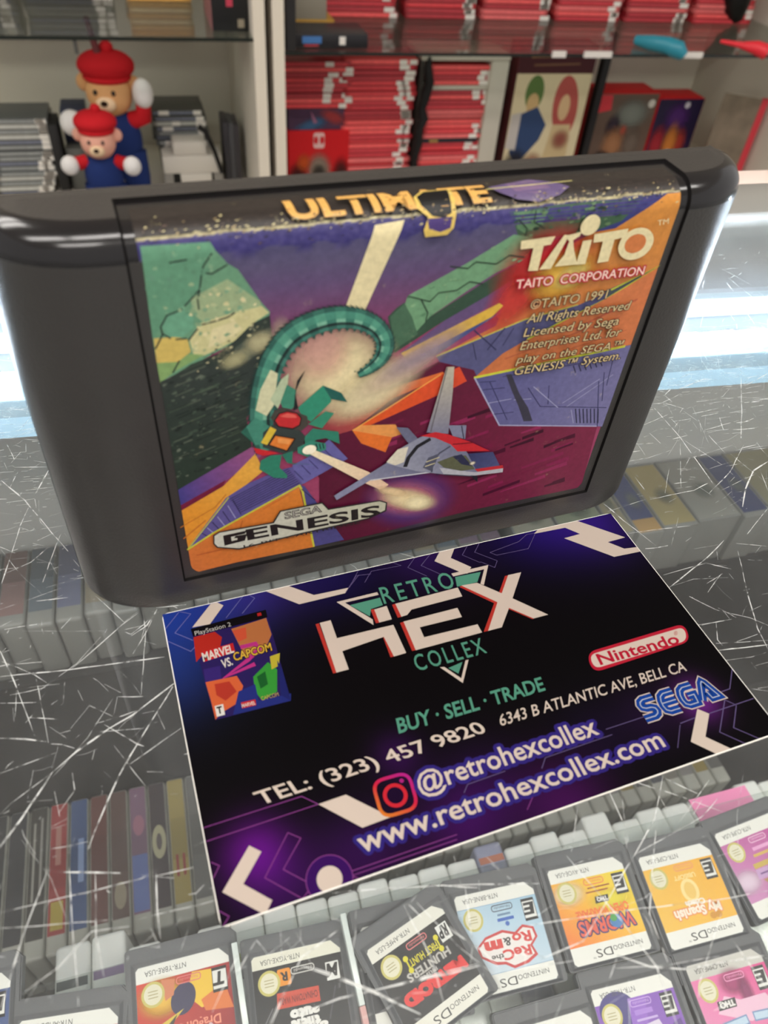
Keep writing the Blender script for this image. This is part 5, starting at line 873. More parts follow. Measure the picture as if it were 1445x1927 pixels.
def card_bg(x, y):
    base = [8, 5, 8]
    for cx, cy, s, c, k in ((0, 52, 15, (28, 60, 150), 1), (16, 52, 9, (60, 34, 120), .6), (30, 51, 9, (30, 20, 100), .6), (48, 51, 9, (46, 20, 90), .8), (70, 52, 11, (30, 16, 100), .8), (84, 50, 11, (46, 22, 120), .9), (0, 36, 8, (20, 34, 80), .6),
        (6, 8, 5, (80, 12, 104), 1), (8, 2, 7, (50, 10, 76), .8), (29, 15, 4, (56, 10, 84), .7), (20, 3, 7, (50, 10, 76), .8), (34, 2, 7, (60, 10, 84), .8), (50, 0, 8, (84, 14, 100), .7), (40, 7, 7, (36, 8, 60), .6), (79.5, 9, 4.2, (120, 40, 150), .9), (70, 9, 6, (36, 12, 56), .6), (60, 9, 6, (20, 8, 44), .5)):
        w = k*math.exp(-((x-cx)**2+(y-cy)**2)/(s*s))
        for i in range(3): base[i] += c[i]*w
    return tuple(min(255, v) for v in base)
ink = Ink(.003); ink.grid(.12, 88.78, .12, 50.68, 110, 64, card_bg)
ink.build('printed_background', ink_mat('card_print', .5, .06, gain=.5), cardm, place=lambda x, y, z: (x, y, .424+z))
def grouped(items):
    cur = None; out = []
    for it in items:
        if it[0] == '#': cur = (it[1], []); out.append(cur)
        else: cur[1].append(it)
    return out
base_lift = .43
for name, its in grouped(CARD_INK):
    ink = Ink(.003); ink.feed(its)
    ink.build(name, ink_mat('card_print', .5, .06, gain=.5), cardm, place=lambda x, y, z, b=base_lift: (x, y, b+z), clip=(.12, 88.78, .12, 50.68))
    base_lift += .0012

# ------------------------------------------------------------------ the black cartridge
LABEL_INK = [('#','base_print'),
('p',[(44.85,63.97),(51.92,64.34),(66.38,64.55),(63.08,61.19),(58.75,59.89),(48.87,59.79),(46.66,60.47),(45.57,62.51)],(62,92,68)),
('p',[(45.51,63.87),(50.88,64.02),(49.81,61.57),(47.61,60.78),(46.25,61.58)],(92,128,92)),
('p',[(31.23,53.52),(39.26,57.23),(45.93,60.75),(49.07,60.09),(48.99,57.22),(44.31,55.44),(40.56,53.37),(34.96,49.81),(33.17,47.73),(32.06,50.21),(30.89,52.07)],(110,154,116)),
('p',[(33.17,47.73),(34.96,49.81),(44.37,55.1),(48.97,57.16),(49.97,55.47),(47.38,54.09),(43.58,51.98),(37.47,48.93),(30.07,44.59),(28.56,50.68),(29.76,51.88),(30.84,52.58),(32.06,50.21)],(50,76,60)),
('p',[(28.89,50.64),(30.85,52.41),(32.23,50.18),(33.4,47.19),(30.02,45.15)],(70,104,80)),
('p',[(66.38,64.55),(70.14,64.59),(62.33,60.14),(58.29,59.61),(58.72,59.98),(63.08,61.19)],(52,58,116)),
('p',[(43.58,51.98),(47.38,54.09),(46.85,51.57),(46.32,48.91),(40.95,46.82),(30.78,44.29),(37.47,48.93)],(98,76,118)),
('p',[(36.74,46.7),(43.95,50.01),(45.86,50.29),(40.83,47.56),(31.46,44.37)],(150,80,120)),
('p',[(70.14,64.59),(73.39,64.6),(74.72,60.19),(73.48,53.18),(73.29,39.42),(44.08,38.07),(36.88,42.93),(46.01,46.83),(47.38,54.09),(49.81,55.82),(58.75,59.89),(62.33,60.14)],('g',(68.82,63.5),(206,138,58),(57.76,36.2),(198,112,72))),
('e',(52.47,55.2),9.5,7.5,10,(200,40,48),0.95,1),
('e',(48.07,50.89),4.5,7,-30,(205,60,55),0.8,1),
('e',(55.44,53.67),6.5,4.5,15,(228,180,70),1,1),
('e',(56.97,53.5),3.5,2.2,15,(240,225,130),0.9,1),
('p',[(31.11,44.42),(45.81,50.55),(46.52,50.03),(44.37,47.79),(32.3,42.84)],(212,172,66)),
('p',[(32.3,42.84),(46.13,48.93),(37.17,43.46),(30.68,41.57),(27.66,40.23),(26.89,41.53)],(64,78,130)),
('p',[(36.88,42.93),(50.77,47.09),(59.6,48.39),(64.94,50.16),(68.72,51.9),(72.52,53.35),(64.55,48.95),(58.97,46.52),(51.96,43.6),(48.17,41.67),(44.08,38.07),(38.74,39.88)],(84,84,124)),
('p',[(63.73,50.24),(68.72,51.9),(72.52,53.35),(64.55,48.95)],(66,74,80)),
('l',[(36.87,43.01),(50.74,47.2),(59.57,48.51)],0.25,(190,180,80)),
('l',[(64.89,50.31),(72.5,53.39),(64.58,48.87),(51.96,43.6)],0.3,(190,196,60)),
('l',[(42.63,44.32),(43.72,41.24)],0.15,(45,45,75)),
('l',[(45.31,42.75),(47.6,46.23)],0.25,(48,48,84)),
('l',[(42.42,46.6),(46.86,42.51)],0.2,(48,48,84)),
('l',[(49.14,46.01),(47.87,43.13)],0.2,(52,50,90)),
('l',[(51.57,45.28),(51.73,42.93)],0.15,(50,50,80)),
('p',[(48.17,41.67),(64.55,48.95),(73.34,53.34),(73.24,39.56),(44.08,38.07)],('g',(71.07,52.07),(205,118,72),(48.94,39.78),(196,112,66))),
('l',[(48.77,40.62),(68.24,45.25)],0.25,(176,92,62)),
('l',[(59.66,44.11),(70.55,48.04)],0.3,(180,90,66)),
('l',[(53.01,39.11),(70.45,42.55)],0.2,(180,98,64)),
('#','floor_print'),
('p',[(37.34,41.99),(43.63,39.43),(50.47,27.21),(71.24,22.58),(72.4,7.31),(49.12,7.57),(23.26,6.6),(19.14,12.2),(19.03,23.01),(16.17,31.83),(24.05,36.07)],('g',(28.26,25.52),(84,16,46),(68.06,16.28),(120,36,66))),
('p',[(35.51,23.26),(40.12,24.42),(40.22,23.72),(35.56,22.76)],(110,24,60)),
('p',[(50.28,12.25),(56.13,13.56),(56.25,12.98),(50.43,11.43)],(110,24,60)),
('p',[(44.72,15.2),(50.41,16.54),(50.53,15.93),(44.76,14.92)],(70,12,40)),
('p',[(60.72,20.48),(63.41,21.11),(63.56,20.56),(60.9,19.77)],(58,10,34)),
('p',[(29.23,20.26),(36.68,22.06),(36.76,21.34),(29.27,19.7)],(128,30,74)),
('p',[(60.53,13.84),(66.97,15.29),(67.25,14.29),(60.68,13.25)],(140,40,84)),
('p',[(62.17,20.67),(66.71,21.77),(66.86,21.22),(62.25,20.34)],(58,10,34)),
('p',[(62.62,19.12),(66.85,20.15),(67.06,19.42),(62.79,18.45)],(128,30,74)),
('p',[(47.59,20.63),(52.76,21.86),(52.97,20.85),(47.69,20.05)],(70,12,40)),
('p',[(63.51,10),(67.58,10.86),(67.85,9.87),(63.64,9.51)],(70,12,40)),
('p',[(46.53,20.12),(49.67,20.9),(49.84,20.05),(46.65,19.43)],(70,12,40)),
('p',[(35.64,30.84),(40.74,32.11),(40.8,31.7),(35.7,30.29)],(140,40,84)),
('p',[(40.51,29.38),(44.59,30.36),(44.73,29.51),(40.54,29.15)],(140,40,84)),
('p',[(47.38,29.84),(54.21,31.49),(54.36,30.83),(47.49,29.22)],(128,30,74)),
('p',[(36.26,28.73),(38.71,29.35),(38.76,28.97),(36.32,28.26)],(58,10,34)),
('p',[(28.1,31.18),(32.63,32.29),(32.67,31.8),(28.14,30.69)],(110,24,60)),
('p',[(62.65,21.07),(66.78,22.01),(67.08,20.97),(62.76,20.64)],(70,12,40)),
('p',[(43.35,21.92),(49.9,23.49),(50.07,22.61),(43.39,21.66)],(110,24,60)),
('p',[(65.15,10.56),(67.7,11.11),(68.03,9.94),(65.28,10.07)],(70,12,40)),
('p',[(35.69,27.66),(40,28.76),(40.14,27.81),(35.73,27.33)],(140,40,84)),
('p',[(40.51,21.24),(43.74,22.03),(43.86,21.3),(40.59,20.67)],(128,30,74)),
('p',[(39.94,19.06),(47.15,20.73),(47.28,19.94),(40.04,18.32)],(58,10,34)),
('p',[(28,28.21),(33.9,29.68),(33.97,28.95),(28.03,27.84)],(128,30,74)),
('p',[(39.33,26.73),(43.93,27.84),(44.01,27.31),(39.41,26.15)],(110,24,60)),
('p',[(31.41,19.06),(39.88,21.09),(39.95,20.53),(31.44,18.75)],(70,12,40)),
('p',[(55.18,24.64),(58.87,25.56),(59.07,24.74),(55.24,24.38)],(140,40,84)),
('p',[(50.26,11.36),(57.57,13.03),(57.75,12.27),(50.39,10.65)],(70,12,40)),
('p',[(32.76,27.71),(38.92,29.26),(39,28.6),(32.79,27.42)],(110,24,60)),
('p',[(31.47,24.49),(34.93,25.31),(34.98,24.82),(31.5,24.15)],(110,24,60)),
('p',[(57.23,16.16),(65.44,18.06),(65.68,17.21),(57.34,15.7)],(128,30,74)),
('p',[(46.62,14.45),(52.29,15.76),(52.41,15.14),(46.71,13.88)],(140,40,84)),
('p',[(28.51,27.27),(31.92,28.12),(32,27.23),(28.55,26.71)],(140,40,84)),
('p',[(63.48,18.98),(67,19.8),(67.14,19.3),(63.6,18.53)],(70,12,40)),
('p',[(55.54,14.36),(64.89,16.48),(65.08,15.79),(55.63,13.96)],(110,24,60)),
('p',[(29.79,23.79),(33.82,24.76),(33.85,24.37),(29.84,23.15)],(70,12,40)),
('p',[(53.93,10.96),(62.94,13.02),(63.16,12.13),(53.97,10.72)],(140,40,84)),
('p',[(53.64,21.81),(58.11,22.92),(58.3,22.13),(53.73,21.39)],(58,10,34)),
('p',[(62.53,15.53),(67.08,16.56),(67.41,15.4),(62.68,14.95)],(128,30,74)),
('p',[(55.69,23.55),(59.67,24.47),(59.87,23.69),(55.84,22.87)],(58,10,34)),
('p',[(33.66,18.94),(41.92,20.91),(42.06,19.97),(33.68,18.74)],(70,12,40)),
('p',[(51.03,13.04),(53.95,13.72),(54.09,13.09),(51.14,12.47)],(128,30,74)),
('p',[(44.02,30.43),(48.32,31.46),(48.49,30.62),(44.12,29.87)],(58,10,34)),
('p',[(28.41,33.57),(33.3,34.81),(33.38,34.03),(28.43,33.36)],(58,10,34)),
('p',[(44.21,25.57),(48.59,26.62),(48.71,26.02),(44.28,25.17)],(128,30,74)),
('p',[(37.16,28.03),(45.48,30.09),(45.55,29.66),(37.21,27.61)],(140,40,84)),
('p',[(52.4,22.54),(55.4,23.26),(55.51,22.8),(52.49,22.12)],(70,12,40)),
('p',[(43.89,37.91),(72.79,39.52),(72.85,22.25),(50.47,27.21)],('g',(44.71,37.6),(84,84,134),(71.24,22.58),(118,114,156))),
('l',[(43.88,37.96),(71.31,39.41)],0.45,(196,200,62)),
('l',[(44.04,37.89),(50.47,27.21),(71.2,22.69)],0.25,(160,160,190)),
('l',[(45.02,36.92),(47.99,36.61)],0.16,(52,52,92)),
('l',[(45.9,35.29),(49.91,34.99)],0.16,(52,52,92)),
('l',[(47.42,32.39),(51.65,32.47)],0.16,(150,150,184)),
('l',[(48.92,29.85),(52.69,29.56)],0.16,(52,52,92)),
('l',[(46.78,36.82),(51.75,28.12)],0.16,(52,52,92)),
('l',[(54.33,34.18),(57.7,29.73),(71.85,26.73)],0.16,(52,52,92)),
('l',[(58.33,33.9),(59.15,29.91)],0.16,(52,52,92)),
('l',[(63.17,28.66),(70.8,33.92)],0.16,(150,150,184)),
('l',[(62.04,29.58),(68.31,33.46)],0.16,(150,150,184)),
('l',[(68.23,33.02),(71.22,22.64)],0.16,(52,52,92)),
('l',[(64.31,27.73),(65.68,24.54)],0.16,(150,150,184)),
('l',[(55.35,34.22),(61.39,28.77)],0.16,(150,150,184)),
('l',[(49.04,37.26),(68.32,37.41)],0.16,(52,52,92)),
('l',[(52.12,32.16),(55.52,31.74)],0.16,(150,150,184)),
('l',[(68.77,34.72),(70.37,28.46)],0.16,(52,52,92)),
('l',[(69.69,37.19),(70.19,31.76)],0.16,(52,52,92)),
('l',[(65.18,27.79),(66.4,24.39)],0.22,(40,40,66)),
('l',[(65.99,27.64),(67.18,24.23)],0.22,(40,40,66)),
('l',[(66.79,27.48),(67.95,24.07)],0.22,(40,40,66)),
('l',[(67.61,27.32),(68.74,23.91)],0.22,(40,40,66)),
('l',[(68.42,27.16),(69.53,23.75)],0.22,(40,40,66)),
('l',[(69.24,27),(70.32,23.58)],0.22,(40,40,66)),
('l',[(70.07,26.84),(71.11,23.42)],0.22,(40,40,66)),
('l',[(62.03,37.16),(62.9,35.64)],0.2,(44,44,74)),
('l',[(63.03,37.21),(63.89,35.73)],0.2,(44,44,74)),
('l',[(64.02,37.26),(64.88,35.82)],0.2,(44,44,74)),
('l',[(65.02,37.31),(65.88,35.91)],0.2,(44,44,74)),
('l',[(66.03,37.36),(66.88,36.01)],0.2,(44,44,74)),
('l',[(67.04,37.41),(67.89,36.1)],0.2,(44,44,74)),
('p',[(49.56,37.59),(50.56,37.5),(52.88,33.35),(55.32,29.96),(56.91,26.83),(55.13,27.1),(53.24,30.82),(51.25,34.31)],(58,56,70)),
('p',[(16.87,35.45),(22.63,36.96),(33.71,39.22),(38.33,40.01),(38.99,39.21),(30.38,36.5),(24.24,31.73),(19.65,31.07)],('g',(20.96,35.03),(150,60,70),(37.59,40.06),(226,112,52))),
('p',[(24.24,31.65),(37.86,39.41),(41.02,40.47),(42.73,37.54),(39.96,36.37),(27.1,32.08)],('g',(24.24,31.65),(222,90,36),(41.38,39.41),(212,72,42))),
('p',[(24.24,31.65),(31.02,28.95),(30.12,25.93),(25.83,28.74)],(222,112,44)),
('p',[(25.64,32.39),(31.37,31.37),(32.59,29.15),(31.03,28.86),(24.24,31.65)],(226,150,80)),
('l',[(24.24,31.65),(38.02,39.58)],0.2,(240,170,80)),
('#','rock_print'),
('p',[(-2.41,63.94),(5.45,63.7),(5.92,62.62),(7.2,60.83),(8.41,59.91),(11.13,55.07),(12.12,53.72),(11.89,52.32),(7.36,49.92),(-2.86,45.37),(-2.76,52)],(104,150,118)),
('p',[(-2.41,63.94),(5.45,63.7),(5.66,62.69),(4.22,60.62),(3.73,57.95),(1.18,55.71),(-1.67,53.2),(-2.76,52),(-2.46,59.43)],(96,146,116)),
('p',[(2.46,56.83),(7.05,58.82),(10.9,55.37),(11.1,54.4),(7.63,53.78),(3.73,53.24),(2.47,54.75)],(152,170,130)),
('p',[(1.62,51.35),(3.26,53.3),(7.17,54.12),(11.11,54.67),(12.01,53.6),(9.5,52.15),(7.37,50.14),(4.04,48.84),(2,48.16)],(200,194,142)),
('p',[(4.6,52.29),(7.57,52.97),(8.48,51.74),(5.88,50.14),(3.86,49.59)],(216,206,160)),
('p',[(-2.65,51.98),(0.01,51.81),(1.43,51.32),(1.64,49.37),(-0.14,48.16),(-2.75,48.41)],(204,178,96)),
('p',[(-2.75,48.41),(-0.14,48.16),(1.37,49.12),(3.28,48.68),(-0.6,46.83),(-2.79,45.36)],(128,160,100)),
('p',[(-1.41,53.43),(-0.38,55.13),(1.37,55.37),(2.53,54.21),(2.24,52.63),(0.7,51.62),(-1.13,52.03)],(104,158,128)),
('l',[(5.51,62.3),(4.36,60.84),(4.01,59.66),(3.6,57.84),(2.57,56.82),(1.15,55.45)],0.22,(40,52,46)),
('l',[(1.15,55.45),(-0.64,54.91),(-1.59,53.45),(-1.51,52.36),(-2.63,50.46)],0.22,(40,52,46)),
('l',[(-1.49,52.49),(-0.59,51.68)],0.22,(40,52,46)),
('l',[(4.27,59.93),(5.27,59.72),(7.19,60.66)],0.22,(40,52,46)),
('l',[(3.59,57.71),(3.23,56.48),(3.26,55.17)],0.22,(40,52,46)),
('l',[(1.47,51.03),(3.23,53.04),(4.93,53.29),(6.65,53.65),(7.66,54.19)],0.22,(40,52,46)),
('l',[(-0.03,51.45),(1.39,51.38)],0.22,(40,52,46)),
('l',[(0.07,48.32),(-0.99,46.6)],0.22,(40,52,46)),
('l',[(0.46,61.62),(2.56,61.8)],0.22,(40,52,46)),
('p',[(-2.89,45.13),(1.44,47.52),(5.01,48.55),(7.38,50.2),(9.76,52.34),(12.1,53.23),(12.24,50.05),(12.69,48.07),(11.78,42.51),(10.96,39.05),(4.74,35.87),(-2.98,44.48)],(46,56,50)),
('p',[(-2.67,45.59),(2.06,46.64),(7.44,47.18),(11.67,47.36),(10.42,44.63),(8.92,42.77),(8.1,37.54),(8.59,31.93),(-3.07,26.01),(-2.78,35.55)],('g',(3.19,45.87),(48,56,52),(0.06,27.52),(38,52,42))),
('l',[(3.51,37.79),(6.26,38.66)],0.09,(90,98,84)),
('l',[(-2.33,37.55),(0.68,38.5)],0.12,(90,98,84)),
('l',[(2.14,42.89),(4.53,43.63)],0.16,(74,88,72)),
('l',[(5.44,42.61),(6.8,43.03)],0.08,(28,36,32)),
('l',[(0.17,32.3),(3.43,33.29)],0.11,(90,98,84)),
('l',[(5.51,37.58),(7.59,38.2)],0.09,(28,36,32)),
('l',[(3.31,44.88),(5.8,45.66)],0.08,(58,70,60)),
('l',[(-0.2,41.04),(2.15,41.79)],0.15,(90,98,84)),
('l',[(-0.09,46.66),(2.98,47.62)],0.09,(74,88,72)),
('l',[(3.29,32.7),(6.99,33.81)],0.15,(74,88,72)),
('l',[(-2.4,35.17),(0,35.94)],0.17,(74,88,72)),
('l',[(3.25,44.95),(5.64,45.71)],0.15,(24,32,28)),
('l',[(-0.16,45.87),(3.3,46.97)],0.16,(90,98,84)),
('l',[(2.86,34.28),(4.99,34.93)],0.12,(90,98,84)),
('l',[(6.38,36.94),(8.63,37.63)],0.13,(58,70,60)),
('l',[(6.88,39.28),(8.75,39.84)],0.1,(24,32,28)),
('l',[(4.36,35.33),(6.85,36.11)],0.14,(90,98,84)),
('l',[(6.42,43.62),(7.7,44.02)],0.17,(24,32,28)),
('l',[(6.44,36.43),(8.6,37.08)],0.1,(58,70,60)),
('l',[(-1.28,39.19),(2.15,40.27)],0.18,(24,32,28)),
('l',[(6.8,41.22),(8.87,41.83)],0.13,(24,32,28)),
('l',[(3.29,42.34),(4.86,42.84)],0.08,(90,98,84)),
('l',[(5.47,42.97),(7.96,43.77)],0.11,(90,98,84)),
('l',[(5.24,43.92),(8.82,45.02)],0.14,(24,32,28)),
('l',[(-0.85,38.05),(2.53,39.08)],0.16,(74,88,72)),
('l',[(1.56,35.13),(4.93,36.18)],0.13,(74,88,72)),
('l',[(2.23,43.11),(3.83,43.63)],0.17,(74,88,72)),
('l',[(-0.42,43.15),(1.07,43.62)],0.16,(74,88,72)),
('l',[(6.32,41.96),(8.92,42.77)],0.12,(90,98,84)),
('l',[(-2.39,34.63),(-1.02,35.06)],0.11,(28,36,32)),
('l',[(-2.19,40.41),(0.69,41.33)],0.12,(74,88,72)),
('l',[(0.64,40.13),(2.93,40.83)],0.11,(24,32,28)),
('l',[(4.49,38.47),(5.89,38.9)],0.12,(28,36,32)),
('l',[(-1.79,40.67),(0.35,41.33)],0.14,(28,36,32)),
('l',[(-2.5,32.12),(-0.43,32.79)],0.17,(90,98,84)),
('l',[(-0.17,36.27),(2.6,37.13)],0.18,(28,36,32)),
('l',[(-2.51,32.06),(-0.52,32.67)],0.15,(24,32,28)),
('l',[(-1.55,39.62),(0.37,40.21)],0.17,(24,32,28)),
('l',[(4.28,35.86),(7.31,36.78)],0.1,(28,36,32)),
('l',[(5.76,35.37),(7.17,35.81)],0.19,(58,70,60)),
('l',[(6.09,35.47),(8.55,36.23)],0.13,(28,36,32)),
('l',[(3.61,39.16),(5.47,39.74)],0.1,(74,88,72)),
('l',[(-1.03,44.45),(1.36,45.2)],0.15,(90,98,84)),
('l',[(1.17,42.73),(3.14,43.37)],0.18,(74,88,72)),
('l',[(2.26,42.44),(5.07,43.32)],0.14,(28,36,32)),
('l',[(6.55,38.73),(8.73,39.43)],0.09,(90,98,84)),
('l',[(5.99,44.26),(7.7,44.8)],0.09,(74,88,72)),
('l',[(2.08,31.61),(3.48,32.06)],0.16,(24,32,28)),
('l',[(0.89,34.88),(4.15,35.88)],0.17,(24,32,28)),
('l',[(2.61,32.44),(5.86,33.44)],0.15,(58,70,60)),
('l',[(3.22,43.35),(4.87,43.89)],0.17,(74,88,72)),
('l',[(5.54,39),(7.68,39.66)],0.18,(28,36,32)),
('l',[(2.49,37.29),(5.22,38.16)],0.2,(28,36,32)),
('l',[(5.8,35.13),(6.96,35.49)],0.1,(74,88,72)),
('l',[(-2.16,35.31),(-0.47,35.84)],0.1,(90,98,84)),
('l',[(-1.32,34.69),(0.3,35.17)],0.18,(90,98,84)),
('l',[(-1.17,42.9),(1.5,43.76)],0.1,(90,98,84)),
('l',[(4.82,36.11),(6.03,36.49)],0.12,(58,70,60)),
('l',[(2.18,38.77),(3.27,39.13)],0.12,(28,36,32)),
('l',[(5.5,34.72),(6.94,35.19)],0.18,(24,32,28)),
('l',[(5.4,45.58),(6.61,45.96)],0.2,(58,70,60)),
('l',[(4.65,38.5),(6,38.94)],0.09,(74,88,72)),
('l',[(5.23,34.57),(7.37,35.26)],0.14,(74,88,72)),
('l',[(2.59,39.96),(5.32,40.81)],0.12,(90,98,84)),
('l',[(1.38,35.67),(3.62,36.36)],0.13,(74,88,72)),
('l',[(4.44,40.51),(6.44,41.13)],0.14,(24,32,28)),
('l',[(0.32,30.93),(3.63,31.96)],0.11,(28,36,32)),
('p',[(-0.69,59.57),(-0.9,59.35),(-1.06,59.49),(-0.86,59.63)],(112,158,126)),
('p',[(2.86,60.47),(2.78,60.39),(2.67,60.4),(2.63,60.43),(2.67,60.54),(2.8,60.51)],(112,158,126)),
('p',[(3.78,57.97),(3.75,57.9),(3.55,57.97),(3.6,58.02),(3.67,58.08)],(112,158,126)),
('p',[(4.32,61.57),(4.02,61.24),(3.59,61.48),(3.74,61.6),(4.12,61.8)],(112,158,126)),
('p',[(3.06,58.56),(2.91,58.4),(2.43,58.43),(2.33,58.69),(2.57,58.84),(2.82,58.91)],(150,172,134)),
('p',[(1.7,55.56),(1.41,55.52),(1.29,55.41),(1.23,55.75),(1.33,55.95),(1.55,55.92)],(112,158,126)),
('p',[(2.97,54.63),(2.99,54.36),(2.48,54.7),(2.51,54.9),(2.95,54.9)],(112,158,126)),
('p',[(-0.89,61.13),(-1.06,61.03),(-1.23,61.05),(-1.26,61.17),(-1.22,61.28),(-0.91,61.3)],(112,158,126)),
('p',[(-0.5,55.23),(-0.68,55.15),(-0.83,55.17),(-0.77,55.32),(-0.6,55.37)],(126,164,130)),
('p',[(8.77,57.11),(8.6,56.69),(8.26,57.07),(8.67,57.51)],(126,164,130)),
('p',[(3.06,57.27),(2.74,57.06),(2.44,57.27),(2.66,57.57)],(92,138,110)),
('p',[(7.28,54.37),(6.85,54.08),(6.6,54.03),(6.18,54.46),(6.74,54.82),(6.94,54.6)],(112,158,126)),
('p',[(0.33,62.82),(0.18,62.66),(-0.13,62.67),(-0.17,62.94),(0.19,63.22)],(92,138,110)),
('p',[(-0.96,61.09),(-1.27,60.91),(-1.49,61.07),(-1.13,61.32)],(150,172,134)),
('p',[(1.74,59.26),(1.47,59.09),(1.24,59.05),(1.07,59.34),(1.36,59.47),(1.45,59.49)],(92,138,110)),
('p',[(4.84,61.61),(4.69,61.53),(4.55,61.66),(4.69,61.74)],(126,164,130)),
('p',[(3.25,60.16),(3.23,60.12),(3.05,60.11),(3.06,60.21),(3,60.34),(3.18,60.34)],(98,142,116)),
('p',[(1.31,62.31),(0.93,62.14),(0.75,62.25),(0.59,62.71),(1.1,62.62)],(98,142,116)),
('p',[(4.58,59.82),(4.18,59.49),(4.01,59.66),(3.93,59.99),(4.38,60.11)],(92,138,110)),
('p',[(5.42,61.79),(5.25,61.73),(5.19,61.76),(5.18,61.93),(5.32,61.96)],(126,164,130)),
('p',[(-1.43,57.58),(-1.66,57.4),(-1.78,57.45),(-2,57.67),(-1.77,57.72),(-1.63,57.73)],(126,164,130)),
('p',[(1.7,59.88),(1.44,59.73),(1.31,59.97),(1.55,59.99)],(112,158,126)),
('p',[(5.57,55.13),(5.49,55.04),(5.36,55.13),(5.39,55.24),(5.48,55.25)],(92,138,110)),
('p',[(6.32,61.74),(6.26,61.58),(6.19,61.59),(6.11,61.74),(6.14,61.81),(6.32,61.77)],(92,138,110)),
('p',[(-0.88,61.1),(-1.02,60.81),(-1.19,60.99),(-1.33,61.08),(-1.13,61.3),(-0.97,61.18)],(126,164,130)),
('p',[(4.25,54.99),(4.04,54.78),(3.8,54.97),(3.74,55.24),(4.1,55.14)],(92,138,110)),
('p',[(1.13,55.48),(1.01,55.44),(0.96,55.37),(0.78,55.63),(0.95,55.69),(1.08,55.62)],(98,142,116)),
('p',[(5.47,60.11),(5.18,59.9),(4.85,60.11),(5.36,60.42)],(126,164,130)),
('p',[(1.46,62.32),(1.35,62.28),(1.11,62.31),(0.87,62.44),(1.02,62.69),(1.42,62.74)],(112,158,126)),
('p',[(-1.35,60.03),(-1.66,59.53),(-2.04,59.82),(-2.13,60.24),(-1.64,60.33)],(98,142,116)),
('p',[(2.57,60.65),(2.22,60.52),(2.02,60.57),(2.06,60.73),(2.23,60.98)],(92,138,110)),
('p',[(1.79,60.86),(1.74,60.81),(1.59,60.81),(1.57,60.88),(1.65,60.99),(1.76,60.93)],(92,138,110)),
('p',[(-0.35,55.91),(-0.72,55.67),(-0.98,56.07),(-0.75,56.14)],(150,172,134)),
('p',[(4.97,53.96),(4.69,53.78),(4.45,53.81),(4.61,54.03),(4.67,54.11)],(150,172,134)),
('p',[(6.27,56.77),(6,56.65),(5.77,56.93),(6.17,57.19)],(98,142,116)),
('p',[(8.76,54.77),(8.25,54.38),(7.95,54.55),(8.03,55),(8.38,55.14)],(126,164,130)),
('p',[(1.16,55.3),(1.14,55.17),(0.84,55.18),(0.74,55.43),(0.89,55.72),(1.07,55.7)],(150,172,134)),
('p',[(7.7,59.79),(7.67,59.69),(7.53,59.71),(7.35,59.83),(7.5,59.94),(7.64,59.97)],(98,142,116)),
('p',[(-0.45,59.27),(-0.53,59.11),(-0.68,59.15),(-0.71,59.25),(-0.63,59.36),(-0.48,59.37)],(112,158,126)),
('p',[(5.54,60.62),(5.35,60.35),(4.97,60.34),(4.93,60.73),(4.94,61.05),(5.29,60.91)],(126,164,130)),
('p',[(4.31,55.09),(4.03,54.91),(3.81,54.81),(3.63,55.12),(3.93,55.32),(4.14,55.27)],(126,164,130)),
('p',[(4.52,53.48),(4.18,53.26),(3.72,53.4),(3.72,53.62),(3.84,53.84),(4.36,53.85)],(126,164,130)),
('p',[(5.13,60.15),(4.65,59.93),(4.41,60.21),(4.87,60.54)],(92,138,110)),
('p',[(4.4,61.73),(4.32,61.59),(4.21,61.6),(4.18,61.73),(4.2,61.77),(4.32,61.81)],(92,138,110)),
('p',[(-0.25,58.36),(-0.43,58.18),(-0.63,58.4),(-0.39,58.55)],(112,158,126)),
('p',[(0.47,59.33),(0.42,59.12),(-0.05,59.39),(0.04,59.72),(0.37,59.76)],(98,142,116)),
('p',[(2.85,55.7),(2.65,55.62),(2.51,55.61),(2.46,55.75),(2.54,55.84),(2.72,55.85)],(126,164,130)),
('p',[(-2.08,58.77),(-2.39,58.42),(-2.67,58.6),(-2.63,58.91),(-2.13,59.03)],(92,138,110)),
('p',[(1.18,62.83),(1.21,62.74),(1.03,62.73),(0.97,62.89),(1.02,62.93),(1.12,62.92)],(150,172,134)),
('p',[(4.62,60.26),(4.44,59.83),(3.86,60.39),(4.37,60.53)],(92,138,110)),
('p',[(0.42,59.75),(0.34,59.69),(0.23,59.7),(0.25,59.87),(0.39,59.9)],(98,142,116)),
('p',[(1.99,54.84),(1.99,54.68),(1.75,54.77),(1.65,54.94),(1.77,55),(1.92,55.06)],(92,138,110)),
('p',[(0.33,58.73),(0.17,58.53),(0.02,58.77),(0.15,58.88)],(98,142,116)),
('p',[(-2.18,57.6),(-2.44,57.48),(-2.59,57.55),(-2.52,57.74),(-2.34,57.74)],(92,138,110)),
('p',[(7.56,57.9),(7.33,57.59),(7,57.68),(6.97,57.89),(7.2,58.07),(7.5,58.06)],(150,172,134)),
('p',[(3.61,60.17),(3.31,59.84),(2.87,59.96),(2.84,60.48),(3.41,60.39)],(92,138,110)),
('p',[(7.19,57.28),(7.02,57.01),(6.59,56.94),(6.57,57.25),(6.71,57.51),(7.09,57.52)],(126,164,130)),
('p',[(5.24,51.28),(4.96,51.16),(4.77,51.27),(5.03,51.4)],(216,206,160)),
('p',[(5.48,53.51),(5.3,53.4),(5.09,53.48),(5.41,53.82)],(206,200,150)),
('p',[(3.33,52.86),(3.22,52.41),(2.76,52.64),(2.79,53.18),(3.25,53.22)],(206,200,150)),
('p',[(10.55,54.77),(10.35,54.64),(10.11,54.75),(10.37,55.04)],(130,158,122)),
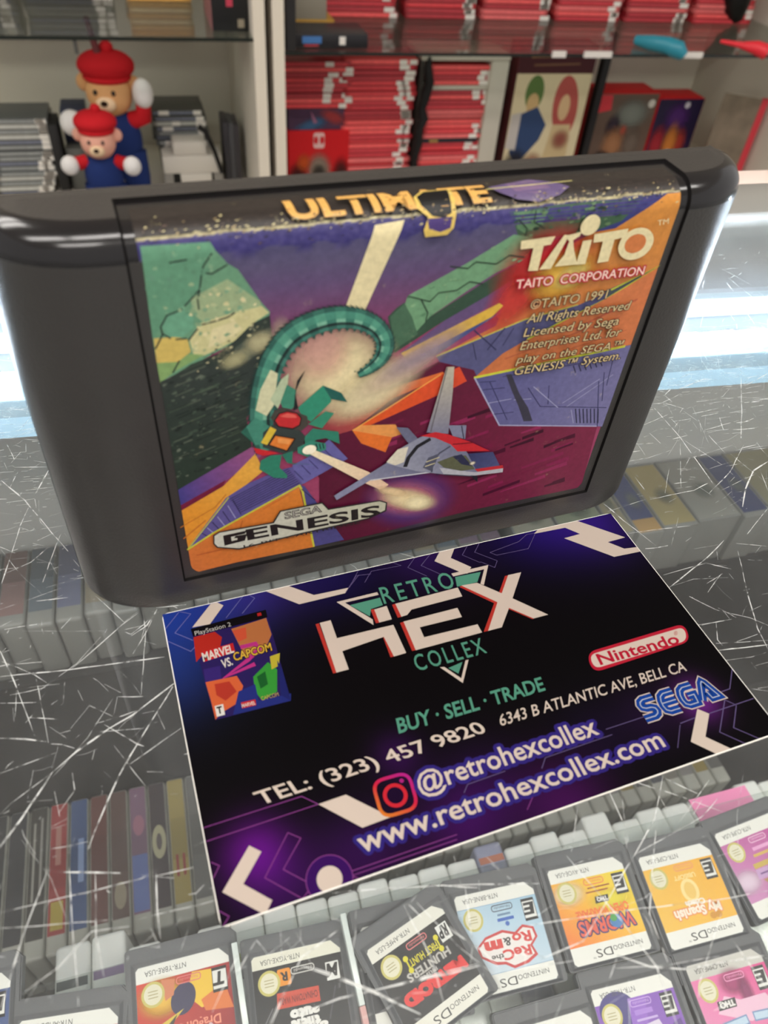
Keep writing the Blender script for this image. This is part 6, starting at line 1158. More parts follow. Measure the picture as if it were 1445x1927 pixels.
('p',[(7,50.43),(6.63,50.23),(6.2,50.69),(6.78,50.89)],(206,200,150)),
('p',[(9.24,54.57),(8.99,54.49),(8.9,54.56),(8.76,54.77),(9.03,54.81)],(150,168,130)),
('p',[(3.58,49.41),(3.45,49.17),(3.21,49.23),(3.15,49.36),(3.34,49.5),(3.44,49.52)],(150,168,130)),
('p',[(3.81,55.52),(3.73,55.4),(3.66,55.44),(3.61,55.65),(3.75,55.61)],(176,184,140)),
('p',[(5.12,49.89),(5.03,49.7),(4.76,49.74),(4.73,49.89),(4.88,49.98),(4.98,50.02)],(176,184,140)),
('p',[(9.2,55.54),(9.15,55.46),(9,55.4),(8.95,55.49),(9.03,55.61),(9.13,55.57)],(216,206,160)),
('p',[(7.39,57.48),(7.17,57.33),(6.67,57.54),(7.02,57.83)],(206,200,150)),
('p',[(4.01,51.66),(3.75,51.28),(3.48,51.43),(3.35,51.59),(3.56,51.97),(3.89,51.93)],(216,206,160)),
('p',[(8.34,56.77),(8.19,56.69),(7.79,56.81),(7.83,57.04),(8.24,57.07)],(130,158,122)),
('p',[(5.02,51.03),(4.84,50.86),(4.65,50.92),(4.71,51.08),(4.84,51.15)],(150,168,130)),
('p',[(8.58,53.74),(8.5,53.64),(8.38,53.68),(8.31,53.77),(8.37,53.87),(8.51,53.88)],(206,200,150)),
('p',[(6.12,56.94),(5.85,56.72),(5.68,56.66),(5.45,57.03),(5.65,57.13),(6.07,57.16)],(206,200,150)),
('p',[(2.46,54.49),(2.15,54.45),(1.96,54.63),(2.2,54.92)],(216,206,160)),
('p',[(7.11,54.69),(7.01,54.54),(6.77,54.6),(6.8,54.94),(7.04,54.97)],(206,200,150)),
('p',[(9.17,55.8),(8.76,55.43),(8.38,55.88),(8.74,56.28)],(216,206,160)),
('p',[(2.55,49.45),(2.17,49.31),(2.06,49.39),(1.71,49.56),(1.87,49.9),(2.41,49.96)],(176,184,140)),
('p',[(2.9,56.21),(2.78,56.18),(2.57,56.15),(2.67,56.4),(2.88,56.4)],(130,158,122)),
('p',[(5.08,57.1),(4.95,56.91),(4.74,56.91),(4.62,57.15),(4.77,57.26),(4.99,57.13)],(216,206,160)),
('p',[(8.93,54.26),(8.75,54.09),(8.6,54.14),(8.51,54.29),(8.64,54.38),(8.78,54.28)],(130,158,122)),
('p',[(7,55.47),(6.99,55.24),(6.35,55.32),(6.22,55.52),(6.53,55.85),(6.93,55.83)],(206,200,150)),
('p',[(8.11,52.21),(7.63,51.97),(7.36,52.42),(7.75,52.65)],(176,184,140)),
('p',[(9.32,53.34),(9.1,53.01),(8.75,53.28),(8.78,53.46),(9.3,53.56)],(206,200,150)),
('p',[(7.11,54.04),(7,53.87),(6.87,54),(6.9,54.13),(6.96,54.2)],(206,200,150)),
('p',[(4.26,53.27),(4.13,53.18),(3.93,53.13),(3.98,53.39),(3.99,53.45),(4.18,53.42)],(176,184,140)),
('p',[(7.27,57.47),(7,57.35),(6.84,57.39),(6.85,57.5),(6.91,57.69),(7.1,57.72)],(176,184,140)),
('p',[(4.26,56.79),(4.02,56.72),(3.75,56.98),(4.06,57.07)],(176,184,140)),
('p',[(3.54,52.5),(3.48,52.45),(3.3,52.51),(3.45,52.6)],(216,206,160)),
('p',[(10.46,55),(10.33,54.78),(10.09,54.83),(10,54.98),(10.28,55.18),(10.38,55.25)],(216,206,160)),
('p',[(2.9,55.09),(2.8,54.79),(2.37,54.71),(2.06,55.1),(2.41,55.55),(2.7,55.4)],(130,158,122)),
('p',[(2.55,49.65),(2.31,49.44),(2.17,49.51),(2.08,49.81),(2.59,50.07)],(206,200,150)),
('p',[(8.47,54.29),(8.29,54.26),(8.18,54.41),(8.36,54.5)],(216,206,160)),
('p',[(4.21,51.77),(4.18,51.69),(3.96,51.67),(3.97,51.8),(4.03,51.88),(4.22,51.88)],(130,158,122)),
('p',[(3.32,51.82),(3.15,51.54),(2.92,51.57),(2.87,51.8),(2.97,52.14),(3.35,52.03)],(130,158,122)),
('p',[(2.61,50.52),(2.4,50.3),(2.24,50.44),(2.25,50.69),(2.67,50.83)],(216,206,160)),
('p',[(5.73,53.69),(5.29,53.29),(5.19,53.5),(5.15,53.91),(5.34,53.88)],(216,206,160)),
('p',[(7.66,54.59),(7.3,54.29),(7.17,54.52),(7.51,54.8)],(130,158,122)),
('p',[(3.43,53.06),(3.24,52.84),(2.74,52.92),(2.56,53.24),(2.73,53.51),(3.21,53.28)],(130,158,122)),
('p',[(4.53,55.48),(4.38,55.31),(4.09,55.46),(4.19,55.6),(4.44,55.75)],(206,200,150)),
('p',[(2.45,50.15),(2.29,49.98),(2.07,50.18),(2.3,50.32)],(176,184,140)),
('p',[(5.49,49.86),(5.06,49.75),(4.59,50),(5.06,50.35)],(176,184,140)),
('p',[(5.87,57.54),(5.54,57.27),(5.23,57.49),(5.16,57.98),(5.59,57.85)],(176,184,140)),
('p',[(6.96,51.25),(6.29,50.9),(5.97,51.2),(6.43,51.5)],(130,158,122)),
('p',[(5.56,55.53),(5.26,55.36),(4.75,55.5),(4.73,55.82),(5.16,55.87)],(176,184,140)),
('p',[(9.21,53.27),(9.16,53.19),(8.99,53.27),(9.05,53.4),(9.17,53.36)],(216,206,160)),
('p',[(7.56,53.11),(7.2,52.92),(6.97,53.14),(6.9,53.42),(7.38,53.36)],(216,206,160)),
('p',[(5.78,49.73),(5.54,49.62),(5.34,49.62),(5.42,49.92),(5.57,49.9)],(176,184,140)),
('p',[(4.51,52.42),(4.2,52.16),(3.89,52.42),(4.24,52.81)],(206,200,150)),
('p',[(3.79,56.74),(3.52,56.34),(3.29,56.58),(3.26,56.97),(3.57,56.85)],(150,168,130)),
('p',[(4.25,51.09),(3.95,50.83),(3.64,51.1),(3.78,51.33),(3.98,51.33)],(206,200,150)),
('p',[(4.41,53.41),(4.37,53.2),(4.12,53.29),(4.04,53.47),(4.11,53.51),(4.26,53.54)],(176,184,140)),
('p',[(6.79,50.32),(6.73,50.15),(6.5,50.1),(6.33,50.13),(6.41,50.23),(6.67,50.34)],(46,54,50)),
('p',[(10.1,51.3),(9.94,51.1),(9.74,51.02),(9.44,51.09),(9.54,51.19),(9.87,51.28)],(46,54,50)),
('p',[(11.58,46.29),(11.33,46.03),(11.12,46.15),(11.21,46.29)],(86,92,80)),
('p',[(4.58,48.79),(4.39,48.61),(4.16,48.59),(4.13,48.74),(4.31,48.8)],(86,92,80)),
('p',[(4.93,46.46),(4.79,46.3),(4.57,46.37),(4.7,46.5)],(196,188,146)),
('p',[(9.97,52.22),(9.73,51.92),(9.33,51.92),(9.55,52.2)],(196,188,146)),
('p',[(11.17,51.57),(11.07,51.39),(10.81,51.29),(10.82,51.48),(11.05,51.65)],(46,54,50)),
('p',[(11.04,49.04),(10.72,48.76),(10.54,48.82),(10.75,49.02)],(170,166,130)),
('p',[(11.4,49.56),(11.39,49.51),(11.11,49.43),(11.14,49.57),(11.27,49.61)],(38,46,42)),
('p',[(10.44,47.14),(10.38,47.03),(10.22,46.91),(10.09,46.96),(10.07,47.08),(10.36,47.25)],(196,188,146)),
('p',[(6.5,49.18),(6.35,49.06),(6.22,49.02),(6.17,49.06),(6.25,49.16),(6.33,49.18)],(38,46,42)),
('p',[(6.68,46.8),(6.62,46.72),(6.46,46.62),(6.44,46.69),(6.48,46.8),(6.61,46.84)],(86,92,80)),
('p',[(6.81,49.25),(6.75,49.14),(6.67,49.1),(6.57,49.11),(6.63,49.22),(6.73,49.2)],(170,166,130)),
('p',[(5.17,47.55),(5.08,47.42),(4.86,47.48),(4.95,47.59)],(170,166,130)),
('p',[(7.67,50.87),(7.46,50.61),(7.18,50.63),(7.12,50.78),(7.41,50.99)],(196,188,146)),
('p',[(11.69,52.4),(11.6,52.16),(11.33,52.17),(11.13,52.28),(11.49,52.51)],(86,92,80)),
('p',[(10.92,50.99),(10.91,50.73),(10.55,50.61),(10.35,50.67),(10.46,50.83),(10.66,50.91)],(46,54,50)),
('p',[(9.54,50.68),(9.51,50.51),(9.15,50.48),(9.21,50.7),(9.5,50.8)],(196,188,146)),
('p',[(9.93,51.78),(9.86,51.54),(9.48,51.48),(9.31,51.45),(9.32,51.67),(9.67,51.7)],(170,166,130)),
('p',[(2.38,46.35),(2.27,46.22),(2.09,46.22),(2.08,46.31),(2.24,46.4)],(196,188,146)),
('p',[(10.91,50.07),(10.93,50.04),(10.75,50.01),(10.67,50.05),(10.86,50.14)],(196,188,146)),
('p',[(7.28,48.48),(7.1,48.33),(6.66,48.2),(6.74,48.36),(7.01,48.52)],(196,188,146)),
('p',[(12.33,51.21),(12.35,51.09),(12.07,51.1),(12.13,51.24)],(86,92,80)),
('p',[(7.64,51.07),(7.56,50.97),(7.46,50.96),(7.44,51.07),(7.54,51.11)],(86,92,80)),
('p',[(7.17,46.5),(7.03,46.38),(6.85,46.35),(6.89,46.49)],(46,54,50)),
('p',[(6.24,48.96),(6.05,48.76),(5.88,48.82),(6.04,48.96)],(60,68,62)),
('p',[(8.64,47.43),(8.48,47.22),(8.24,47.23),(8.36,47.42)],(170,166,130)),
('p',[(9.91,51.56),(9.78,51.43),(9.53,51.36),(9.54,51.5),(9.65,51.71)],(60,68,62)),
('p',[(7.07,49.38),(6.87,49.07),(6.65,49.1),(6.54,49.26),(6.77,49.43)],(196,188,146)),
('p',[(3.74,46.45),(3.6,46.23),(3.29,46.19),(3.54,46.42)],(60,68,62)),
('p',[(10.98,48.31),(10.73,47.99),(10.55,48.02),(10.46,48.12),(10.64,48.3)],(38,46,42)),
('p',[(12.29,50.1),(12.1,49.92),(11.89,49.84),(11.87,49.93),(11.83,50.05),(12.08,50.1)],(86,92,80)),
('p',[(11.75,46.84),(11.75,46.6),(11.35,46.51),(11.32,46.55),(11.36,46.78),(11.68,46.82)],(60,68,62)),
('p',[(10.27,45.87),(10.23,45.63),(10.05,45.66),(9.82,45.73),(10.04,45.94),(10.25,45.9)],(170,166,130)),
('p',[(10.63,50.83),(10.58,50.75),(10.42,50.66),(10.3,50.74),(10.41,50.81),(10.51,50.85)],(170,166,130)),
('p',[(7.16,49.6),(7.1,49.49),(6.93,49.55),(7.02,49.68)],(60,68,62)),
('p',[(8.45,47.7),(8.37,47.57),(8.22,47.65),(8.33,47.72)],(38,46,42)),
('p',[(5.77,47.16),(5.69,47.05),(5.61,47),(5.48,46.99),(5.51,47.11),(5.78,47.24)],(170,166,130)),
('p',[(12.18,46.86),(11.85,46.61),(11.61,46.59),(11.73,46.9)],(86,92,80)),
('p',[(10.23,46.15),(10.12,46.01),(9.99,46.01),(10.13,46.23)],(196,188,146)),
('p',[(11.31,49.4),(11.15,49.25),(10.9,49.32),(11.13,49.46)],(86,92,80)),
('p',[(11.23,51.65),(11.05,51.54),(10.87,51.56),(11,51.68)],(86,92,80)),
('p',[(10.71,49.67),(10.57,49.46),(10.42,49.45),(10.42,49.57),(10.5,49.7)],(38,46,42)),
('p',[(9.88,48.51),(9.91,48.45),(9.67,48.4),(9.65,48.43),(9.76,48.59)],(46,54,50)),
('p',[(10.09,45.96),(9.82,45.79),(9.58,45.77),(9.86,46.06)],(86,92,80)),
('p',[(7.76,48.08),(7.58,47.96),(7.47,47.92),(7.43,48.01),(7.54,48.11)],(170,166,130)),
('p',[(9.42,50.84),(9.31,50.65),(9.1,50.51),(8.96,50.73),(9.17,50.84)],(196,188,146)),
('p',[(5.24,49.84),(5.26,49.78),(5.08,49.66),(5.01,49.7),(4.96,49.79),(5.17,49.91)],(60,68,62)),
('p',[(5.57,47.51),(5.27,47.27),(4.84,47.22),(5.22,47.51)],(170,166,130)),
('p',[(3.82,47.51),(3.75,47.34),(3.4,47.31),(3.31,47.41),(3.6,47.54)],(196,188,146)),
('p',[(10.61,51.88),(10.4,51.66),(10.2,51.69),(10.38,51.83)],(196,188,146)),
('p',[(4.72,48.15),(4.48,47.96),(4.25,47.85),(4.24,48.03),(4.47,48.13)],(170,166,130)),
('p',[(10.69,45.86),(10.57,45.6),(10.31,45.62),(10.3,45.86),(10.51,45.95)],(46,54,50)),
('p',[(5.12,49.31),(5.04,49.24),(4.73,49.05),(4.7,49.29),(4.91,49.4)],(38,46,42)),
('p',[(2.52,46.74),(2.46,46.66),(2.2,46.53),(2.08,46.55),(2.17,46.71),(2.28,46.78)],(86,92,80)),
('p',[(11.66,47.9),(11.58,47.8),(11.51,47.84),(11.56,47.92)],(38,46,42)),
('p',[(5.72,46.87),(5.74,46.74),(5.5,46.66),(5.25,46.73),(5.44,46.88),(5.68,46.99)],(46,54,50)),
('p',[(8,47.42),(7.82,47.33),(7.71,47.26),(7.59,47.36),(7.82,47.45)],(86,92,80)),
('p',[(10.16,51.41),(10.05,51.28),(9.8,51.32),(9.96,51.44)],(170,166,130)),
('p',[(6.37,48.68),(6.23,48.5),(6.08,48.55),(6.15,48.74)],(60,68,62)),
('p',[(10.25,50.66),(10.17,50.56),(9.98,50.44),(9.78,50.5),(9.79,50.58),(10.02,50.66)],(38,46,42)),
('p',[(9.74,47.31),(9.63,47.21),(9.56,47.25),(9.64,47.36)],(60,68,62)),
('p',[(-1.48,32.02),(-1.93,31.47),(-2.5,31.5),(-2.7,31.75),(-2.36,31.99),(-1.99,32.04)],(62,76,64)),
('p',[(-0.81,36.41),(-0.95,36.08),(-1.83,36.1),(-1.32,36.62)],(48,60,52)),
('p',[(2.94,41.27),(2.83,41.13),(2.68,41.13),(2.82,41.29)],(26,34,30)),
('p',[(4.13,39.91),(4.04,39.8),(3.84,39.81),(3.88,39.9),(3.98,39.97)],(34,44,38)),
('p',[(-1.16,42.38),(-1.41,42.1),(-1.6,42.13),(-1.78,42.23),(-1.66,42.42),(-1.56,42.46)],(80,92,78)),
('p',[(2.76,36.38),(2.06,36.03),(1.66,36.18),(1.92,36.45)],(34,44,38)),
('p',[(-1.84,45.12),(-2.35,44.66),(-2.54,44.81),(-2.43,45.08)],(96,104,90)),
('p',[(1.66,37.46),(1.52,37.29),(1.37,37.29),(1.41,37.45),(1.52,37.52)],(26,34,30)),
('p',[(4.6,41.6),(4.43,41.32),(4.12,41.29),(3.99,41.47),(4.41,41.7)],(26,34,30)),
('p',[(-1,34.76),(-0.89,34.66),(-1.31,34.52),(-1.4,34.61),(-1.36,34.8),(-1.04,34.87)],(26,34,30)),
('p',[(3.22,45.46),(2.79,45.03),(2.38,44.84),(2.37,45.17),(2.6,45.51)],(80,92,78)),
('p',[(4.35,36.74),(4,36.35),(3.73,36.53),(3.99,36.78)],(48,60,52)),
('p',[(-0.81,43.43),(-0.96,43.25),(-1.49,43.23),(-1.56,43.42),(-0.89,43.77)],(80,92,78)),
('p',[(2.11,37.82),(1.82,37.49),(1.45,37.63),(1.51,37.91)],(26,34,30)),
('p',[(-1.9,29.29),(-1.94,29.23),(-2.1,29.19),(-2.19,29.29),(-1.97,29.38)],(80,92,78)),
('p',[(4.6,40.95),(4.31,40.54),(3.61,40.55),(4.06,41.12)],(34,44,38)),
('p',[(5.02,38.91),(4.64,38.63),(4.36,38.75),(4.61,38.93)],(26,34,30)),
('p',[(5.23,39.92),(4.98,39.71),(4.62,39.72),(4.84,39.9)],(80,92,78)),
('p',[(1.63,38.11),(1.47,37.86),(1.2,37.91),(1.33,38.21)],(62,76,64)),
('p',[(1.59,36.69),(1.52,36.54),(1.35,36.64),(1.36,36.74)],(26,34,30)),
('p',[(-2.39,34.86),(-2.46,34.51),(-2.91,34.58),(-2.8,34.82),(-2.47,35.05)],(62,76,64)),
('p',[(1.87,37.74),(1.79,37.66),(1.58,37.67),(1.75,37.8)],(96,104,90)),
('p',[(1.41,39.94),(1.27,39.72),(0.72,39.48),(0.79,39.72),(0.92,39.98),(1.25,40.04)],(62,76,64)),
('p',[(1.11,42.26),(1.08,42.14),(0.86,42.12),(0.83,42.16),(0.92,42.29)],(34,44,38)),
('p',[(0.62,36.5),(0.34,36.06),(-0.19,36.31),(0.36,36.72)],(62,76,64)),
('p',[(4.97,45.39),(4.73,45.19),(4.52,45.32),(4.65,45.41)],(62,76,64)),
('p',[(2.28,29.5),(2.34,29.27),(1.7,29.31),(1.45,29.48),(1.95,29.72)],(80,92,78)),
('p',[(-1.62,41.77),(-1.96,41.26),(-2.13,41.38),(-2.51,41.43),(-2.34,41.82),(-1.79,41.84)],(48,60,52)),
('p',[(5.02,31.5),(4.7,31.22),(4.37,31.15),(4.5,31.48)],(26,34,30)),
('p',[(4.61,38.31),(4.34,38.14),(4.11,38.16),(4.22,38.26),(4.38,38.36)],(34,44,38)),
('p',[(4.71,42.56),(4.59,42.37),(4.43,42.49),(4.56,42.56)],(96,104,90)),
('p',[(7.47,40.9),(7.21,40.74),(6.89,40.67),(6.65,40.9),(6.97,41.06)],(80,92,78)),
('p',[(2.72,40.22),(2.48,39.79),(2.03,39.82),(1.9,40.07),(2.52,40.45)],(26,34,30)),
('p',[(-0.88,45.27),(-1.29,44.99),(-1.79,44.97),(-1.65,45.17),(-1.41,45.36)],(26,34,30)),
('p',[(1.5,43.15),(1.25,42.81),(0.45,42.84),(0.88,43.27)],(48,60,52)),
('p',[(2.89,45.51),(2.46,45.12),(1.68,45.23),(2.5,45.76)],(96,104,90)),
('p',[(1.06,36.57),(0.92,36.47),(0.69,36.39),(0.78,36.53),(0.86,36.61)],(80,92,78)),
('p',[(2.66,40.95),(2.61,40.93),(2.48,40.86),(2.44,40.96),(2.54,41)],(96,104,90)),
('p',[(1.96,31.47),(1.42,30.85),(1.04,30.98),(0.72,31.26),(1.54,31.56)],(26,34,30)),
('p',[(0.05,32.19),(-0.1,31.98),(-0.38,31.84),(-0.58,31.92),(-0.34,32.18),(-0.04,32.25)],(48,60,52)),
('p',[(7.86,33.04),(7.71,32.89),(7.52,32.8),(7.42,32.99),(7.48,33.12),(7.6,33.2)],(34,44,38)),
('p',[(7.01,44.59),(6.73,44.4),(6.4,44.37),(6.23,44.4),(6.32,44.62),(6.57,44.7)],(62,76,64)),
('p',[(5.59,42.95),(5.27,42.64),(4.92,42.68),(5.4,43.08)],(48,60,52)),
('p',[(0.94,44.42),(0.76,44.16),(0.49,44.11),(0.53,44.26),(0.85,44.47)],(80,92,78)),
('p',[(0.11,42.66),(-0.09,42.42),(-0.42,42.49),(-0.15,42.74)],(96,104,90)),
('p',[(0.52,33.36),(0.23,33.05),(-0.18,33.18),(0.03,33.44)],(62,76,64)),
('p',[(-0.78,37.77),(-1.1,37.36),(-1.44,37.3),(-1.6,37.78),(-0.93,37.94)],(26,34,30)),
('p',[(7.22,39.4),(7.16,39.32),(7.03,39.28),(7.01,39.41),(7.12,39.49)],(80,92,78)),
('p',[(0.53,44.61),(0.28,44.36),(0.04,44.37),(0.11,44.54),(0.36,44.61)],(62,76,64)),
('p',[(4.87,36.1),(4.75,35.92),(4.52,35.94),(4.5,36.04),(4.66,36.11)],(48,60,52)),
('p',[(5.4,40.45),(4.9,39.98),(4.26,39.98),(4.7,40.31)],(80,92,78)),
('p',[(6.4,35.74),(6.1,35.33),(5.84,35.36),(5.67,35.49),(6.02,35.69)],(34,44,38)),
('p',[(3.04,36.84),(2.86,36.55),(2.5,36.6),(2.49,36.76),(2.76,36.94)],(34,44,38)),
('p',[(1.31,29.41),(1.01,29.12),(0.59,28.97),(0.17,29),(0.44,29.29),(0.88,29.44)],(34,44,38)),
('p',[(5.22,42.35),(5.05,42.16),(4.96,42.24),(5.07,42.35)],(26,34,30)),
('p',[(5.23,43.71),(4.99,43.48),(4.74,43.5),(4.67,43.63),(5.06,43.8)],(34,44,38)),
('p',[(5.33,42.48),(5.24,42.37),(5.09,42.34),(5.02,42.41),(5.18,42.51)],(48,60,52)),
('p',[(8.12,42.24),(7.69,41.86),(7.34,42.05),(7.74,42.25)],(48,60,52)),
('p',[(8.21,35.43),(8.12,34.83),(7.48,35.18),(7.98,35.61)],(62,76,64)),
('p',[(0.79,43.05),(0.48,42.95),(0.17,42.8),(0.16,43.1),(0.32,43.22)],(48,60,52)),
('p',[(1.31,36.78),(1.15,36.42),(0.25,36.41),(0.74,36.9)],(62,76,64)),
('p',[(-1.73,34.48),(-1.87,34.34),(-1.99,34.4),(-1.83,34.5)],(96,104,90)),
('p',[(9.14,43.16),(8.88,42.57),(8.18,42.82),(8.61,43.17)],(62,76,64)),
('p',[(7.84,43),(7.66,42.6),(6.97,42.82),(7.53,43.27)],(62,76,64)),
('p',[(7.36,39.21),(7.2,38.73),(6.36,38.64),(6.2,38.9),(6.84,39.16)],(48,60,52)),
('p',[(4.25,44.18),(4.17,44.05),(3.88,43.92),(3.74,43.98),(3.94,44.21),(4.16,44.23)],(48,60,52)),
('p',[(6.31,46.21),(6.15,46.03),(5.9,45.9),(5.76,46.1),(6.14,46.24)],(62,76,64)),
('p',[(-1.97,33.76),(-2.33,33.53),(-2.86,33.35),(-2.89,33.52),(-2.68,33.98),(-2.25,33.96)],(34,44,38)),
('p',[(0.6,34.57),(0.39,34.38),(0.15,34.47),(0.39,34.55)],(34,44,38)),
('p',[(1.58,41.77),(1.47,41.64),(1.22,41.66),(1.14,41.8),(1.37,41.9)],(62,76,64)),
('p',[(-0.9,28.79),(-1.01,28.52),(-1.38,28.51),(-1.42,28.7),(-1.08,28.8)],(96,104,90)),
('p',[(-0.81,41.83),(-1,41.68),(-1.32,41.68),(-1.03,41.87)],(62,76,64)),
('p',[(4.03,44.7),(3.95,44.41),(3.51,44.35),(3.33,44.55),(3.76,44.92)],(26,34,30)),
('p',[(1.66,40.89),(1.26,40.63),(0.93,40.76),(1.23,41.04)],(34,44,38)),
('p',[(5.16,40.03),(5.12,39.81),(4.67,39.68),(4.46,39.88),(4.79,40.26)],(62,76,64)),
('p',[(0.01,44.06),(-0.2,43.77),(-0.49,43.73),(-0.56,43.98),(-0.08,44.13)],(48,60,52)),
('p',[(-2.1,28.94),(-2.48,28.64),(-2.98,28.69),(-2.54,29.01)],(80,92,78)),
('p',[(-1.37,32.24),(-1.67,31.96),(-2.04,32.05),(-1.77,32.37)],(96,104,90)),
('p',[(4.85,42.11),(4.73,41.92),(4.55,41.89),(4.28,41.94),(4.73,42.25)],(80,92,78)),
('p',[(9.67,42.98),(9.14,42.67),(8.57,42.5),(8.5,42.94),(9.2,43.15)],(34,44,38)),
('p',[(2.56,31.29),(2.67,31.12),(2.13,31),(1.95,31.08),(1.81,31.32),(2.22,31.41)],(80,92,78)),
('p',[(-2.3,39.3),(-2.29,39.2),(-2.52,39.16),(-2.53,39.25),(-2.53,39.28),(-2.32,39.37)],(26,34,30)),
('p',[(1.75,40.25),(1.73,40.13),(1.41,40.1),(1.37,40.2),(1.42,40.25),(1.64,40.43)],(26,34,30)),
('p',[(1.61,42.01),(1.42,41.68),(0.71,41.66),(1.07,42.05)],(80,92,78)),
('p',[(1.41,29.42),(1.27,29.09),(0.72,29.19),(1.12,29.45)],(34,44,38)),
('p',[(7.62,41.59),(7.43,41.41),(6.99,41.31),(7,41.52),(7.19,41.64)],(80,92,78)),
('p',[(6.36,32.88),(6.27,32.76),(6,32.72),(6.17,32.92)],(34,44,38)),
('p',[(6.8,46.1),(6.49,45.95),(6.2,46),(6.29,46.19)],(34,44,38)),
('p',[(7.26,39.2),(6.82,38.78),(6.25,38.53),(6.15,38.91),(6.59,39.3)],(48,60,52)),
('p',[(0.48,35.9),(0.29,35.54),(-0.22,35.56),(-0.15,35.71),(0.13,35.95)],(26,34,30)),
('p',[(2.25,39.81),(1.88,39.31),(1.25,39.09),(1.31,39.65),(1.93,39.84)],(48,60,52)),
('p',[(-1.61,43.99),(-1.82,43.83),(-2.11,43.79),(-2.18,43.95),(-1.75,44.14)],(34,44,38)),
('p',[(4.73,43.38),(4.66,43.18),(4.44,43.16),(4.31,43.37),(4.61,43.46)],(62,76,64)),
('p',[(0.93,39.34),(0.73,39.19),(0.53,39.17),(0.43,39.35),(0.59,39.47)],(34,44,38)),
('p',[(2.69,43.51),(2.55,43.32),(2.37,43.27),(2.06,43.35),(2.17,43.48),(2.63,43.61)],(62,76,64)),
('p',[(6.8,37.77),(6.36,37.44),(5.88,37.64),(6.04,38.03)],(62,76,64)),
('p',[(4.89,41.08),(4.82,40.88),(4.59,40.86),(4.37,40.93),(4.48,41.07),(4.71,41.12)],(26,34,30)),
('p',[(0.31,36),(0.03,35.8),(-0.34,35.68),(-0.24,36.06),(0.16,36.27)],(62,76,64)),
('p',[(5.69,38.58),(5.51,38.33),(5.15,37.95),(4.9,38.35),(4.97,38.6),(5.47,38.82)],(62,76,64)),
('p',[(-1.14,37.43),(-1.34,37.02),(-2,37.02),(-1.8,37.41),(-1.31,37.53)],(26,34,30)),
('p',[(-0.75,33.17),(-0.95,33.01),(-1.08,32.97),(-1.26,33.01),(-1.09,33.11),(-0.93,33.18)],(96,104,90)),
('p',[(0.36,35.73),(0.24,35.56),(0.12,35.62),(0.1,35.65),(0.23,35.76)],(26,34,30)),
('p',[(8.56,41.42),(8.5,41.24),(8.26,41.1),(7.95,41.19),(8.17,41.4),(8.33,41.37)],(34,44,38)),
('p',[(4.25,40.14),(4.19,40.03),(3.98,39.97),(3.96,40.04),(4.08,40.17)],(96,104,90)),
('p',[(2.3,36.87),(2.16,36.77),(1.92,36.65),(1.82,36.74),(1.94,36.88),(2.13,36.97)],(80,92,78)),
('p',[(2.03,45.17),(1.99,45),(1.75,45.01),(1.79,45.18),(1.89,45.22)],(80,92,78)),
('p',[(3.6,32.18),(3.39,31.95),(3.29,32),(3.11,32.08),(3.17,32.24),(3.37,32.3)],(80,92,78)),
('p',[(3.97,38.67),(3.85,38.5),(3.74,38.36),(3.53,38.57),(3.67,38.73),(3.85,38.73)],(80,92,78)),
('p',[(0.6,38.2),(0.25,37.98),(-0.02,38.07),(0.23,38.24)],(26,34,30)),
('p',[(-0.44,44.78),(-0.66,44.68),(-0.78,44.67),(-0.64,44.85)],(96,104,90)),
('p',[(-0.55,38.63),(-0.85,38.24),(-1.23,38.35),(-1.04,38.69)],(62,76,64)),
('p',[(0.44,43.83),(0.31,43.73),(0.11,43.68),(0.3,43.91)],(80,92,78)),
('p',[(2.15,46.08),(2.19,46.01),(2.04,45.92),(1.85,45.98),(1.88,46.06),(2.09,46.17)],(34,44,38)),
('p',[(-1.4,33.76),(-1.62,33.44),(-2.04,33.33),(-2.09,33.61),(-1.99,33.79),(-1.68,34)],(96,104,90)),
('p',[(1.14,45.38),(1.09,45.13),(0.84,45.08),(0.51,45.11),(0.76,45.45),(1.16,45.58)],(80,92,78)),
('p',[(2,37.52),(1.93,37.37),(1.78,37.37),(1.64,37.43),(1.77,37.5),(1.91,37.6)],(26,34,30)),
('p',[(1.79,36.38),(1.74,36.23),(1.51,36.21),(1.55,36.34),(1.69,36.41)],(62,76,64)),
('p',[(4.78,43.97),(4.57,43.62),(4.11,43.73),(4.28,43.97)],(62,76,64)),
('p',[(5.08,40.01),(4.97,39.91),(4.79,39.85),(4.8,39.97),(4.94,40.13)],(80,92,78)),
('p',[(7.74,45.33),(7.48,45.22),(7.07,45.06),(6.88,45.18),(7.22,45.36),(7.34,45.42)],(96,104,90)),
('p',[(6.69,42.2),(6.61,42.12),(6.49,42.14),(6.55,42.26)],(62,76,64)),
('p',[(3.15,36.13),(2.98,35.93),(2.64,35.94),(2.8,36.2)],(80,92,78)),
('p',[(0.11,38.3),(-0.25,38.02),(-0.49,38.13),(-0.21,38.33)],(48,60,52)),
('p',[(-0.7,41.81),(-0.79,41.67),(-0.92,41.61),(-1.05,41.66),(-1.02,41.78),(-0.76,41.88)],(34,44,38)),
('p',[(6.92,32.44),(6.62,31.98),(6.06,31.69),(6.07,32.21),(6.5,32.54)],(26,34,30)),
('p',[(3.11,42.74),(2.99,42.58),(2.59,42.47),(2.39,42.45),(2.51,42.64),(2.89,42.78)],(80,92,78)),
('p',[(3.66,34.17),(3.53,33.85),(3.26,33.84),(3.03,33.9),(3.21,34.1),(3.56,34.19)],(48,60,52)),
('p',[(7.55,39.69),(6.87,39.15),(6.41,39.27),(6.95,39.68)],(48,60,52)),
('p',[(-2.03,29.79),(-2.05,29.65),(-2.24,29.55),(-2.36,29.65),(-2.4,29.74),(-2.19,29.79)],(80,92,78)),
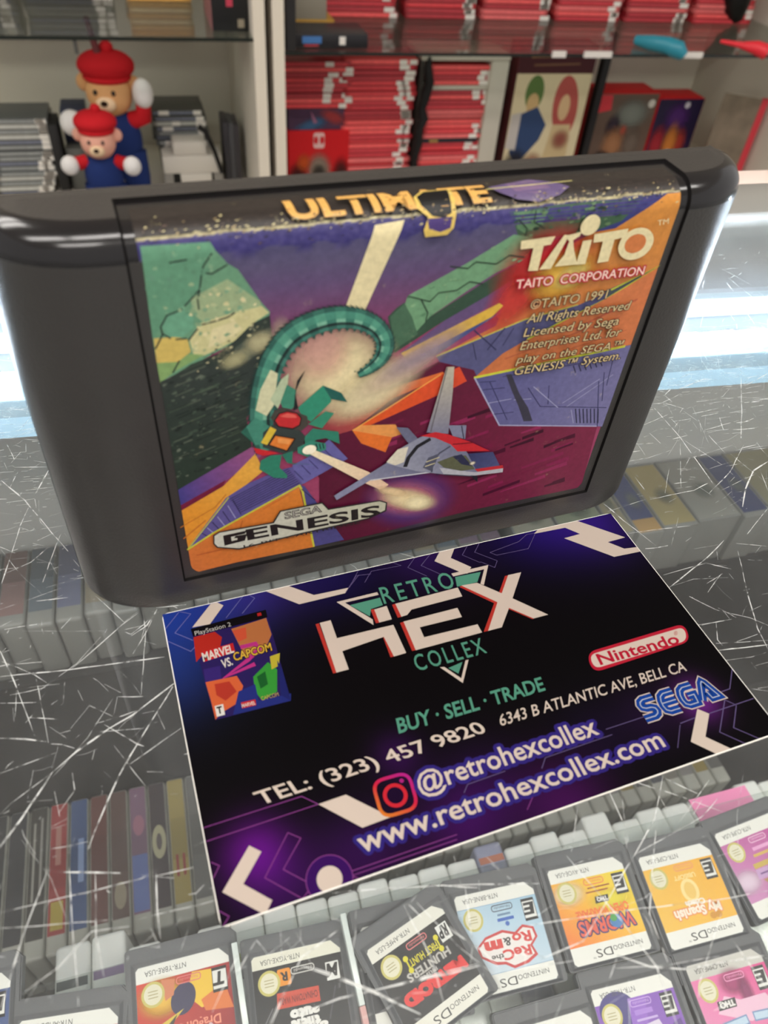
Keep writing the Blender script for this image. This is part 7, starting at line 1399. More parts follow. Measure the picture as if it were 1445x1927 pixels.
('p',[(-0.43,38.41),(-0.63,38.16),(-0.95,38.26),(-0.69,38.53)],(48,60,52)),
('p',[(6.61,33.38),(6.18,32.96),(5.91,32.98),(5.69,33.34),(6.15,33.41)],(34,44,38)),
('p',[(-0.65,38.23),(-0.75,38.19),(-0.86,38.11),(-0.96,38.13),(-0.9,38.25),(-0.76,38.32)],(62,76,64)),
('p',[(0.73,40.76),(0.69,40.62),(0.53,40.55),(0.37,40.62),(0.48,40.72),(0.69,40.8)],(34,44,38)),
('p',[(0.23,29.35),(0.18,29.1),(0.01,29.07),(-0.08,29.2),(-0.1,29.32),(0.08,29.45)],(26,34,30)),
('p',[(1.31,35.76),(1.24,35.57),(0.89,35.65),(1.15,35.96)],(80,92,78)),
('p',[(7.3,49.06),(9.4,50.47),(11.98,51.51),(12.43,49.73),(9.21,46.98),(6.06,46)],(76,84,74)),
('e',(10.62,49.42),2.6,2,20,(196,188,146),0.8,1),
('e',(7.18,47.31),2.6,1.5,20,(190,184,140),0.7,1),
('e',(13.48,50.15),1.8,3.2,0,(190,170,150),0.6),
('p',[(40.15,53.59),(40.2,53.49),(40.04,53.44),(39.96,53.51),(39.88,53.59),(40.14,53.66)],(130,168,128)),
('p',[(36.96,54.64),(36.67,54.41),(36.33,54.42),(36.4,54.67)],(130,168,128)),
('p',[(34.99,54.54),(34.83,54.27),(34.44,54.25),(34.57,54.56)],(130,168,128)),
('p',[(44.81,57.21),(44.86,57.14),(44.6,57.04),(44.49,57.08),(44.47,57.18),(44.7,57.25)],(120,162,122)),
('p',[(42.72,56.2),(42.63,55.99),(42.38,56.01),(42.56,56.16)],(90,134,100)),
('p',[(47.73,59.37),(47.68,59.28),(47.52,59.23),(47.58,59.41)],(120,162,122)),
('p',[(39.13,53.18),(39.07,52.95),(38.7,52.89),(38.92,53.24)],(90,134,100)),
('p',[(39.09,55.18),(38.95,54.96),(38.73,54.89),(38.56,54.88),(38.63,55.07),(38.89,55.13)],(120,162,122)),
('p',[(43.34,59.33),(43.38,59.1),(43.06,59.01),(42.72,59.08),(42.75,59.23),(43.22,59.43)],(130,168,128)),
('p',[(31.44,53.33),(31.38,53.27),(31.27,53.15),(31.16,53.2),(31.22,53.29),(31.34,53.34)],(90,134,100)),
('p',[(47.27,57.27),(46.92,56.99),(46.45,56.91),(46.51,57.29)],(130,168,128)),
('p',[(45.36,59),(45.22,58.83),(44.94,58.73),(44.99,58.98)],(90,134,100)),
('p',[(48.24,56.98),(47.77,56.73),(47.48,56.63),(47.28,56.79),(47.68,57)],(100,144,110)),
('p',[(32.56,52.05),(32.3,51.75),(31.97,51.69),(31.77,51.75),(31.8,52.08),(32.27,52.26)],(130,168,128)),
('p',[(39.76,56.18),(39.62,56.03),(39.48,56.08),(39.52,56.2)],(120,162,122)),
('p',[(45,57.61),(44.96,57.48),(44.64,57.2),(44.37,57.35),(44.47,57.7),(44.87,57.75)],(100,144,110)),
('p',[(43.14,55.24),(43.07,55.05),(42.84,55.04),(42.68,55.16),(42.84,55.21)],(100,144,110)),
('p',[(38.29,55.33),(38.28,55.01),(37.63,55.08),(37.95,55.41)],(120,162,122)),
('p',[(46.57,56.99),(46.49,56.9),(46.34,56.95),(46.42,57.07)],(100,144,110)),
('p',[(35.29,50.39),(35.25,50.15),(35.13,50.06),(34.98,50.15),(34.89,50.38),(35.19,50.37)],(100,144,110)),
('p',[(47.69,59.53),(47.69,59.4),(47.4,59.31),(47.18,59.52),(47.36,59.62)],(130,168,128)),
('p',[(37.64,55.25),(37.47,55.07),(37.21,55.03),(37.3,55.28)],(130,168,128)),
('p',[(42.21,58.22),(42.02,57.98),(41.72,57.98),(41.83,58.13)],(120,162,122)),
('p',[(35.14,54.46),(35.1,54.27),(34.65,54.19),(34.37,54.29),(34.93,54.55)],(90,134,100)),
('p',[(47.71,59.75),(47.73,59.65),(47.46,59.52),(47.27,59.6),(47.31,59.72),(47.46,59.8)],(100,144,110)),
('p',[(34.33,50.55),(33.98,50.08),(33.33,50.17),(33.79,50.56)],(90,134,100)),
('p',[(51.66,63.56),(51.52,63.49),(51.46,63.46),(51.35,63.53),(51.42,63.67),(51.52,63.69)],(48,76,58)),
('p',[(54.37,62.46),(54.1,62.27),(53.84,62.2),(53.72,62.39),(54.09,62.45)],(84,116,82)),
('p',[(45.96,63.55),(45.77,63.48),(45.57,63.5),(45.73,63.66)],(60,92,66)),
('p',[(50.14,62.06),(50.1,61.76),(49.45,61.91),(49.75,62.13)],(84,116,82)),
('p',[(54.53,64.02),(54.39,63.95),(54.28,63.93),(54.04,63.98),(54.18,64.02),(54.42,64.09)],(84,116,82)),
('p',[(52.65,63.54),(52.5,63.33),(52.25,63.4),(52.04,63.71),(52.55,63.81)],(48,76,58)),
('p',[(56.83,62.19),(56.36,62.08),(55.7,62.04),(56.06,62.29)],(60,92,66)),
('p',[(55.39,62.87),(55.01,62.64),(54.52,62.65),(54.48,62.86),(55.05,63.04)],(48,76,58)),
('p',[(57.55,63.48),(57,63.3),(56.51,63.22),(56.38,63.54),(56.98,63.65)],(84,116,82)),
('p',[(49.03,62.45),(48.8,62.09),(48.36,62.09),(48.08,62.5),(48.45,62.59)],(84,116,82)),
('p',[(51.82,61.39),(51.86,61.23),(51.51,61.11),(51.01,61.31),(51.25,61.44),(51.51,61.48)],(60,92,66)),
('p',[(59.15,60.33),(59.05,60.08),(58.7,60.05),(58.41,60.14),(58.45,60.36),(58.89,60.35)],(60,92,66)),
('p',[(55.09,61.91),(54.6,61.55),(54.25,61.67),(54.3,61.85)],(100,130,90)),
('p',[(51.05,62.96),(51,62.79),(50.87,62.77),(50.64,62.9),(50.8,63),(50.93,63.11)],(60,92,66)),
('p',[(51.69,62.76),(51.43,62.43),(51.23,62.39),(51,62.5),(50.95,62.68),(51.3,62.85)],(60,92,66)),
('p',[(58.11,63.53),(57.75,63.24),(57.11,63.26),(57.02,63.47),(57.58,63.8)],(100,130,90)),
('p',[(47.53,60.54),(47.33,60.38),(47.12,60.4),(47.22,60.57)],(100,130,90)),
('p',[(60.05,63.13),(59.96,62.98),(59.77,62.85),(59.66,63.01),(59.55,63.04),(59.9,63.2)],(48,76,58)),
('p',[(48.42,61.23),(48.42,61.11),(48.22,61.07),(47.99,61.06),(48.06,61.17),(48.28,61.25)],(60,92,66)),
('p',[(60.52,61.73),(60.32,61.65),(60,61.52),(59.87,61.72),(60.07,61.86)],(100,130,90)),
('p',[(50,61.89),(49.84,61.72),(49.61,61.8),(49.67,61.86)],(48,76,58)),
('p',[(54.42,63.81),(54.32,63.71),(54.14,63.69),(54.14,63.8),(54.35,63.84)],(60,92,66)),
('p',[(56.28,60.78),(56.25,60.62),(55.95,60.55),(55.91,60.68),(56.09,60.79)],(48,76,58)),
('p',[(56.75,62.97),(56.77,62.85),(56.49,62.82),(56.51,62.9),(56.57,62.98)],(60,92,66)),
('p',[(58.11,64.04),(58,63.97),(57.79,63.87),(57.51,63.98),(57.55,64.18),(58.27,64.33)],(100,130,90)),
('p',[(48.86,60.54),(48.84,60.33),(48.37,60.28),(48.29,60.5),(48.51,60.58)],(100,130,90)),
('p',[(61.61,63.38),(61.44,63.31),(61.22,63.36),(61.35,63.43)],(60,92,66)),
('p',[(58.25,63.26),(58.13,62.98),(57.62,63.14),(58.06,63.33)],(36,54,44)),
('p',[(61.27,61.09),(61.08,60.79),(60.74,60.73),(60.19,60.94),(60.37,61.17),(60.84,61.2)],(100,130,90)),
('p',[(62.76,62.16),(62.3,61.95),(61.65,61.82),(61.73,62.06),(62.31,62.32)],(48,76,58)),
('p',[(57.33,63.9),(57.37,63.85),(57.19,63.83),(56.94,63.88),(56.98,63.9),(57.19,63.94)],(84,116,82)),
('p',[(48.51,63.78),(48.37,63.68),(48.06,63.53),(47.86,63.66),(47.97,63.77),(48.37,63.93)],(84,116,82)),
('p',[(64.04,64.26),(63.81,64.03),(63.55,64.02),(63.56,64.26),(63.79,64.33)],(100,130,90)),
('p',[(49.84,61.44),(49.41,61.11),(48.74,61.17),(48.74,61.45),(49.12,61.57)],(36,54,44)),
('p',[(48.27,61.15),(48.08,61.08),(47.79,61.04),(47.92,61.22)],(60,92,66)),
('p',[(50.71,63.41),(50.28,63.25),(49.7,63.26),(49.92,63.67)],(100,130,90)),
('p',[(56.65,62.48),(56.62,62.33),(56.11,62.22),(56.11,62.37),(56.53,62.61)],(100,130,90)),
('p',[(59.57,63.56),(59.35,63.35),(58.85,63.27),(58.42,63.34),(58.54,63.5),(59.04,63.69)],(36,54,44)),
('p',[(56.39,60.39),(56.14,60.16),(55.82,60.15),(55.87,60.47)],(84,116,82)),
('p',[(60.09,63.41),(59.86,63.2),(59.37,63.03),(59.21,63.28),(59.33,63.47),(59.54,63.54)],(36,54,44)),
('p',[(46.26,62.66),(46.14,62.49),(45.76,62.38),(45.54,62.48),(45.75,62.7),(46.01,62.79)],(48,76,58)),
('p',[(62.43,64.28),(62.21,64.18),(61.95,64.08),(61.99,64.26),(62.29,64.35)],(36,54,44)),
('p',[(56.23,61.78),(56.13,61.63),(55.64,61.62),(55.11,61.6),(55.32,61.86),(55.73,61.92)],(60,92,66)),
('p',[(61.19,61.89),(61.12,61.77),(60.84,61.73),(60.63,61.81),(60.93,61.91)],(60,92,66)),
('l',[(31.23,53.52),(34.66,52.26),(35.83,53.45),(38.51,53.46),(40.36,54.57),(42.52,53.98)],0.16,(40,56,46)),
('l',[(36.95,57.22),(39.69,56.6),(40.88,57.43),(44.04,56.77),(45.87,57.87),(48.42,57.28)],0.16,(40,56,46)),
('l',[(46.2,62.86),(47.79,61.44),(47.7,60.37)],0.16,(40,56,46)),
('l',[(48.84,63.89),(48.62,62.31),(50.59,61.19)],0.16,(40,56,46)),
('l',[(33.27,52.77),(34.53,50.56),(34.36,49.19)],0.16,(40,56,46)),
('p',[(-3.12,26.03),(8.59,31.93),(10.3,30.18),(4.04,26.07),(-2.96,22.92)],('g',(-2.89,25.28),(62,60,130),(9.1,31.17),(146,80,124))),
('p',[(-2.96,22.92),(4.35,26.44),(3.85,25.36),(-3.04,21.76)],(110,26,56)),
('p',[(-3.04,21.76),(3.84,25.24),(9.06,30.53),(10.16,26.89),(4.62,22.51),(1.13,18.55),(-2.91,13.11)],('g',(-2.54,21.3),(216,140,44),(9.54,28.9),(222,166,70))),
('l',[(-3.4,18.3),(2.23,21.17),(4.12,23.43)],0.2,(186,110,38)),
('l',[(-3.19,15.71),(0.58,18.79)],0.25,(186,104,40)),
('p',[(-2.92,13.03),(1.44,15.59),(15.63,22.34),(18.12,7.08),(4.74,7.46),(-2.06,7.19),(-3.07,9.02)],('g',(-1.86,9.08),(200,110,52),(15.77,21.17),(208,122,46))),
('l',[(-1.63,11.28),(5.01,11.42)],0.3,(176,88,40)),
('l',[(6.29,17.15),(5.51,14.37)],0.2,(178,94,40)),
('l',[(9.66,18.71),(13.94,20.84)],0.25,(186,100,40)),
('p',[(-2.9,13.2),(4.06,22.74),(7.63,24.85),(12.3,26.37),(15.81,26.66),(18.5,24.86),(15.83,22.12),(6.02,17.64),(1.46,15.76)],(90,82,140)),
('p',[(14.64,26.94),(17,27.89),(20.5,30.79),(23.71,26.13),(16.38,22.54),(15.2,24.5)],(100,96,156)),
('p',[(15.84,22.28),(16.53,22.1),(23.76,7.19),(18.36,7.15)],(74,70,128)),
('l',[(4.6,22.32),(14.05,26.32)],0.18,(46,42,84)),
('l',[(4.78,21.96),(14.25,25.93)],0.18,(46,42,84)),
('l',[(4.98,21.54),(14.47,25.53)],0.18,(46,42,84)),
('l',[(5.15,21.13),(14.67,25.09)],0.18,(46,42,84)),
('l',[(5.35,20.72),(14.9,24.69)],0.18,(46,42,84)),
('l',[(5.53,20.34),(15.11,24.29)],0.18,(46,42,84)),
('l',[(5.73,19.92),(15.34,23.84)],0.18,(46,42,84)),
('l',[(5.91,19.5),(15.55,23.43)],0.18,(46,42,84)),
('l',[(6.12,19.07),(15.78,22.97)],0.18,(46,42,84)),
('l',[(-0.26,16.11),(0.57,15.08)],0.16,(42,38,76)),
('l',[(0.65,17.1),(1.51,15.66)],0.16,(150,148,190)),
('l',[(1.55,18.1),(2.44,16.24)],0.16,(42,38,76)),
('l',[(2.45,19.08),(3.37,16.81)],0.16,(150,148,190)),
('l',[(3.33,20.06),(4.29,17.39)],0.16,(42,38,76)),
('l',[(4.22,21.03),(5.22,17.96)],0.16,(150,148,190)),
('l',[(5.09,21.99),(6.14,18.53)],0.16,(42,38,76)),
('l',[(16.39,23.42),(14.92,25.73)],0.16,(60,56,110)),
('l',[(17.59,24.3),(16.11,26.59)],0.16,(60,56,110)),
('l',[(18.8,25.17),(17.29,27.44)],0.16,(60,56,110)),
('l',[(19.99,26.04),(18.47,28.3)],0.16,(60,56,110)),
('l',[(21.18,26.91),(19.65,29.15)],0.16,(60,56,110)),
('l',[(-2.85,13.1),(4.49,22.75)],0.22,(180,180,70)),
('l',[(-2.92,13.03),(1.44,15.64),(15.72,22.39),(16.22,21.05),(18.22,7.1)],0.35,(194,190,62)),
('l',[(16.07,21.5),(18.39,18.41)],0.15,(40,36,70)),
('p',[(25.92,63.89),(29.93,64.22),(25.15,52.27),(22.12,52.33)],(228,214,168)),
('e',(21.98,42.71),10,9,-25,(232,216,170),1,1),
('e',(27.08,38.55),9,5,25,(236,222,178),0.9,1),
('e',(19.17,46.69),5,6,0,(226,170,160),0.6,1),
('e',(31.85,41.96),10,3.2,28,(214,190,170),0.65,1),
('e',(34.98,44.2),9,2.2,30,(170,150,170),0.5,1),
('#','ring_machine_print'),
('p',[(9.37,30.57),(9.24,31.24),(9.95,31.34),(10.07,30.66)],(46,92,82)),
('p',[(9.99,30.65),(9.87,31.34),(11.01,31.48),(11.12,30.78)],(72,138,118)),
('p',[(11.09,30.78),(10.98,31.48),(11.53,31.56),(11.64,30.85)],(60,120,104)),
('p',[(11.59,30.84),(11.48,31.55),(11.96,31.61),(12.07,30.9)],(26,44,42)),
('p',[(12.03,30.9),(11.93,31.6),(12.41,31.67),(12.51,30.96)],(50,100,90)),
('p',[(9.24,31.24),(9.05,32.23),(9.77,32.32),(9.95,31.34)],(46,92,82)),
('p',[(9.87,31.34),(9.69,32.31),(10.84,32.46),(11.01,31.48)],(72,138,118)),
('p',[(10.98,31.48),(10.81,32.46),(11.36,32.53),(11.53,31.56)],(60,120,104)),
('p',[(11.48,31.55),(11.32,32.52),(11.8,32.58),(11.96,31.61)],(26,44,42)),
('p',[(11.93,31.6),(11.77,32.58),(12.25,32.64),(12.41,31.67)],(50,100,90)),
('p',[(9.05,32.23),(8.85,33.4),(9.57,33.46),(9.77,32.32)],(58,112,98)),
('p',[(9.69,32.31),(9.5,33.46),(10.66,33.57),(10.84,32.46)],(84,152,128)),
('p',[(10.81,32.46),(10.63,33.56),(11.2,33.61),(11.36,32.53)],(120,176,150)),
('p',[(11.32,32.52),(11.15,33.61),(11.64,33.66),(11.8,32.58)],(40,66,60)),
('p',[(11.77,32.58),(11.61,33.66),(12.09,33.7),(12.25,32.64)],(66,124,110)),
('p',[(8.85,33.4),(8.69,34.65),(9.42,34.66),(9.57,33.46)],(58,112,98)),
('p',[(9.5,33.46),(9.33,34.66),(10.52,34.67),(10.66,33.57)],(84,152,128)),
('p',[(10.63,33.56),(10.49,34.68),(11.07,34.69),(11.2,33.61)],(120,176,150)),
('p',[(11.15,33.61),(11.02,34.69),(11.52,34.69),(11.64,33.66)],(40,66,60)),
('p',[(11.61,33.66),(11.48,34.69),(11.98,34.7),(12.09,33.7)],(66,124,110)),
('p',[(8.69,34.65),(8.6,35.84),(9.34,35.77),(9.42,34.66)],(46,92,82)),
('p',[(9.33,34.66),(9.26,35.78),(10.45,35.67),(10.52,34.67)],(72,138,118)),
('p',[(10.49,34.68),(10.42,35.67),(11.01,35.62),(11.07,34.69)],(60,120,104)),
('p',[(11.02,34.69),(10.96,35.62),(11.46,35.58),(11.52,34.69)],(26,44,42)),
('p',[(11.48,34.69),(11.43,35.58),(11.94,35.54),(11.98,34.7)],(50,100,90)),
('p',[(8.6,35.84),(8.59,36.96),(9.34,36.82),(9.34,35.77)],(46,92,82)),
('p',[(9.26,35.78),(9.26,36.83),(10.47,36.6),(10.45,35.67)],(72,138,118)),
('p',[(10.42,35.67),(10.43,36.61),(11.03,36.5),(11.01,35.62)],(60,120,104)),
('p',[(10.96,35.62),(10.97,36.51),(11.49,36.41),(11.46,35.58)],(26,44,42)),
('p',[(11.43,35.58),(11.45,36.41),(11.96,36.32),(11.94,35.54)],(50,100,90)),
('p',[(8.59,36.96),(8.64,38),(9.39,37.81),(9.34,36.82)],(58,112,98)),
('p',[(9.26,36.83),(9.31,37.84),(10.53,37.53),(10.47,36.6)],(84,152,128)),
('p',[(10.43,36.61),(10.49,37.54),(11.09,37.39),(11.03,36.5)],(120,176,150)),
('p',[(10.97,36.51),(11.03,37.4),(11.55,37.27),(11.49,36.41)],(40,66,60)),
('p',[(11.45,36.41),(11.52,37.29),(12.03,37.15),(11.96,36.32)],(66,124,110)),
('p',[(8.64,38),(8.73,39.01),(9.48,38.79),(9.39,37.81)],(58,112,98)),
('p',[(9.31,37.84),(9.4,38.81),(10.62,38.45),(10.53,37.53)],(84,152,128)),
('p',[(10.49,37.54),(10.58,38.46),(11.18,38.28),(11.09,37.39)],(120,176,150)),
('p',[(11.03,37.4),(11.13,38.29),(11.64,38.14),(11.55,37.27)],(40,66,60)),
('p',[(11.52,37.29),(11.61,38.15),(12.13,38),(12.03,37.15)],(66,124,110)),
('p',[(8.73,39.01),(8.83,39.97),(9.59,39.72),(9.48,38.79)],(46,92,82)),
('p',[(9.4,38.81),(9.51,39.75),(10.74,39.34),(10.62,38.45)],(72,138,118)),
('p',[(10.58,38.46),(10.7,39.36),(11.3,39.16),(11.18,38.28)],(60,120,104)),
('p',[(11.13,38.29),(11.25,39.18),(11.77,39.01),(11.64,38.14)],(26,44,42)),
('p',[(11.61,38.15),(11.73,39.02),(12.26,38.85),(12.13,38)],(50,100,90)),
('p',[(8.83,39.97),(8.97,40.87),(9.72,40.61),(9.59,39.72)],(46,92,82)),
('p',[(9.51,39.75),(9.64,40.65),(10.86,40.22),(10.74,39.34)],(72,138,118)),
('p',[(10.7,39.36),(10.82,40.23),(11.42,40.03),(11.3,39.16)],(60,120,104)),
('p',[(11.25,39.18),(11.37,40.05),(11.89,39.86),(11.77,39.01)],(26,44,42)),
('p',[(11.73,39.02),(11.85,39.87),(12.37,39.69),(12.26,38.85)],(50,100,90)),
('p',[(8.97,40.87),(9.14,41.79),(9.88,41.5),(9.72,40.61)],(58,112,98)),
('p',[(9.64,40.65),(9.79,41.53),(11,41.08),(10.86,40.22)],(84,152,128)),
('p',[(10.82,40.23),(10.96,41.09),(11.55,40.87),(11.42,40.03)],(120,176,150)),
('p',[(11.37,40.05),(11.5,40.89),(12.01,40.7),(11.89,39.86)],(40,66,60)),
('p',[(11.85,39.87),(11.98,40.71),(12.49,40.52),(12.37,39.69)],(66,124,110)),
('p',[(9.14,41.79),(9.32,42.68),(10.06,42.38),(9.88,41.5)],(58,112,98)),
('p',[(9.79,41.53),(9.98,42.41),(11.16,41.92),(11,41.08)],(84,152,128)),
('p',[(10.96,41.09),(11.13,41.94),(11.7,41.7),(11.55,40.87)],(120,176,150)),
('p',[(11.5,40.89),(11.66,41.71),(12.16,41.5),(12.01,40.7)],(40,66,60)),
('p',[(11.98,40.71),(12.12,41.52),(12.63,41.31),(12.49,40.52)],(66,124,110)),
('p',[(9.32,42.68),(9.53,43.54),(10.26,43.22),(10.06,42.38)],(46,92,82)),
('p',[(9.98,42.41),(10.18,43.26),(11.34,42.74),(11.16,41.92)],(72,138,118)),
('p',[(11.13,41.94),(11.31,42.75),(11.88,42.49),(11.7,41.7)],(60,120,104)),
('p',[(11.66,41.71),(11.83,42.52),(12.32,42.29),(12.16,41.5)],(26,44,42)),
('p',[(12.12,41.52),(12.29,42.31),(12.79,42.09),(12.63,41.31)],(50,100,90)),
('p',[(9.53,43.54),(9.76,44.38),(10.47,44.03),(10.26,43.22)],(46,92,82)),
('p',[(10.18,43.26),(10.39,44.07),(11.53,43.51),(11.34,42.74)],(72,138,118)),
('p',[(11.31,42.75),(11.5,43.52),(12.06,43.25),(11.88,42.49)],(60,120,104)),
('p',[(11.83,42.52),(12.02,43.26),(12.5,43.03),(12.32,42.29)],(26,44,42)),
('p',[(12.29,42.31),(12.47,43.04),(12.95,42.81),(12.79,42.09)],(50,100,90)),
('p',[(9.76,44.38),(10,45.14),(10.7,44.78),(10.47,44.03)],(58,112,98)),
('p',[(10.39,44.07),(10.62,44.82),(11.74,44.23),(11.53,43.51)],(84,152,128)),
('p',[(11.5,43.52),(11.71,44.24),(12.27,43.95),(12.06,43.25)],(120,176,150)),
('p',[(12.02,43.26),(12.21,43.98),(12.69,43.72),(12.5,43.03)],(40,66,60)),
('p',[(12.47,43.04),(12.66,43.74),(13.14,43.48),(12.95,42.81)],(66,124,110)),
('p',[(10,45.14),(10.25,45.85),(10.93,45.47),(10.7,44.78)],(58,112,98)),
('p',[(10.62,44.82),(10.85,45.51),(11.96,44.89),(11.74,44.23)],(84,152,128)),
('p',[(11.71,44.24),(11.92,44.91),(12.47,44.6),(12.27,43.95)],(120,176,150)),
('p',[(12.21,43.98),(12.42,44.62),(12.88,44.36),(12.69,43.72)],(40,66,60)),
('p',[(12.66,43.74),(12.85,44.37),(13.33,44.11),(13.14,43.48)],(66,124,110)),
('p',[(10.25,45.85),(10.52,46.55),(11.17,46.14),(10.93,45.47)],(46,92,82)),
('p',[(10.85,45.51),(11.1,46.19),(12.18,45.52),(11.96,44.89)],(72,138,118)),
('p',[(11.92,44.91),(12.15,45.53),(12.68,45.2),(12.47,44.6)],(60,120,104)),
('p',[(12.42,44.62),(12.63,45.23),(13.09,44.94),(12.88,44.36)],(26,44,42)),
('p',[(12.85,44.37),(13.06,44.96),(13.51,44.68),(13.33,44.11)],(50,100,90)),
('p',[(10.52,46.55),(10.81,47.23),(11.46,46.79),(11.17,46.14)],(46,92,82)),
('p',[(11.1,46.19),(11.39,46.83),(12.43,46.11),(12.18,45.52)],(72,138,118)),
('p',[(12.15,45.53),(12.4,46.13),(12.91,45.77),(12.68,45.2)],(60,120,104)),
('p',[(12.63,45.23),(12.87,45.8),(13.3,45.49),(13.09,44.94)],(26,44,42)),
('p',[(13.06,44.96),(13.27,45.51),(13.72,45.2),(13.51,44.68)],(50,100,90)),
('p',[(10.81,47.23),(11.16,47.91),(11.78,47.42),(11.46,46.79)],(58,112,98)),
('p',[(11.39,46.83),(11.72,47.47),(12.71,46.69),(12.43,46.11)],(84,152,128)),
('p',[(12.4,46.13),(12.68,46.71),(13.18,46.32),(12.91,45.77)],(120,176,150)),
('p',[(12.87,45.8),(13.14,46.36),(13.56,46.02),(13.3,45.49)],(40,66,60)),
('p',[(13.27,45.51),(13.53,46.04),(13.96,45.71),(13.72,45.2)],(66,124,110)),
('p',[(11.16,47.91),(11.55,48.55),(12.14,48.05),(11.78,47.42)],(58,112,98)),
('p',[(11.72,47.47),(12.08,48.1),(13.04,47.27),(12.71,46.69)],(84,152,128)),
('p',[(12.68,46.71),(13.02,47.29),(13.5,46.89),(13.18,46.32)],(120,176,150)),
('p',[(13.14,46.36),(13.45,46.92),(13.86,46.57),(13.56,46.02)],(40,66,60)),
('p',[(13.53,46.04),(13.84,46.6),(14.25,46.24),(13.96,45.71)],(66,124,110)),
('p',[(11.55,48.55),(11.97,49.2),(12.54,48.66),(12.14,48.05)],(46,92,82)),
('p',[(12.08,48.1),(12.48,48.72),(13.41,47.86),(13.04,47.27)],(72,138,118)),
('p',[(13.02,47.29),(13.39,47.88),(13.85,47.46),(13.5,46.89)],(60,120,104)),
('p',[(13.45,46.92),(13.81,47.49),(14.2,47.13),(13.86,46.57)],(26,44,42)),
('p',[(13.84,46.6),(14.18,47.15),(14.58,46.78),(14.25,46.24)],(50,100,90)),
('p',[(11.97,49.2),(12.44,49.83),(12.99,49.27),(12.54,48.66)],(46,92,82)),
('p',[(12.48,48.72),(12.92,49.34),(13.81,48.43),(13.41,47.86)],(72,138,118)),
('p',[(13.39,47.88),(13.79,48.45),(14.23,48.01),(13.85,47.46)],(60,120,104)),
('p',[(13.81,47.49),(14.19,48.05),(14.57,47.66),(14.2,47.13)],(26,44,42)),
('p',[(14.18,47.15),(14.55,47.69),(14.92,47.3),(14.58,46.78)],(50,100,90)),
('p',[(12.44,49.83),(12.96,50.45),(13.47,49.85),(12.99,49.27)],(58,112,98)),
('p',[(12.92,49.34),(13.42,49.92),(14.25,48.96),(13.81,48.43)],(84,152,128)),
('p',[(13.79,48.45),(14.23,48.98),(14.63,48.51),(14.23,48.01)],(120,176,150)),
('p',[(14.19,48.05),(14.6,48.55),(14.95,48.14),(14.57,47.66)],(40,66,60)),
('p',[(14.55,47.69),(14.93,48.17),(15.29,47.75),(14.92,47.3)],(66,124,110)),
('p',[(12.96,50.45),(13.55,51.02),(14.01,50.39),(13.47,49.85)],(58,112,98)),
('p',[(13.42,49.92),(13.96,50.46),(14.72,49.43),(14.25,48.96)],(84,152,128)),
('p',[(14.23,48.98),(14.7,49.46),(15.07,48.95),(14.63,48.51)],(120,176,150)),
('p',[(14.6,48.55),(15.04,48.99),(15.36,48.56),(14.95,48.14)],(40,66,60)),
('p',[(14.93,48.17),(15.33,48.59),(15.66,48.15),(15.29,47.75)],(66,124,110)),
('p',[(13.55,51.02),(14.2,51.51),(14.61,50.84),(14.01,50.39)],(46,92,82)),
('p',[(13.96,50.46),(14.56,50.92),(15.23,49.84),(14.72,49.43)],(72,138,118)),
('p',[(14.7,49.46),(15.21,49.86),(15.54,49.33),(15.07,48.95)],(60,120,104)),
('p',[(15.04,48.99),(15.51,49.37),(15.8,48.91),(15.36,48.56)],(26,44,42)),
('p',[(15.33,48.59),(15.78,48.95),(16.07,48.47),(15.66,48.15)],(50,100,90)),
('p',[(14.2,51.51),(14.87,51.93),(15.24,51.24),(14.61,50.84)],(46,92,82)),
('p',[(14.56,50.92),(15.2,51.32),(15.79,50.19),(15.23,49.84)],(72,138,118)),
('p',[(15.21,49.86),(15.78,50.22),(16.07,49.66),(15.54,49.33)],(60,120,104)),
('p',[(15.51,49.37),(16.05,49.71),(16.3,49.24),(15.8,48.91)],(26,44,42)),
('p',[(15.78,48.95),(16.28,49.26),(16.55,48.78),(16.07,48.47)],(50,100,90)),
('p',[(14.87,51.93),(15.57,52.28),(15.9,51.57),(15.24,51.24)],(58,112,98)),
('p',[(15.2,51.32),(15.87,51.65),(16.4,50.5),(15.79,50.19)],(84,152,128)),
('p',[(15.78,50.22),(16.39,50.53),(16.65,49.97),(16.07,49.66)],(120,176,150)),
('p',[(16.05,49.71),(16.63,50.01),(16.85,49.52),(16.3,49.24)],(40,66,60)),
('p',[(16.28,49.26),(16.84,49.56),(17.07,49.06),(16.55,48.78)],(66,124,110)),
('p',[(15.57,52.28),(16.28,52.58),(16.58,51.85),(15.9,51.57)],(58,112,98)),
('p',[(15.87,51.65),(16.54,51.94),(17.02,50.77),(16.4,50.5)],(84,152,128)),
('p',[(16.39,50.53),(17.02,50.8),(17.25,50.23),(16.65,49.97)],(120,176,150)),
('p',[(16.63,50.01),(17.23,50.28),(17.43,49.78),(16.85,49.52)],(40,66,60)),
('p',[(16.84,49.56),(17.43,49.81),(17.64,49.31),(17.07,49.06)],(66,124,110)),
('p',[(16.28,52.58),(16.98,52.82),(17.26,52.1),(16.58,51.85)],(46,92,82)),
('p',[(16.54,51.94),(17.23,52.17),(17.66,51),(17.02,50.77)],(72,138,118)),
('p',[(17.02,50.8),(17.65,51.03),(17.87,50.45),(17.25,50.23)],(60,120,104)),
('p',[(17.23,50.28),(17.85,50.5),(18.03,49.99),(17.43,49.78)],(26,44,42)),
('p',[(17.43,49.81),(18.02,50.03),(18.21,49.53),(17.64,49.31)],(50,100,90)),
('p',[(16.98,52.82),(17.72,53.02),(17.96,52.29),(17.26,52.1)],(46,92,82)),
('p',[(17.23,52.17),(17.93,52.38),(18.31,51.19),(17.66,51)],(72,138,118)),
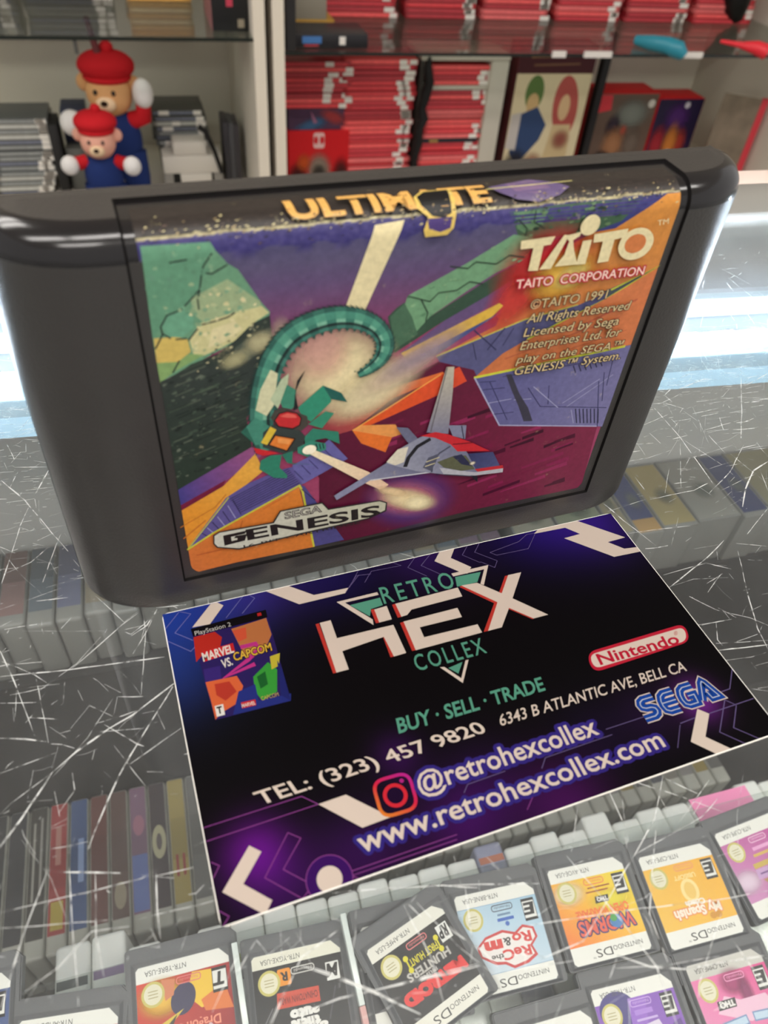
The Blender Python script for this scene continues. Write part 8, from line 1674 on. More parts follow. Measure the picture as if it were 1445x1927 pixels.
('p',[(17.65,51.03),(18.3,51.22),(18.49,50.63),(17.87,50.45)],(60,120,104)),
('p',[(17.85,50.5),(18.47,50.68),(18.63,50.18),(18.03,49.99)],(26,44,42)),
('p',[(18.02,50.03),(18.62,50.21),(18.79,49.7),(18.21,49.53)],(50,100,90)),
('p',[(17.72,53.02),(18.48,53.18),(18.68,52.45),(17.96,52.29)],(58,112,98)),
('p',[(17.93,52.38),(18.65,52.53),(18.99,51.33),(18.31,51.19)],(84,152,128)),
('p',[(18.3,51.22),(18.97,51.37),(19.14,50.77),(18.49,50.63)],(120,176,150)),
('p',[(18.47,50.68),(19.13,50.82),(19.26,50.32),(18.63,50.18)],(40,66,60)),
('p',[(18.62,50.21),(19.25,50.35),(19.4,49.84),(18.79,49.7)],(66,124,110)),
('p',[(18.48,53.18),(19.25,53.29),(19.42,52.55),(18.68,52.45)],(58,112,98)),
('p',[(18.65,52.53),(19.4,52.63),(19.67,51.44),(18.99,51.33)],(84,152,128)),
('p',[(18.97,51.37),(19.67,51.47),(19.8,50.88),(19.14,50.77)],(120,176,150)),
('p',[(19.13,50.82),(19.79,50.93),(19.91,50.42),(19.26,50.32)],(40,66,60)),
('p',[(19.25,50.35),(19.9,50.46),(20.01,49.94),(19.4,49.84)],(66,124,110)),
('p',[(19.25,53.29),(20.03,53.34),(20.16,52.6),(19.42,52.55)],(46,92,82)),
('p',[(19.4,52.63),(20.15,52.68),(20.36,51.49),(19.67,51.44)],(72,138,118)),
('p',[(19.67,51.47),(20.35,51.53),(20.46,50.94),(19.8,50.88)],(60,120,104)),
('p',[(19.79,50.93),(20.45,50.99),(20.54,50.49),(19.91,50.42)],(26,44,42)),
('p',[(19.9,50.46),(20.53,50.53),(20.63,50.02),(20.01,49.94)],(50,100,90)),
('p',[(20.03,53.34),(20.8,53.33),(20.89,52.61),(20.16,52.6)],(46,92,82)),
('p',[(20.15,52.68),(20.88,52.69),(21.03,51.51),(20.36,51.49)],(72,138,118)),
('p',[(20.35,51.53),(21.02,51.55),(21.1,50.97),(20.46,50.94)],(60,120,104)),
('p',[(20.45,50.99),(21.09,51.02),(21.16,50.51),(20.54,50.49)],(26,44,42)),
('p',[(20.53,50.53),(21.15,50.55),(21.21,50.05),(20.63,50.02)],(50,100,90)),
('p',[(20.8,53.33),(21.56,53.27),(21.61,52.56),(20.89,52.61)],(58,112,98)),
('p',[(20.88,52.69),(21.61,52.64),(21.69,51.48),(21.03,51.51)],(84,152,128)),
('p',[(21.02,51.55),(21.69,51.51),(21.73,50.93),(21.1,50.97)],(120,176,150)),
('p',[(21.09,51.02),(21.73,50.98),(21.76,50.49),(21.16,50.51)],(40,66,60)),
('p',[(21.15,50.55),(21.76,50.53),(21.8,50.03),(21.21,50.05)],(66,124,110)),
('p',[(21.56,53.27),(22.33,53.16),(22.34,52.45),(21.61,52.56)],(58,112,98)),
('p',[(21.61,52.64),(22.33,52.53),(22.35,51.4),(21.69,51.48)],(84,152,128)),
('p',[(21.69,51.51),(22.35,51.43),(22.36,50.86),(21.73,50.93)],(120,176,150)),
('p',[(21.73,50.98),(22.35,50.91),(22.36,50.43),(21.76,50.49)],(40,66,60)),
('p',[(21.76,50.53),(22.36,50.46),(22.37,49.98),(21.8,50.03)],(66,124,110)),
('p',[(22.33,53.16),(23.08,52.99),(23.05,52.31),(22.34,52.45)],(46,92,82)),
('p',[(22.33,52.53),(23.06,52.38),(23.01,51.27),(22.35,51.4)],(72,138,118)),
('p',[(22.35,51.43),(23,51.3),(22.98,50.75),(22.36,50.86)],(60,120,104)),
('p',[(22.35,50.91),(22.98,50.8),(22.96,50.32),(22.36,50.43)],(26,44,42)),
('p',[(22.36,50.46),(22.96,50.36),(22.94,49.88),(22.37,49.98)],(50,100,90)),
('p',[(23.08,52.99),(23.84,52.78),(23.75,52.1),(23.05,52.31)],(46,92,82)),
('p',[(23.06,52.38),(23.76,52.18),(23.63,51.1),(23.01,51.27)],(72,138,118)),
('p',[(23,51.3),(23.64,51.13),(23.58,50.6),(22.98,50.75)],(60,120,104)),
('p',[(22.98,50.8),(23.58,50.64),(23.53,50.19),(22.96,50.32)],(26,44,42)),
('p',[(22.96,50.36),(23.53,50.21),(23.48,49.75),(22.94,49.88)],(50,100,90)),
('p',[(23.84,52.78),(24.56,52.5),(24.43,51.85),(23.75,52.1)],(58,112,98)),
('p',[(23.76,52.18),(24.45,51.92),(24.24,50.88),(23.63,51.1)],(84,152,128)),
('p',[(23.64,51.13),(24.24,50.91),(24.15,50.4),(23.58,50.6)],(120,176,150)),
('p',[(23.58,50.64),(24.15,50.44),(24.06,50),(23.53,50.19)],(40,66,60)),
('p',[(23.53,50.21),(24.07,50.03),(23.98,49.59),(23.48,49.75)],(66,124,110)),
('p',[(24.56,52.5),(25.28,52.16),(25.1,51.54),(24.43,51.85)],(58,112,98)),
('p',[(24.45,51.92),(25.13,51.61),(24.84,50.61),(24.24,50.88)],(84,152,128)),
('p',[(24.24,50.91),(24.85,50.64),(24.7,50.15),(24.15,50.4)],(120,176,150)),
('p',[(24.15,50.44),(24.72,50.19),(24.6,49.77),(24.06,50)],(40,66,60)),
('p',[(24.07,50.03),(24.6,49.8),(24.48,49.38),(23.98,49.59)],(66,124,110)),
('p',[(25.28,52.16),(25.99,51.75),(25.77,51.16),(25.1,51.54)],(46,92,82)),
('p',[(25.13,51.61),(25.79,51.23),(25.43,50.29),(24.84,50.61)],(72,138,118)),
('p',[(24.85,50.64),(25.44,50.32),(25.26,49.86),(24.7,50.15)],(60,120,104)),
('p',[(24.72,50.19),(25.27,49.9),(25.12,49.5),(24.6,49.77)],(26,44,42)),
('p',[(24.6,49.8),(25.13,49.52),(24.98,49.13),(24.48,49.38)],(50,100,90)),
('p',[(25.99,51.75),(26.67,51.29),(26.39,50.74),(25.77,51.16)],(46,92,82)),
('p',[(25.79,51.23),(26.43,50.8),(25.98,49.93),(25.43,50.29)],(72,138,118)),
('p',[(25.44,50.32),(25.99,49.95),(25.78,49.52),(25.26,49.86)],(60,120,104)),
('p',[(25.27,49.9),(25.79,49.56),(25.61,49.19),(25.12,49.5)],(26,44,42)),
('p',[(25.13,49.52),(25.62,49.22),(25.44,48.84),(24.98,49.13)],(50,100,90)),
('p',[(26.67,51.29),(27.31,50.77),(26.97,50.29),(26.39,50.74)],(58,112,98)),
('p',[(26.43,50.8),(27.02,50.34),(26.49,49.54),(25.98,49.93)],(84,152,128)),
('p',[(25.99,49.95),(26.5,49.57),(26.24,49.17),(25.78,49.52)],(120,176,150)),
('p',[(25.79,49.56),(26.26,49.21),(26.04,48.87),(25.61,49.19)],(40,66,60)),
('p',[(25.62,49.22),(26.05,48.9),(25.83,48.56),(25.44,48.84)],(66,124,110)),
('p',[(27.31,50.77),(27.89,50.2),(27.5,49.77),(26.97,50.29)],(58,112,98)),
('p',[(27.02,50.34),(27.55,49.82),(26.91,49.13),(26.49,49.54)],(84,152,128)),
('p',[(26.5,49.57),(26.93,49.15),(26.62,48.82),(26.24,49.17)],(120,176,150)),
('p',[(26.26,49.21),(26.65,48.84),(26.38,48.56),(26.04,48.87)],(40,66,60)),
('p',[(26.05,48.9),(26.4,48.58),(26.14,48.29),(25.83,48.56)],(66,124,110)),
('p',[(27.89,50.2),(28.41,49.56),(27.96,49.21),(27.5,49.77)],(46,92,82)),
('p',[(27.55,49.82),(28.01,49.25),(27.29,48.68),(26.91,49.13)],(72,138,118)),
('p',[(26.93,49.15),(27.31,48.7),(26.96,48.43),(26.62,48.82)],(60,120,104)),
('p',[(26.65,48.84),(26.99,48.45),(26.68,48.21),(26.38,48.56)],(26,44,42)),
('p',[(26.4,48.58),(26.7,48.23),(26.4,47.99),(26.14,48.29)],(50,100,90)),
('p',[(28.41,49.56),(28.86,48.88),(28.36,48.6),(27.96,49.21)],(46,92,82)),
('p',[(28.01,49.25),(28.41,48.64),(27.61,48.2),(27.29,48.68)],(72,138,118)),
('p',[(27.31,48.7),(27.64,48.22),(27.25,48),(26.96,48.43)],(60,120,104)),
('p',[(26.99,48.45),(27.28,48.02),(26.95,47.84),(26.68,48.21)],(26,44,42)),
('p',[(26.7,48.23),(26.97,47.85),(26.64,47.67),(26.4,47.99)],(50,100,90)),
('p',[(28.86,48.88),(29.22,48.16),(28.69,47.98),(28.36,48.6)],(58,112,98)),
('p',[(28.41,48.64),(28.74,48),(27.88,47.71),(27.61,48.2)],(84,152,128)),
('p',[(27.64,48.22),(27.9,47.71),(27.48,47.57),(27.25,48)],(120,176,150)),
('p',[(27.28,48.02),(27.52,47.58),(27.16,47.46),(26.95,47.84)],(40,66,60)),
('p',[(26.97,47.85),(27.18,47.47),(26.83,47.35),(26.64,47.67)],(66,124,110)),
('p',[(29.22,48.16),(29.5,47.41),(28.92,47.33),(28.69,47.98)],(58,112,98)),
('p',[(28.74,48),(28.99,47.34),(28.08,47.21),(27.88,47.71)],(84,152,128)),
('p',[(27.9,47.71),(28.1,47.22),(27.66,47.16),(27.48,47.57)],(120,176,150)),
('p',[(27.52,47.58),(27.7,47.16),(27.31,47.1),(27.16,47.46)],(40,66,60)),
('p',[(27.18,47.47),(27.34,47.11),(26.96,47.05),(26.83,47.35)],(66,124,110)),
('p',[(29.5,47.41),(29.66,46.64),(29.07,46.67),(28.92,47.33)],(46,92,82)),
('p',[(28.99,47.34),(29.14,46.67),(28.18,46.74),(28.08,47.21)],(72,138,118)),
('p',[(28.1,47.22),(28.22,46.73),(27.75,46.77),(27.66,47.16)],(60,120,104)),
('p',[(27.7,47.16),(27.79,46.76),(27.4,46.8),(27.31,47.1)],(26,44,42)),
('p',[(27.34,47.11),(27.43,46.79),(27.04,46.82),(26.96,47.05)],(50,100,90)),
('p',[(29.66,46.64),(29.7,45.87),(29.1,46.02),(29.07,46.67)],(46,92,82)),
('p',[(29.14,46.67),(29.17,46),(28.21,46.25),(28.18,46.74)],(72,138,118)),
('p',[(28.22,46.73),(28.24,46.24),(27.79,46.37),(27.75,46.77)],(60,120,104)),
('p',[(27.79,46.76),(27.82,46.35),(27.43,46.46),(27.4,46.8)],(26,44,42)),
('p',[(27.43,46.79),(27.46,46.45),(27.06,46.55),(27.04,46.82)],(50,100,90)),
('p',[(29.7,45.87),(29.58,45.17),(29.02,45.4),(29.1,46.02)],(58,112,98)),
('p',[(29.17,46),(29.08,45.38),(28.18,45.75),(28.21,46.25)],(84,152,128)),
('p',[(28.24,46.24),(28.2,45.74),(27.76,45.92),(27.79,46.37)],(120,176,150)),
('p',[(27.82,46.35),(27.8,45.91),(27.43,46.06),(27.43,46.46)],(40,66,60)),
('p',[(27.46,46.45),(27.46,46.05),(27.08,46.21),(27.06,46.55)],(66,124,110)),
('p',[(29.58,45.17),(29.38,44.55),(28.85,44.84),(29.02,45.4)],(58,112,98)),
('p',[(29.08,45.38),(28.91,44.81),(28.07,45.27),(28.18,45.75)],(84,152,128)),
('p',[(28.2,45.74),(28.1,45.26),(27.7,45.48),(27.76,45.92)],(120,176,150)),
('p',[(27.8,45.91),(27.73,45.46),(27.39,45.65),(27.43,46.06)],(40,66,60)),
('p',[(27.46,46.05),(27.41,45.64),(27.07,45.83),(27.08,46.21)],(66,124,110)),
('p',[(29.38,44.55),(29.09,43.98),(28.63,44.32),(28.85,44.84)],(46,92,82)),
('p',[(28.91,44.81),(28.68,44.28),(27.92,44.82),(28.07,45.27)],(72,138,118)),
('p',[(28.1,45.26),(27.95,44.8),(27.58,45.06),(27.7,45.48)],(60,120,104)),
('p',[(27.73,45.46),(27.62,45.03),(27.3,45.25),(27.39,45.65)],(26,44,42)),
('p',[(27.41,45.64),(27.33,45.24),(27.01,45.45),(27.07,45.83)],(50,100,90)),
('p',[(29.09,43.98),(28.74,43.48),(28.33,43.86),(28.63,44.32)],(46,92,82)),
('p',[(28.68,44.28),(28.37,43.81),(27.72,44.4),(27.92,44.82)],(72,138,118)),
('p',[(27.95,44.8),(27.73,44.38),(27.41,44.67),(27.58,45.06)],(60,120,104)),
('p',[(27.62,45.03),(27.44,44.64),(27.17,44.89),(27.3,45.25)],(26,44,42)),
('p',[(27.33,45.24),(27.19,44.87),(26.92,45.12),(27.01,45.45)],(50,100,90)),
('p',[(28.74,43.48),(28.3,43.05),(27.95,43.44),(28.33,43.86)],(58,112,98)),
('p',[(28.37,43.81),(27.99,43.4),(27.43,44.01),(27.72,44.4)],(84,152,128)),
('p',[(27.73,44.38),(27.44,44),(27.17,44.29),(27.41,44.67)],(120,176,150)),
('p',[(27.44,44.64),(27.2,44.27),(26.96,44.52),(27.17,44.89)],(40,66,60)),
('p',[(27.19,44.87),(26.98,44.5),(26.75,44.76),(26.92,45.12)],(66,124,110)),
('p',[(28.3,43.05),(27.83,42.7),(27.53,43.08),(27.95,43.44)],(58,112,98)),
('p',[(27.99,43.4),(27.56,43.04),(27.08,43.66),(27.43,44.01)],(84,152,128)),
('p',[(27.44,44),(27.09,43.63),(26.86,43.93),(27.17,44.29)],(120,176,150)),
('p',[(27.2,44.27),(26.88,43.9),(26.68,44.16),(26.96,44.52)],(40,66,60)),
('p',[(26.98,44.5),(26.7,44.14),(26.5,44.39),(26.75,44.76)],(66,124,110)),
('p',[(27.83,42.7),(27.35,42.4),(27.09,42.78),(27.53,43.08)],(46,92,82)),
('p',[(27.56,43.04),(27.12,42.73),(26.7,43.32),(27.08,43.66)],(72,138,118)),
('p',[(27.09,43.63),(26.71,43.3),(26.51,43.59),(26.86,43.93)],(60,120,104)),
('p',[(26.88,43.9),(26.52,43.57),(26.35,43.81),(26.68,44.16)],(26,44,42)),
('p',[(26.7,44.14),(26.36,43.79),(26.2,44.03),(26.5,44.39)],(50,100,90)),
('p',[(27.35,42.4),(26.87,42.15),(26.65,42.5),(27.09,42.78)],(46,92,82)),
('p',[(27.12,42.73),(26.67,42.46),(26.31,43.02),(26.7,43.32)],(72,138,118)),
('p',[(26.71,43.3),(26.32,43),(26.15,43.28),(26.51,43.59)],(60,120,104)),
('p',[(26.52,43.57),(26.16,43.26),(26.02,43.48),(26.35,43.81)],(26,44,42)),
('p',[(26.36,43.79),(26.03,43.47),(25.88,43.69),(26.2,44.03)],(50,100,90)),
('p',[(26.87,42.15),(26.35,41.94),(26.17,42.26),(26.65,42.5)],(58,112,98)),
('p',[(26.67,42.46),(26.19,42.23),(25.9,42.76),(26.31,43.02)],(84,152,128)),
('p',[(26.32,43),(25.91,42.74),(25.77,43),(26.15,43.28)],(120,176,150)),
('p',[(26.16,43.26),(25.78,42.97),(25.66,43.19),(26.02,43.48)],(40,66,60)),
('p',[(26.03,43.47),(25.67,43.18),(25.55,43.39),(25.88,43.69)],(66,124,110)),
('p',[(26.35,41.94),(25.79,41.76),(25.64,42.07),(26.17,42.26)],(58,112,98)),
('p',[(26.19,42.23),(25.66,42.03),(25.42,42.52),(25.9,42.76)],(84,152,128)),
('p',[(25.91,42.74),(25.43,42.5),(25.32,42.74),(25.77,43)],(120,176,150)),
('p',[(25.78,42.97),(25.32,42.72),(25.22,42.92),(25.66,43.19)],(40,66,60)),
('p',[(25.67,43.18),(25.23,42.9),(25.13,43.1),(25.55,43.39)],(66,124,110)),
('p',[(25.79,41.76),(25.24,41.63),(25.12,41.9),(25.64,42.07)],(46,92,82)),
('p',[(25.66,42.03),(25.14,41.87),(24.94,42.31),(25.42,42.52)],(72,138,118)),
('p',[(25.43,42.5),(24.95,42.3),(24.85,42.51),(25.32,42.74)],(60,120,104)),
('p',[(25.32,42.72),(24.86,42.49),(24.78,42.66),(25.22,42.92)],(26,44,42)),
('p',[(25.23,42.9),(24.79,42.65),(24.7,42.83),(25.13,43.1)],(50,100,90)),
('p',[(25.24,41.63),(24.78,41.56),(24.68,41.79),(25.12,41.9)],(46,92,82)),
('p',[(25.14,41.87),(24.69,41.76),(24.52,42.14),(24.94,42.31)],(72,138,118)),
('p',[(24.95,42.3),(24.53,42.13),(24.45,42.31),(24.85,42.51)],(60,120,104)),
('p',[(24.86,42.49),(24.46,42.3),(24.38,42.46),(24.78,42.66)],(26,44,42)),
('p',[(24.79,42.65),(24.39,42.44),(24.32,42.6),(24.7,42.83)],(50,100,90)),
('p',[(12.51,30.96),(12.41,31.67),(13.02,31.34)],(40,80,72)),
('p',[(12.25,32.64),(12.09,33.7),(12.77,33.02)],(40,80,72)),
('p',[(11.98,34.7),(11.94,35.54),(12.54,35.01)],(40,80,72)),
('p',[(11.96,36.32),(12.03,37.15),(12.59,36.49)],(40,80,72)),
('p',[(12.13,38),(12.26,38.85),(12.78,38.09)],(40,80,72)),
('p',[(12.37,39.69),(12.49,40.52),(13.03,39.75)],(40,80,72)),
('p',[(12.63,41.31),(12.79,42.09),(13.28,41.32)],(40,80,72)),
('p',[(12.95,42.81),(13.14,43.48),(13.61,42.77)],(40,80,72)),
('p',[(13.33,44.11),(13.51,44.68),(13.97,44.03)],(40,80,72)),
('p',[(13.72,45.2),(13.96,45.71),(14.35,45.04)],(40,80,72)),
('p',[(14.25,46.24),(14.58,46.78),(14.86,46.01)],(40,80,72)),
('p',[(14.92,47.3),(15.29,47.75),(15.52,47.01)],(40,80,72)),
('p',[(15.66,48.15),(16.07,48.47),(16.21,47.76)],(40,80,72)),
('p',[(16.55,48.78),(17.07,49.06),(17.04,48.31)],(40,80,72)),
('p',[(17.64,49.31),(18.21,49.53),(18.08,48.79)],(40,80,72)),
('p',[(18.79,49.7),(19.4,49.84),(19.2,49.14)],(40,80,72)),
('p',[(20.01,49.94),(20.63,50.02),(20.38,49.35)],(40,80,72)),
('p',[(21.21,50.05),(21.8,50.03),(21.52,49.43)],(40,80,72)),
('p',[(22.37,49.98),(22.94,49.88),(22.61,49.35)],(40,80,72)),
('p',[(23.48,49.75),(23.98,49.59),(23.64,49.12)],(40,80,72)),
('p',[(24.48,49.38),(24.98,49.13),(24.56,48.75)],(40,80,72)),
('p',[(25.44,48.84),(25.83,48.56),(25.43,48.24)],(40,80,72)),
('p',[(26.14,48.29),(26.4,47.99),(26,47.74)],(40,80,72)),
('p',[(26.64,47.67),(26.83,47.35),(26.38,47.21)],(40,80,72)),
('p',[(26.96,47.05),(27.04,46.82),(26.58,46.73)],(40,80,72)),
('p',[(27.06,46.55),(27.08,46.21),(26.59,46.41)],(40,80,72)),
('p',[(27.07,45.83),(27.01,45.45),(26.59,45.82)],(40,80,72)),
('p',[(26.92,45.12),(26.75,44.76),(26.48,45.2)],(40,80,72)),
('p',[(26.5,44.39),(26.2,44.03),(26.09,44.54)],(40,80,72)),
('p',[(25.88,43.69),(25.55,43.39),(25.51,43.84)],(40,80,72)),
('p',[(25.13,43.1),(24.7,42.83),(24.81,43.25)],(40,80,72)),
('p',[(24.32,42.6),(24.06,42.4),(24.03,42.7)],(40,80,72)),
('p',[(9.37,30.57),(9.24,31.24),(9,30.1)],(34,60,56)),
('p',[(9.24,31.24),(9.05,32.23),(8.87,30.78)],(34,60,56)),
('p',[(9.05,32.23),(8.85,33.4),(8.67,31.76)],(34,60,56)),
('p',[(8.85,33.4),(8.69,34.65),(8.45,32.96)],(34,60,56)),
('p',[(8.69,34.65),(8.6,35.84),(8.26,34.25)],(34,60,56)),
('p',[(8.6,35.84),(8.59,36.96),(8.14,35.5)],(34,60,56)),
('p',[(8.59,36.96),(8.64,38),(8.1,36.67)],(34,60,56)),
('p',[(8.64,38),(8.73,39.01),(8.14,37.75)],(34,60,56)),
('p',[(8.73,39.01),(8.83,39.97),(8.22,38.79)],(34,60,56)),
('p',[(8.83,39.97),(8.97,40.87),(8.31,39.76)],(34,60,56)),
('p',[(8.97,40.87),(9.14,41.79),(8.44,40.69)],(34,60,56)),
('p',[(9.14,41.79),(9.32,42.68),(8.61,41.62)],(34,60,56)),
('p',[(9.32,42.68),(9.53,43.54),(8.8,42.54)],(34,60,56)),
('p',[(9.53,43.54),(9.76,44.38),(9.01,43.42)],(34,60,56)),
('p',[(9.76,44.38),(10,45.14),(9.23,44.27)],(34,60,56)),
('p',[(10,45.14),(10.25,45.85),(9.47,45.05)],(34,60,56)),
('p',[(10.25,45.85),(10.52,46.55),(9.72,45.79)],(34,60,56)),
('p',[(10.52,46.55),(10.81,47.23),(9.98,46.52)],(34,60,56)),
('p',[(10.81,47.23),(11.16,47.91),(10.29,47.24)],(34,60,56)),
('p',[(11.16,47.91),(11.55,48.55),(10.64,47.94)],(34,60,56)),
('p',[(11.55,48.55),(11.97,49.2),(11.03,48.61)],(34,60,56)),
('p',[(11.97,49.2),(12.44,49.83),(11.45,49.27)],(34,60,56)),
('p',[(12.44,49.83),(12.96,50.45),(11.92,49.95)],(34,60,56)),
('p',[(12.96,50.45),(13.55,51.02),(12.45,50.61)],(34,60,56)),
('p',[(13.55,51.02),(14.2,51.51),(13.05,51.23)],(34,60,56)),
('p',[(14.2,51.51),(14.87,51.93),(13.71,51.76)],(34,60,56)),
('p',[(14.87,51.93),(15.57,52.28),(14.4,52.22)],(34,60,56)),
('p',[(15.57,52.28),(16.28,52.58),(15.12,52.6)],(34,60,56)),
('p',[(16.28,52.58),(16.98,52.82),(15.84,52.92)],(34,60,56)),
('p',[(16.98,52.82),(17.72,53.02),(16.55,53.18)],(34,60,56)),
('p',[(17.72,53.02),(18.48,53.18),(17.3,53.4)],(34,60,56)),
('p',[(18.48,53.18),(19.25,53.29),(18.07,53.59)],(34,60,56)),
('p',[(19.25,53.29),(20.03,53.34),(18.87,53.71)],(34,60,56)),
('p',[(20.03,53.34),(20.8,53.33),(19.66,53.77)],(34,60,56)),
('p',[(20.8,53.33),(21.56,53.27),(20.45,53.78)],(34,60,56)),
('p',[(21.56,53.27),(22.33,53.16),(21.24,53.74)],(34,60,56)),
('p',[(22.33,53.16),(23.08,52.99),(22.02,53.64)],(34,60,56)),
('p',[(23.08,52.99),(23.84,52.78),(22.8,53.48)],(34,60,56)),
('p',[(23.84,52.78),(24.56,52.5),(23.58,53.28)],(34,60,56)),
('p',[(24.56,52.5),(25.28,52.16),(24.34,53.01)],(34,60,56)),
('p',[(25.28,52.16),(25.99,51.75),(25.1,52.67)],(34,60,56)),
('p',[(25.99,51.75),(26.67,51.29),(25.84,52.28)],(34,60,56)),
('p',[(26.67,51.29),(27.31,50.77),(26.55,51.83)],(34,60,56)),
('p',[(27.31,50.77),(27.89,50.2),(27.24,51.3)],(34,60,56)),
('p',[(27.89,50.2),(28.41,49.56),(27.89,50.73)],(34,60,56)),
('p',[(28.41,49.56),(28.86,48.88),(28.47,50.07)],(34,60,56)),
('p',[(28.86,48.88),(29.22,48.16),(28.97,49.36)],(34,60,56)),
('p',[(29.22,48.16),(29.5,47.41),(29.4,48.61)],(34,60,56)),
('p',[(29.5,47.41),(29.66,46.64),(29.75,47.81)],(34,60,56)),
('p',[(29.66,46.64),(29.7,45.87),(29.98,46.96)],(34,60,56)),
('p',[(29.7,45.87),(29.58,45.17),(30.07,46.12)],(34,60,56)),
('p',[(29.58,45.17),(29.38,44.55),(29.99,45.36)],(34,60,56)),
('p',[(29.38,44.55),(29.09,43.98),(29.8,44.69)],(34,60,56)),
('p',[(29.09,43.98),(28.74,43.48),(29.52,44.08)],(34,60,56)),
('p',[(28.74,43.48),(28.3,43.05),(29.16,43.51)],(34,60,56)),
('p',[(28.3,43.05),(27.83,42.7),(28.73,43.04)],(34,60,56)),
('p',[(27.83,42.7),(27.35,42.4),(28.25,42.66)],(34,60,56)),
('p',[(27.35,42.4),(26.87,42.15),(27.76,42.37)],(34,60,56)),
('p',[(26.87,42.15),(26.35,41.94),(27.27,42.1)],(34,60,56)),
('p',[(26.35,41.94),(25.79,41.76),(26.74,41.88)],(34,60,56)),
('p',[(25.79,41.76),(25.24,41.63),(26.16,41.69)],(34,60,56)),
('p',[(25.24,41.63),(24.78,41.56),(25.61,41.58)],(34,60,56)),
('p',[(24.78,41.56),(24.45,41.51),(25.14,41.51)],(34,60,56)),
('p',[(10.29,41.91),(11.84,44.99),(12.84,44.21),(12.15,39.03),(11.01,37.29),(9.47,38.57)],(206,204,166)),
('p',[(11.65,40.08),(13.33,43.22),(14.39,43.95),(14.07,41.22),(12.66,38.28)],(178,192,158)),
('p',[(13.09,39.33),(14.09,42.15),(15.4,40.98),(15.24,38.43),(14.68,37.72),(13.33,38.31)],(62,132,108)),
('p',[(15.27,40.68),(16.76,44.15),(15.56,42.52),(14.95,37.5),(15.64,37.69)],(30,34,36)),
('p',[(7.15,35.08),(9.41,37.28),(11.47,35.18),(10.81,32.21),(9.15,32.22),(8,35.91)],(66,132,112)),
('p',[(15.64,37.86),(19.34,41.06),(20.63,38.39),(20.59,37.9),(17.58,34.88),(16.18,36.25)],(50,138,110)),
('p',[(19.34,41.06),(22.16,39.25),(23.16,37.41),(20.63,38.45)],(34,92,84)),
('p',[(17.15,34.51),(19.82,36.37),(21.15,35.77),(19.3,33.26)],(52,134,106)),
('p',[(16.58,32.18),(17.86,33.57),(21.94,32.07),(22.19,29.61),(19.91,31.28),(18.45,31.24),(16.71,29.81)],(48,124,102)),
('p',[(12.11,37.89),(13.2,38.33),(17.01,36.08),(17.15,34.34),(16.16,33.51),(12.56,34.95),(11.53,36.85)],(70,66,60)),
('p',[(10.35,34.39),(11.75,35.46),(15.88,33.57),(16.72,32.33),(16.13,29.94),(13.82,29.37),(10.23,31.63)],(52,60,58)),
('p',[(12,36.15),(12.77,37.43),(14,37.62),(15.49,36.99),(16.23,35.83),(15.94,34.52),(14.81,34),(12.61,34.94)],(30,18,20)),
('p',[(12.22,36.18),(12.9,37.24),(14.05,37.41),(15.41,36.81),(16.01,35.81),(15.75,34.7),(14.76,34.29),(12.73,35.12)],(192,44,48)),
('p',[(12.89,36.84),(14.04,37.15),(15.21,36.64),(15.48,36.05),(13.97,36.36)],(222,96,86)),
('p',[(11.47,35.25),(12.33,34.49),(10.85,31.92),(9.94,32.54)],(216,184,62)),
('p',[(11.91,33.65),(15.24,32.23),(13.89,29.94),(10.96,31.82)],(40,24,20)),
('p',[(12.18,33.38),(14.95,32.15),(13.78,30.25),(11.24,31.9)],(216,122,50)),
('p',[(12.5,32.96),(14.61,32.08),(14.15,31.32),(12.47,31.98)],(230,150,80)),
('p',[(8.8,31.88),(12.55,29.95),(10.21,29.95),(9.13,30.74)],(196,40,46)),
('p',[(15.5,30.37),(17.58,31.25),(19.93,30.19),(20,28.99),(17,28.19),(15.49,29.28)],(56,132,112)),
('l',[(18.4,30.53),(18.61,29.31)],0.2,(24,50,46)),
('l',[(18.92,30.41),(19.14,29.26)],0.2,(24,50,46)),
('l',[(19.45,30.29),(19.65,29.22)],0.2,(24,50,46)),
('p',[(9.78,29.13),(11.27,29.77),(13.02,29.55),(12.61,27.05),(13.79,25.16),(13.72,24.56),(11.68,25.14),(9.47,27.43)],(46,124,100)),
('p',[(13.02,29.55),(14.75,29.89),(14.6,27.52),(15.58,26.87),(13.84,27.69)],(44,112,94)),
('p',[(13.79,27.89),(18.79,25.95),(15.82,27.04)],(44,112,94)),
('#','beam_print'),
('e',(35.57,14.17),10.5,7.5,-25,(92,60,140),0.85,1),
('e',(34.9,14.62),8.5,4.6,-25,(196,110,130),0.9,1),
('p',[(16.86,30.32),(18.02,29.51),(27.25,22.72),(31.1,18.88),(29.84,17.92),(25.91,21.02),(17,29.12)],('g',(17,29.74),(240,226,190),(29.78,18.79),(226,190,160))),
('e',(17.29,29.68),1.1,0.9,0,(250,240,215),1),
('e',(35.14,14.29),6.8,2.7,-27,(236,216,170),1,1),
('e',(36.95,12.99),3.8,2.2,-20,(242,228,184),1,1),
('e',(32.03,16.95),4.2,1.2,-27,(234,206,160),0.9,1),
('#','spaceship_print'),
('p',[(38.62,41.07),(39.92,40.93),(40.35,36.3),(40.82,27.76),(36.83,28.88)],('g',(39.11,40.99),(186,178,158),(38.75,28.47),(120,120,142))),
('l',[(38.74,40.97),(37.53,28.82)],0.2,(96,92,96)),
('p',[(40.56,29.55),(43.92,28.86),(44.16,25.91),(41.71,27.1)],(126,128,152)),
('l',[(43.03,28.95),(43.89,26.06)],0.2,(60,60,80)),
('p',[(31.39,31.1),(33.4,30.55),(36.11,27.01),(35.21,25.24),(32.94,28.63)],(104,106,130)),
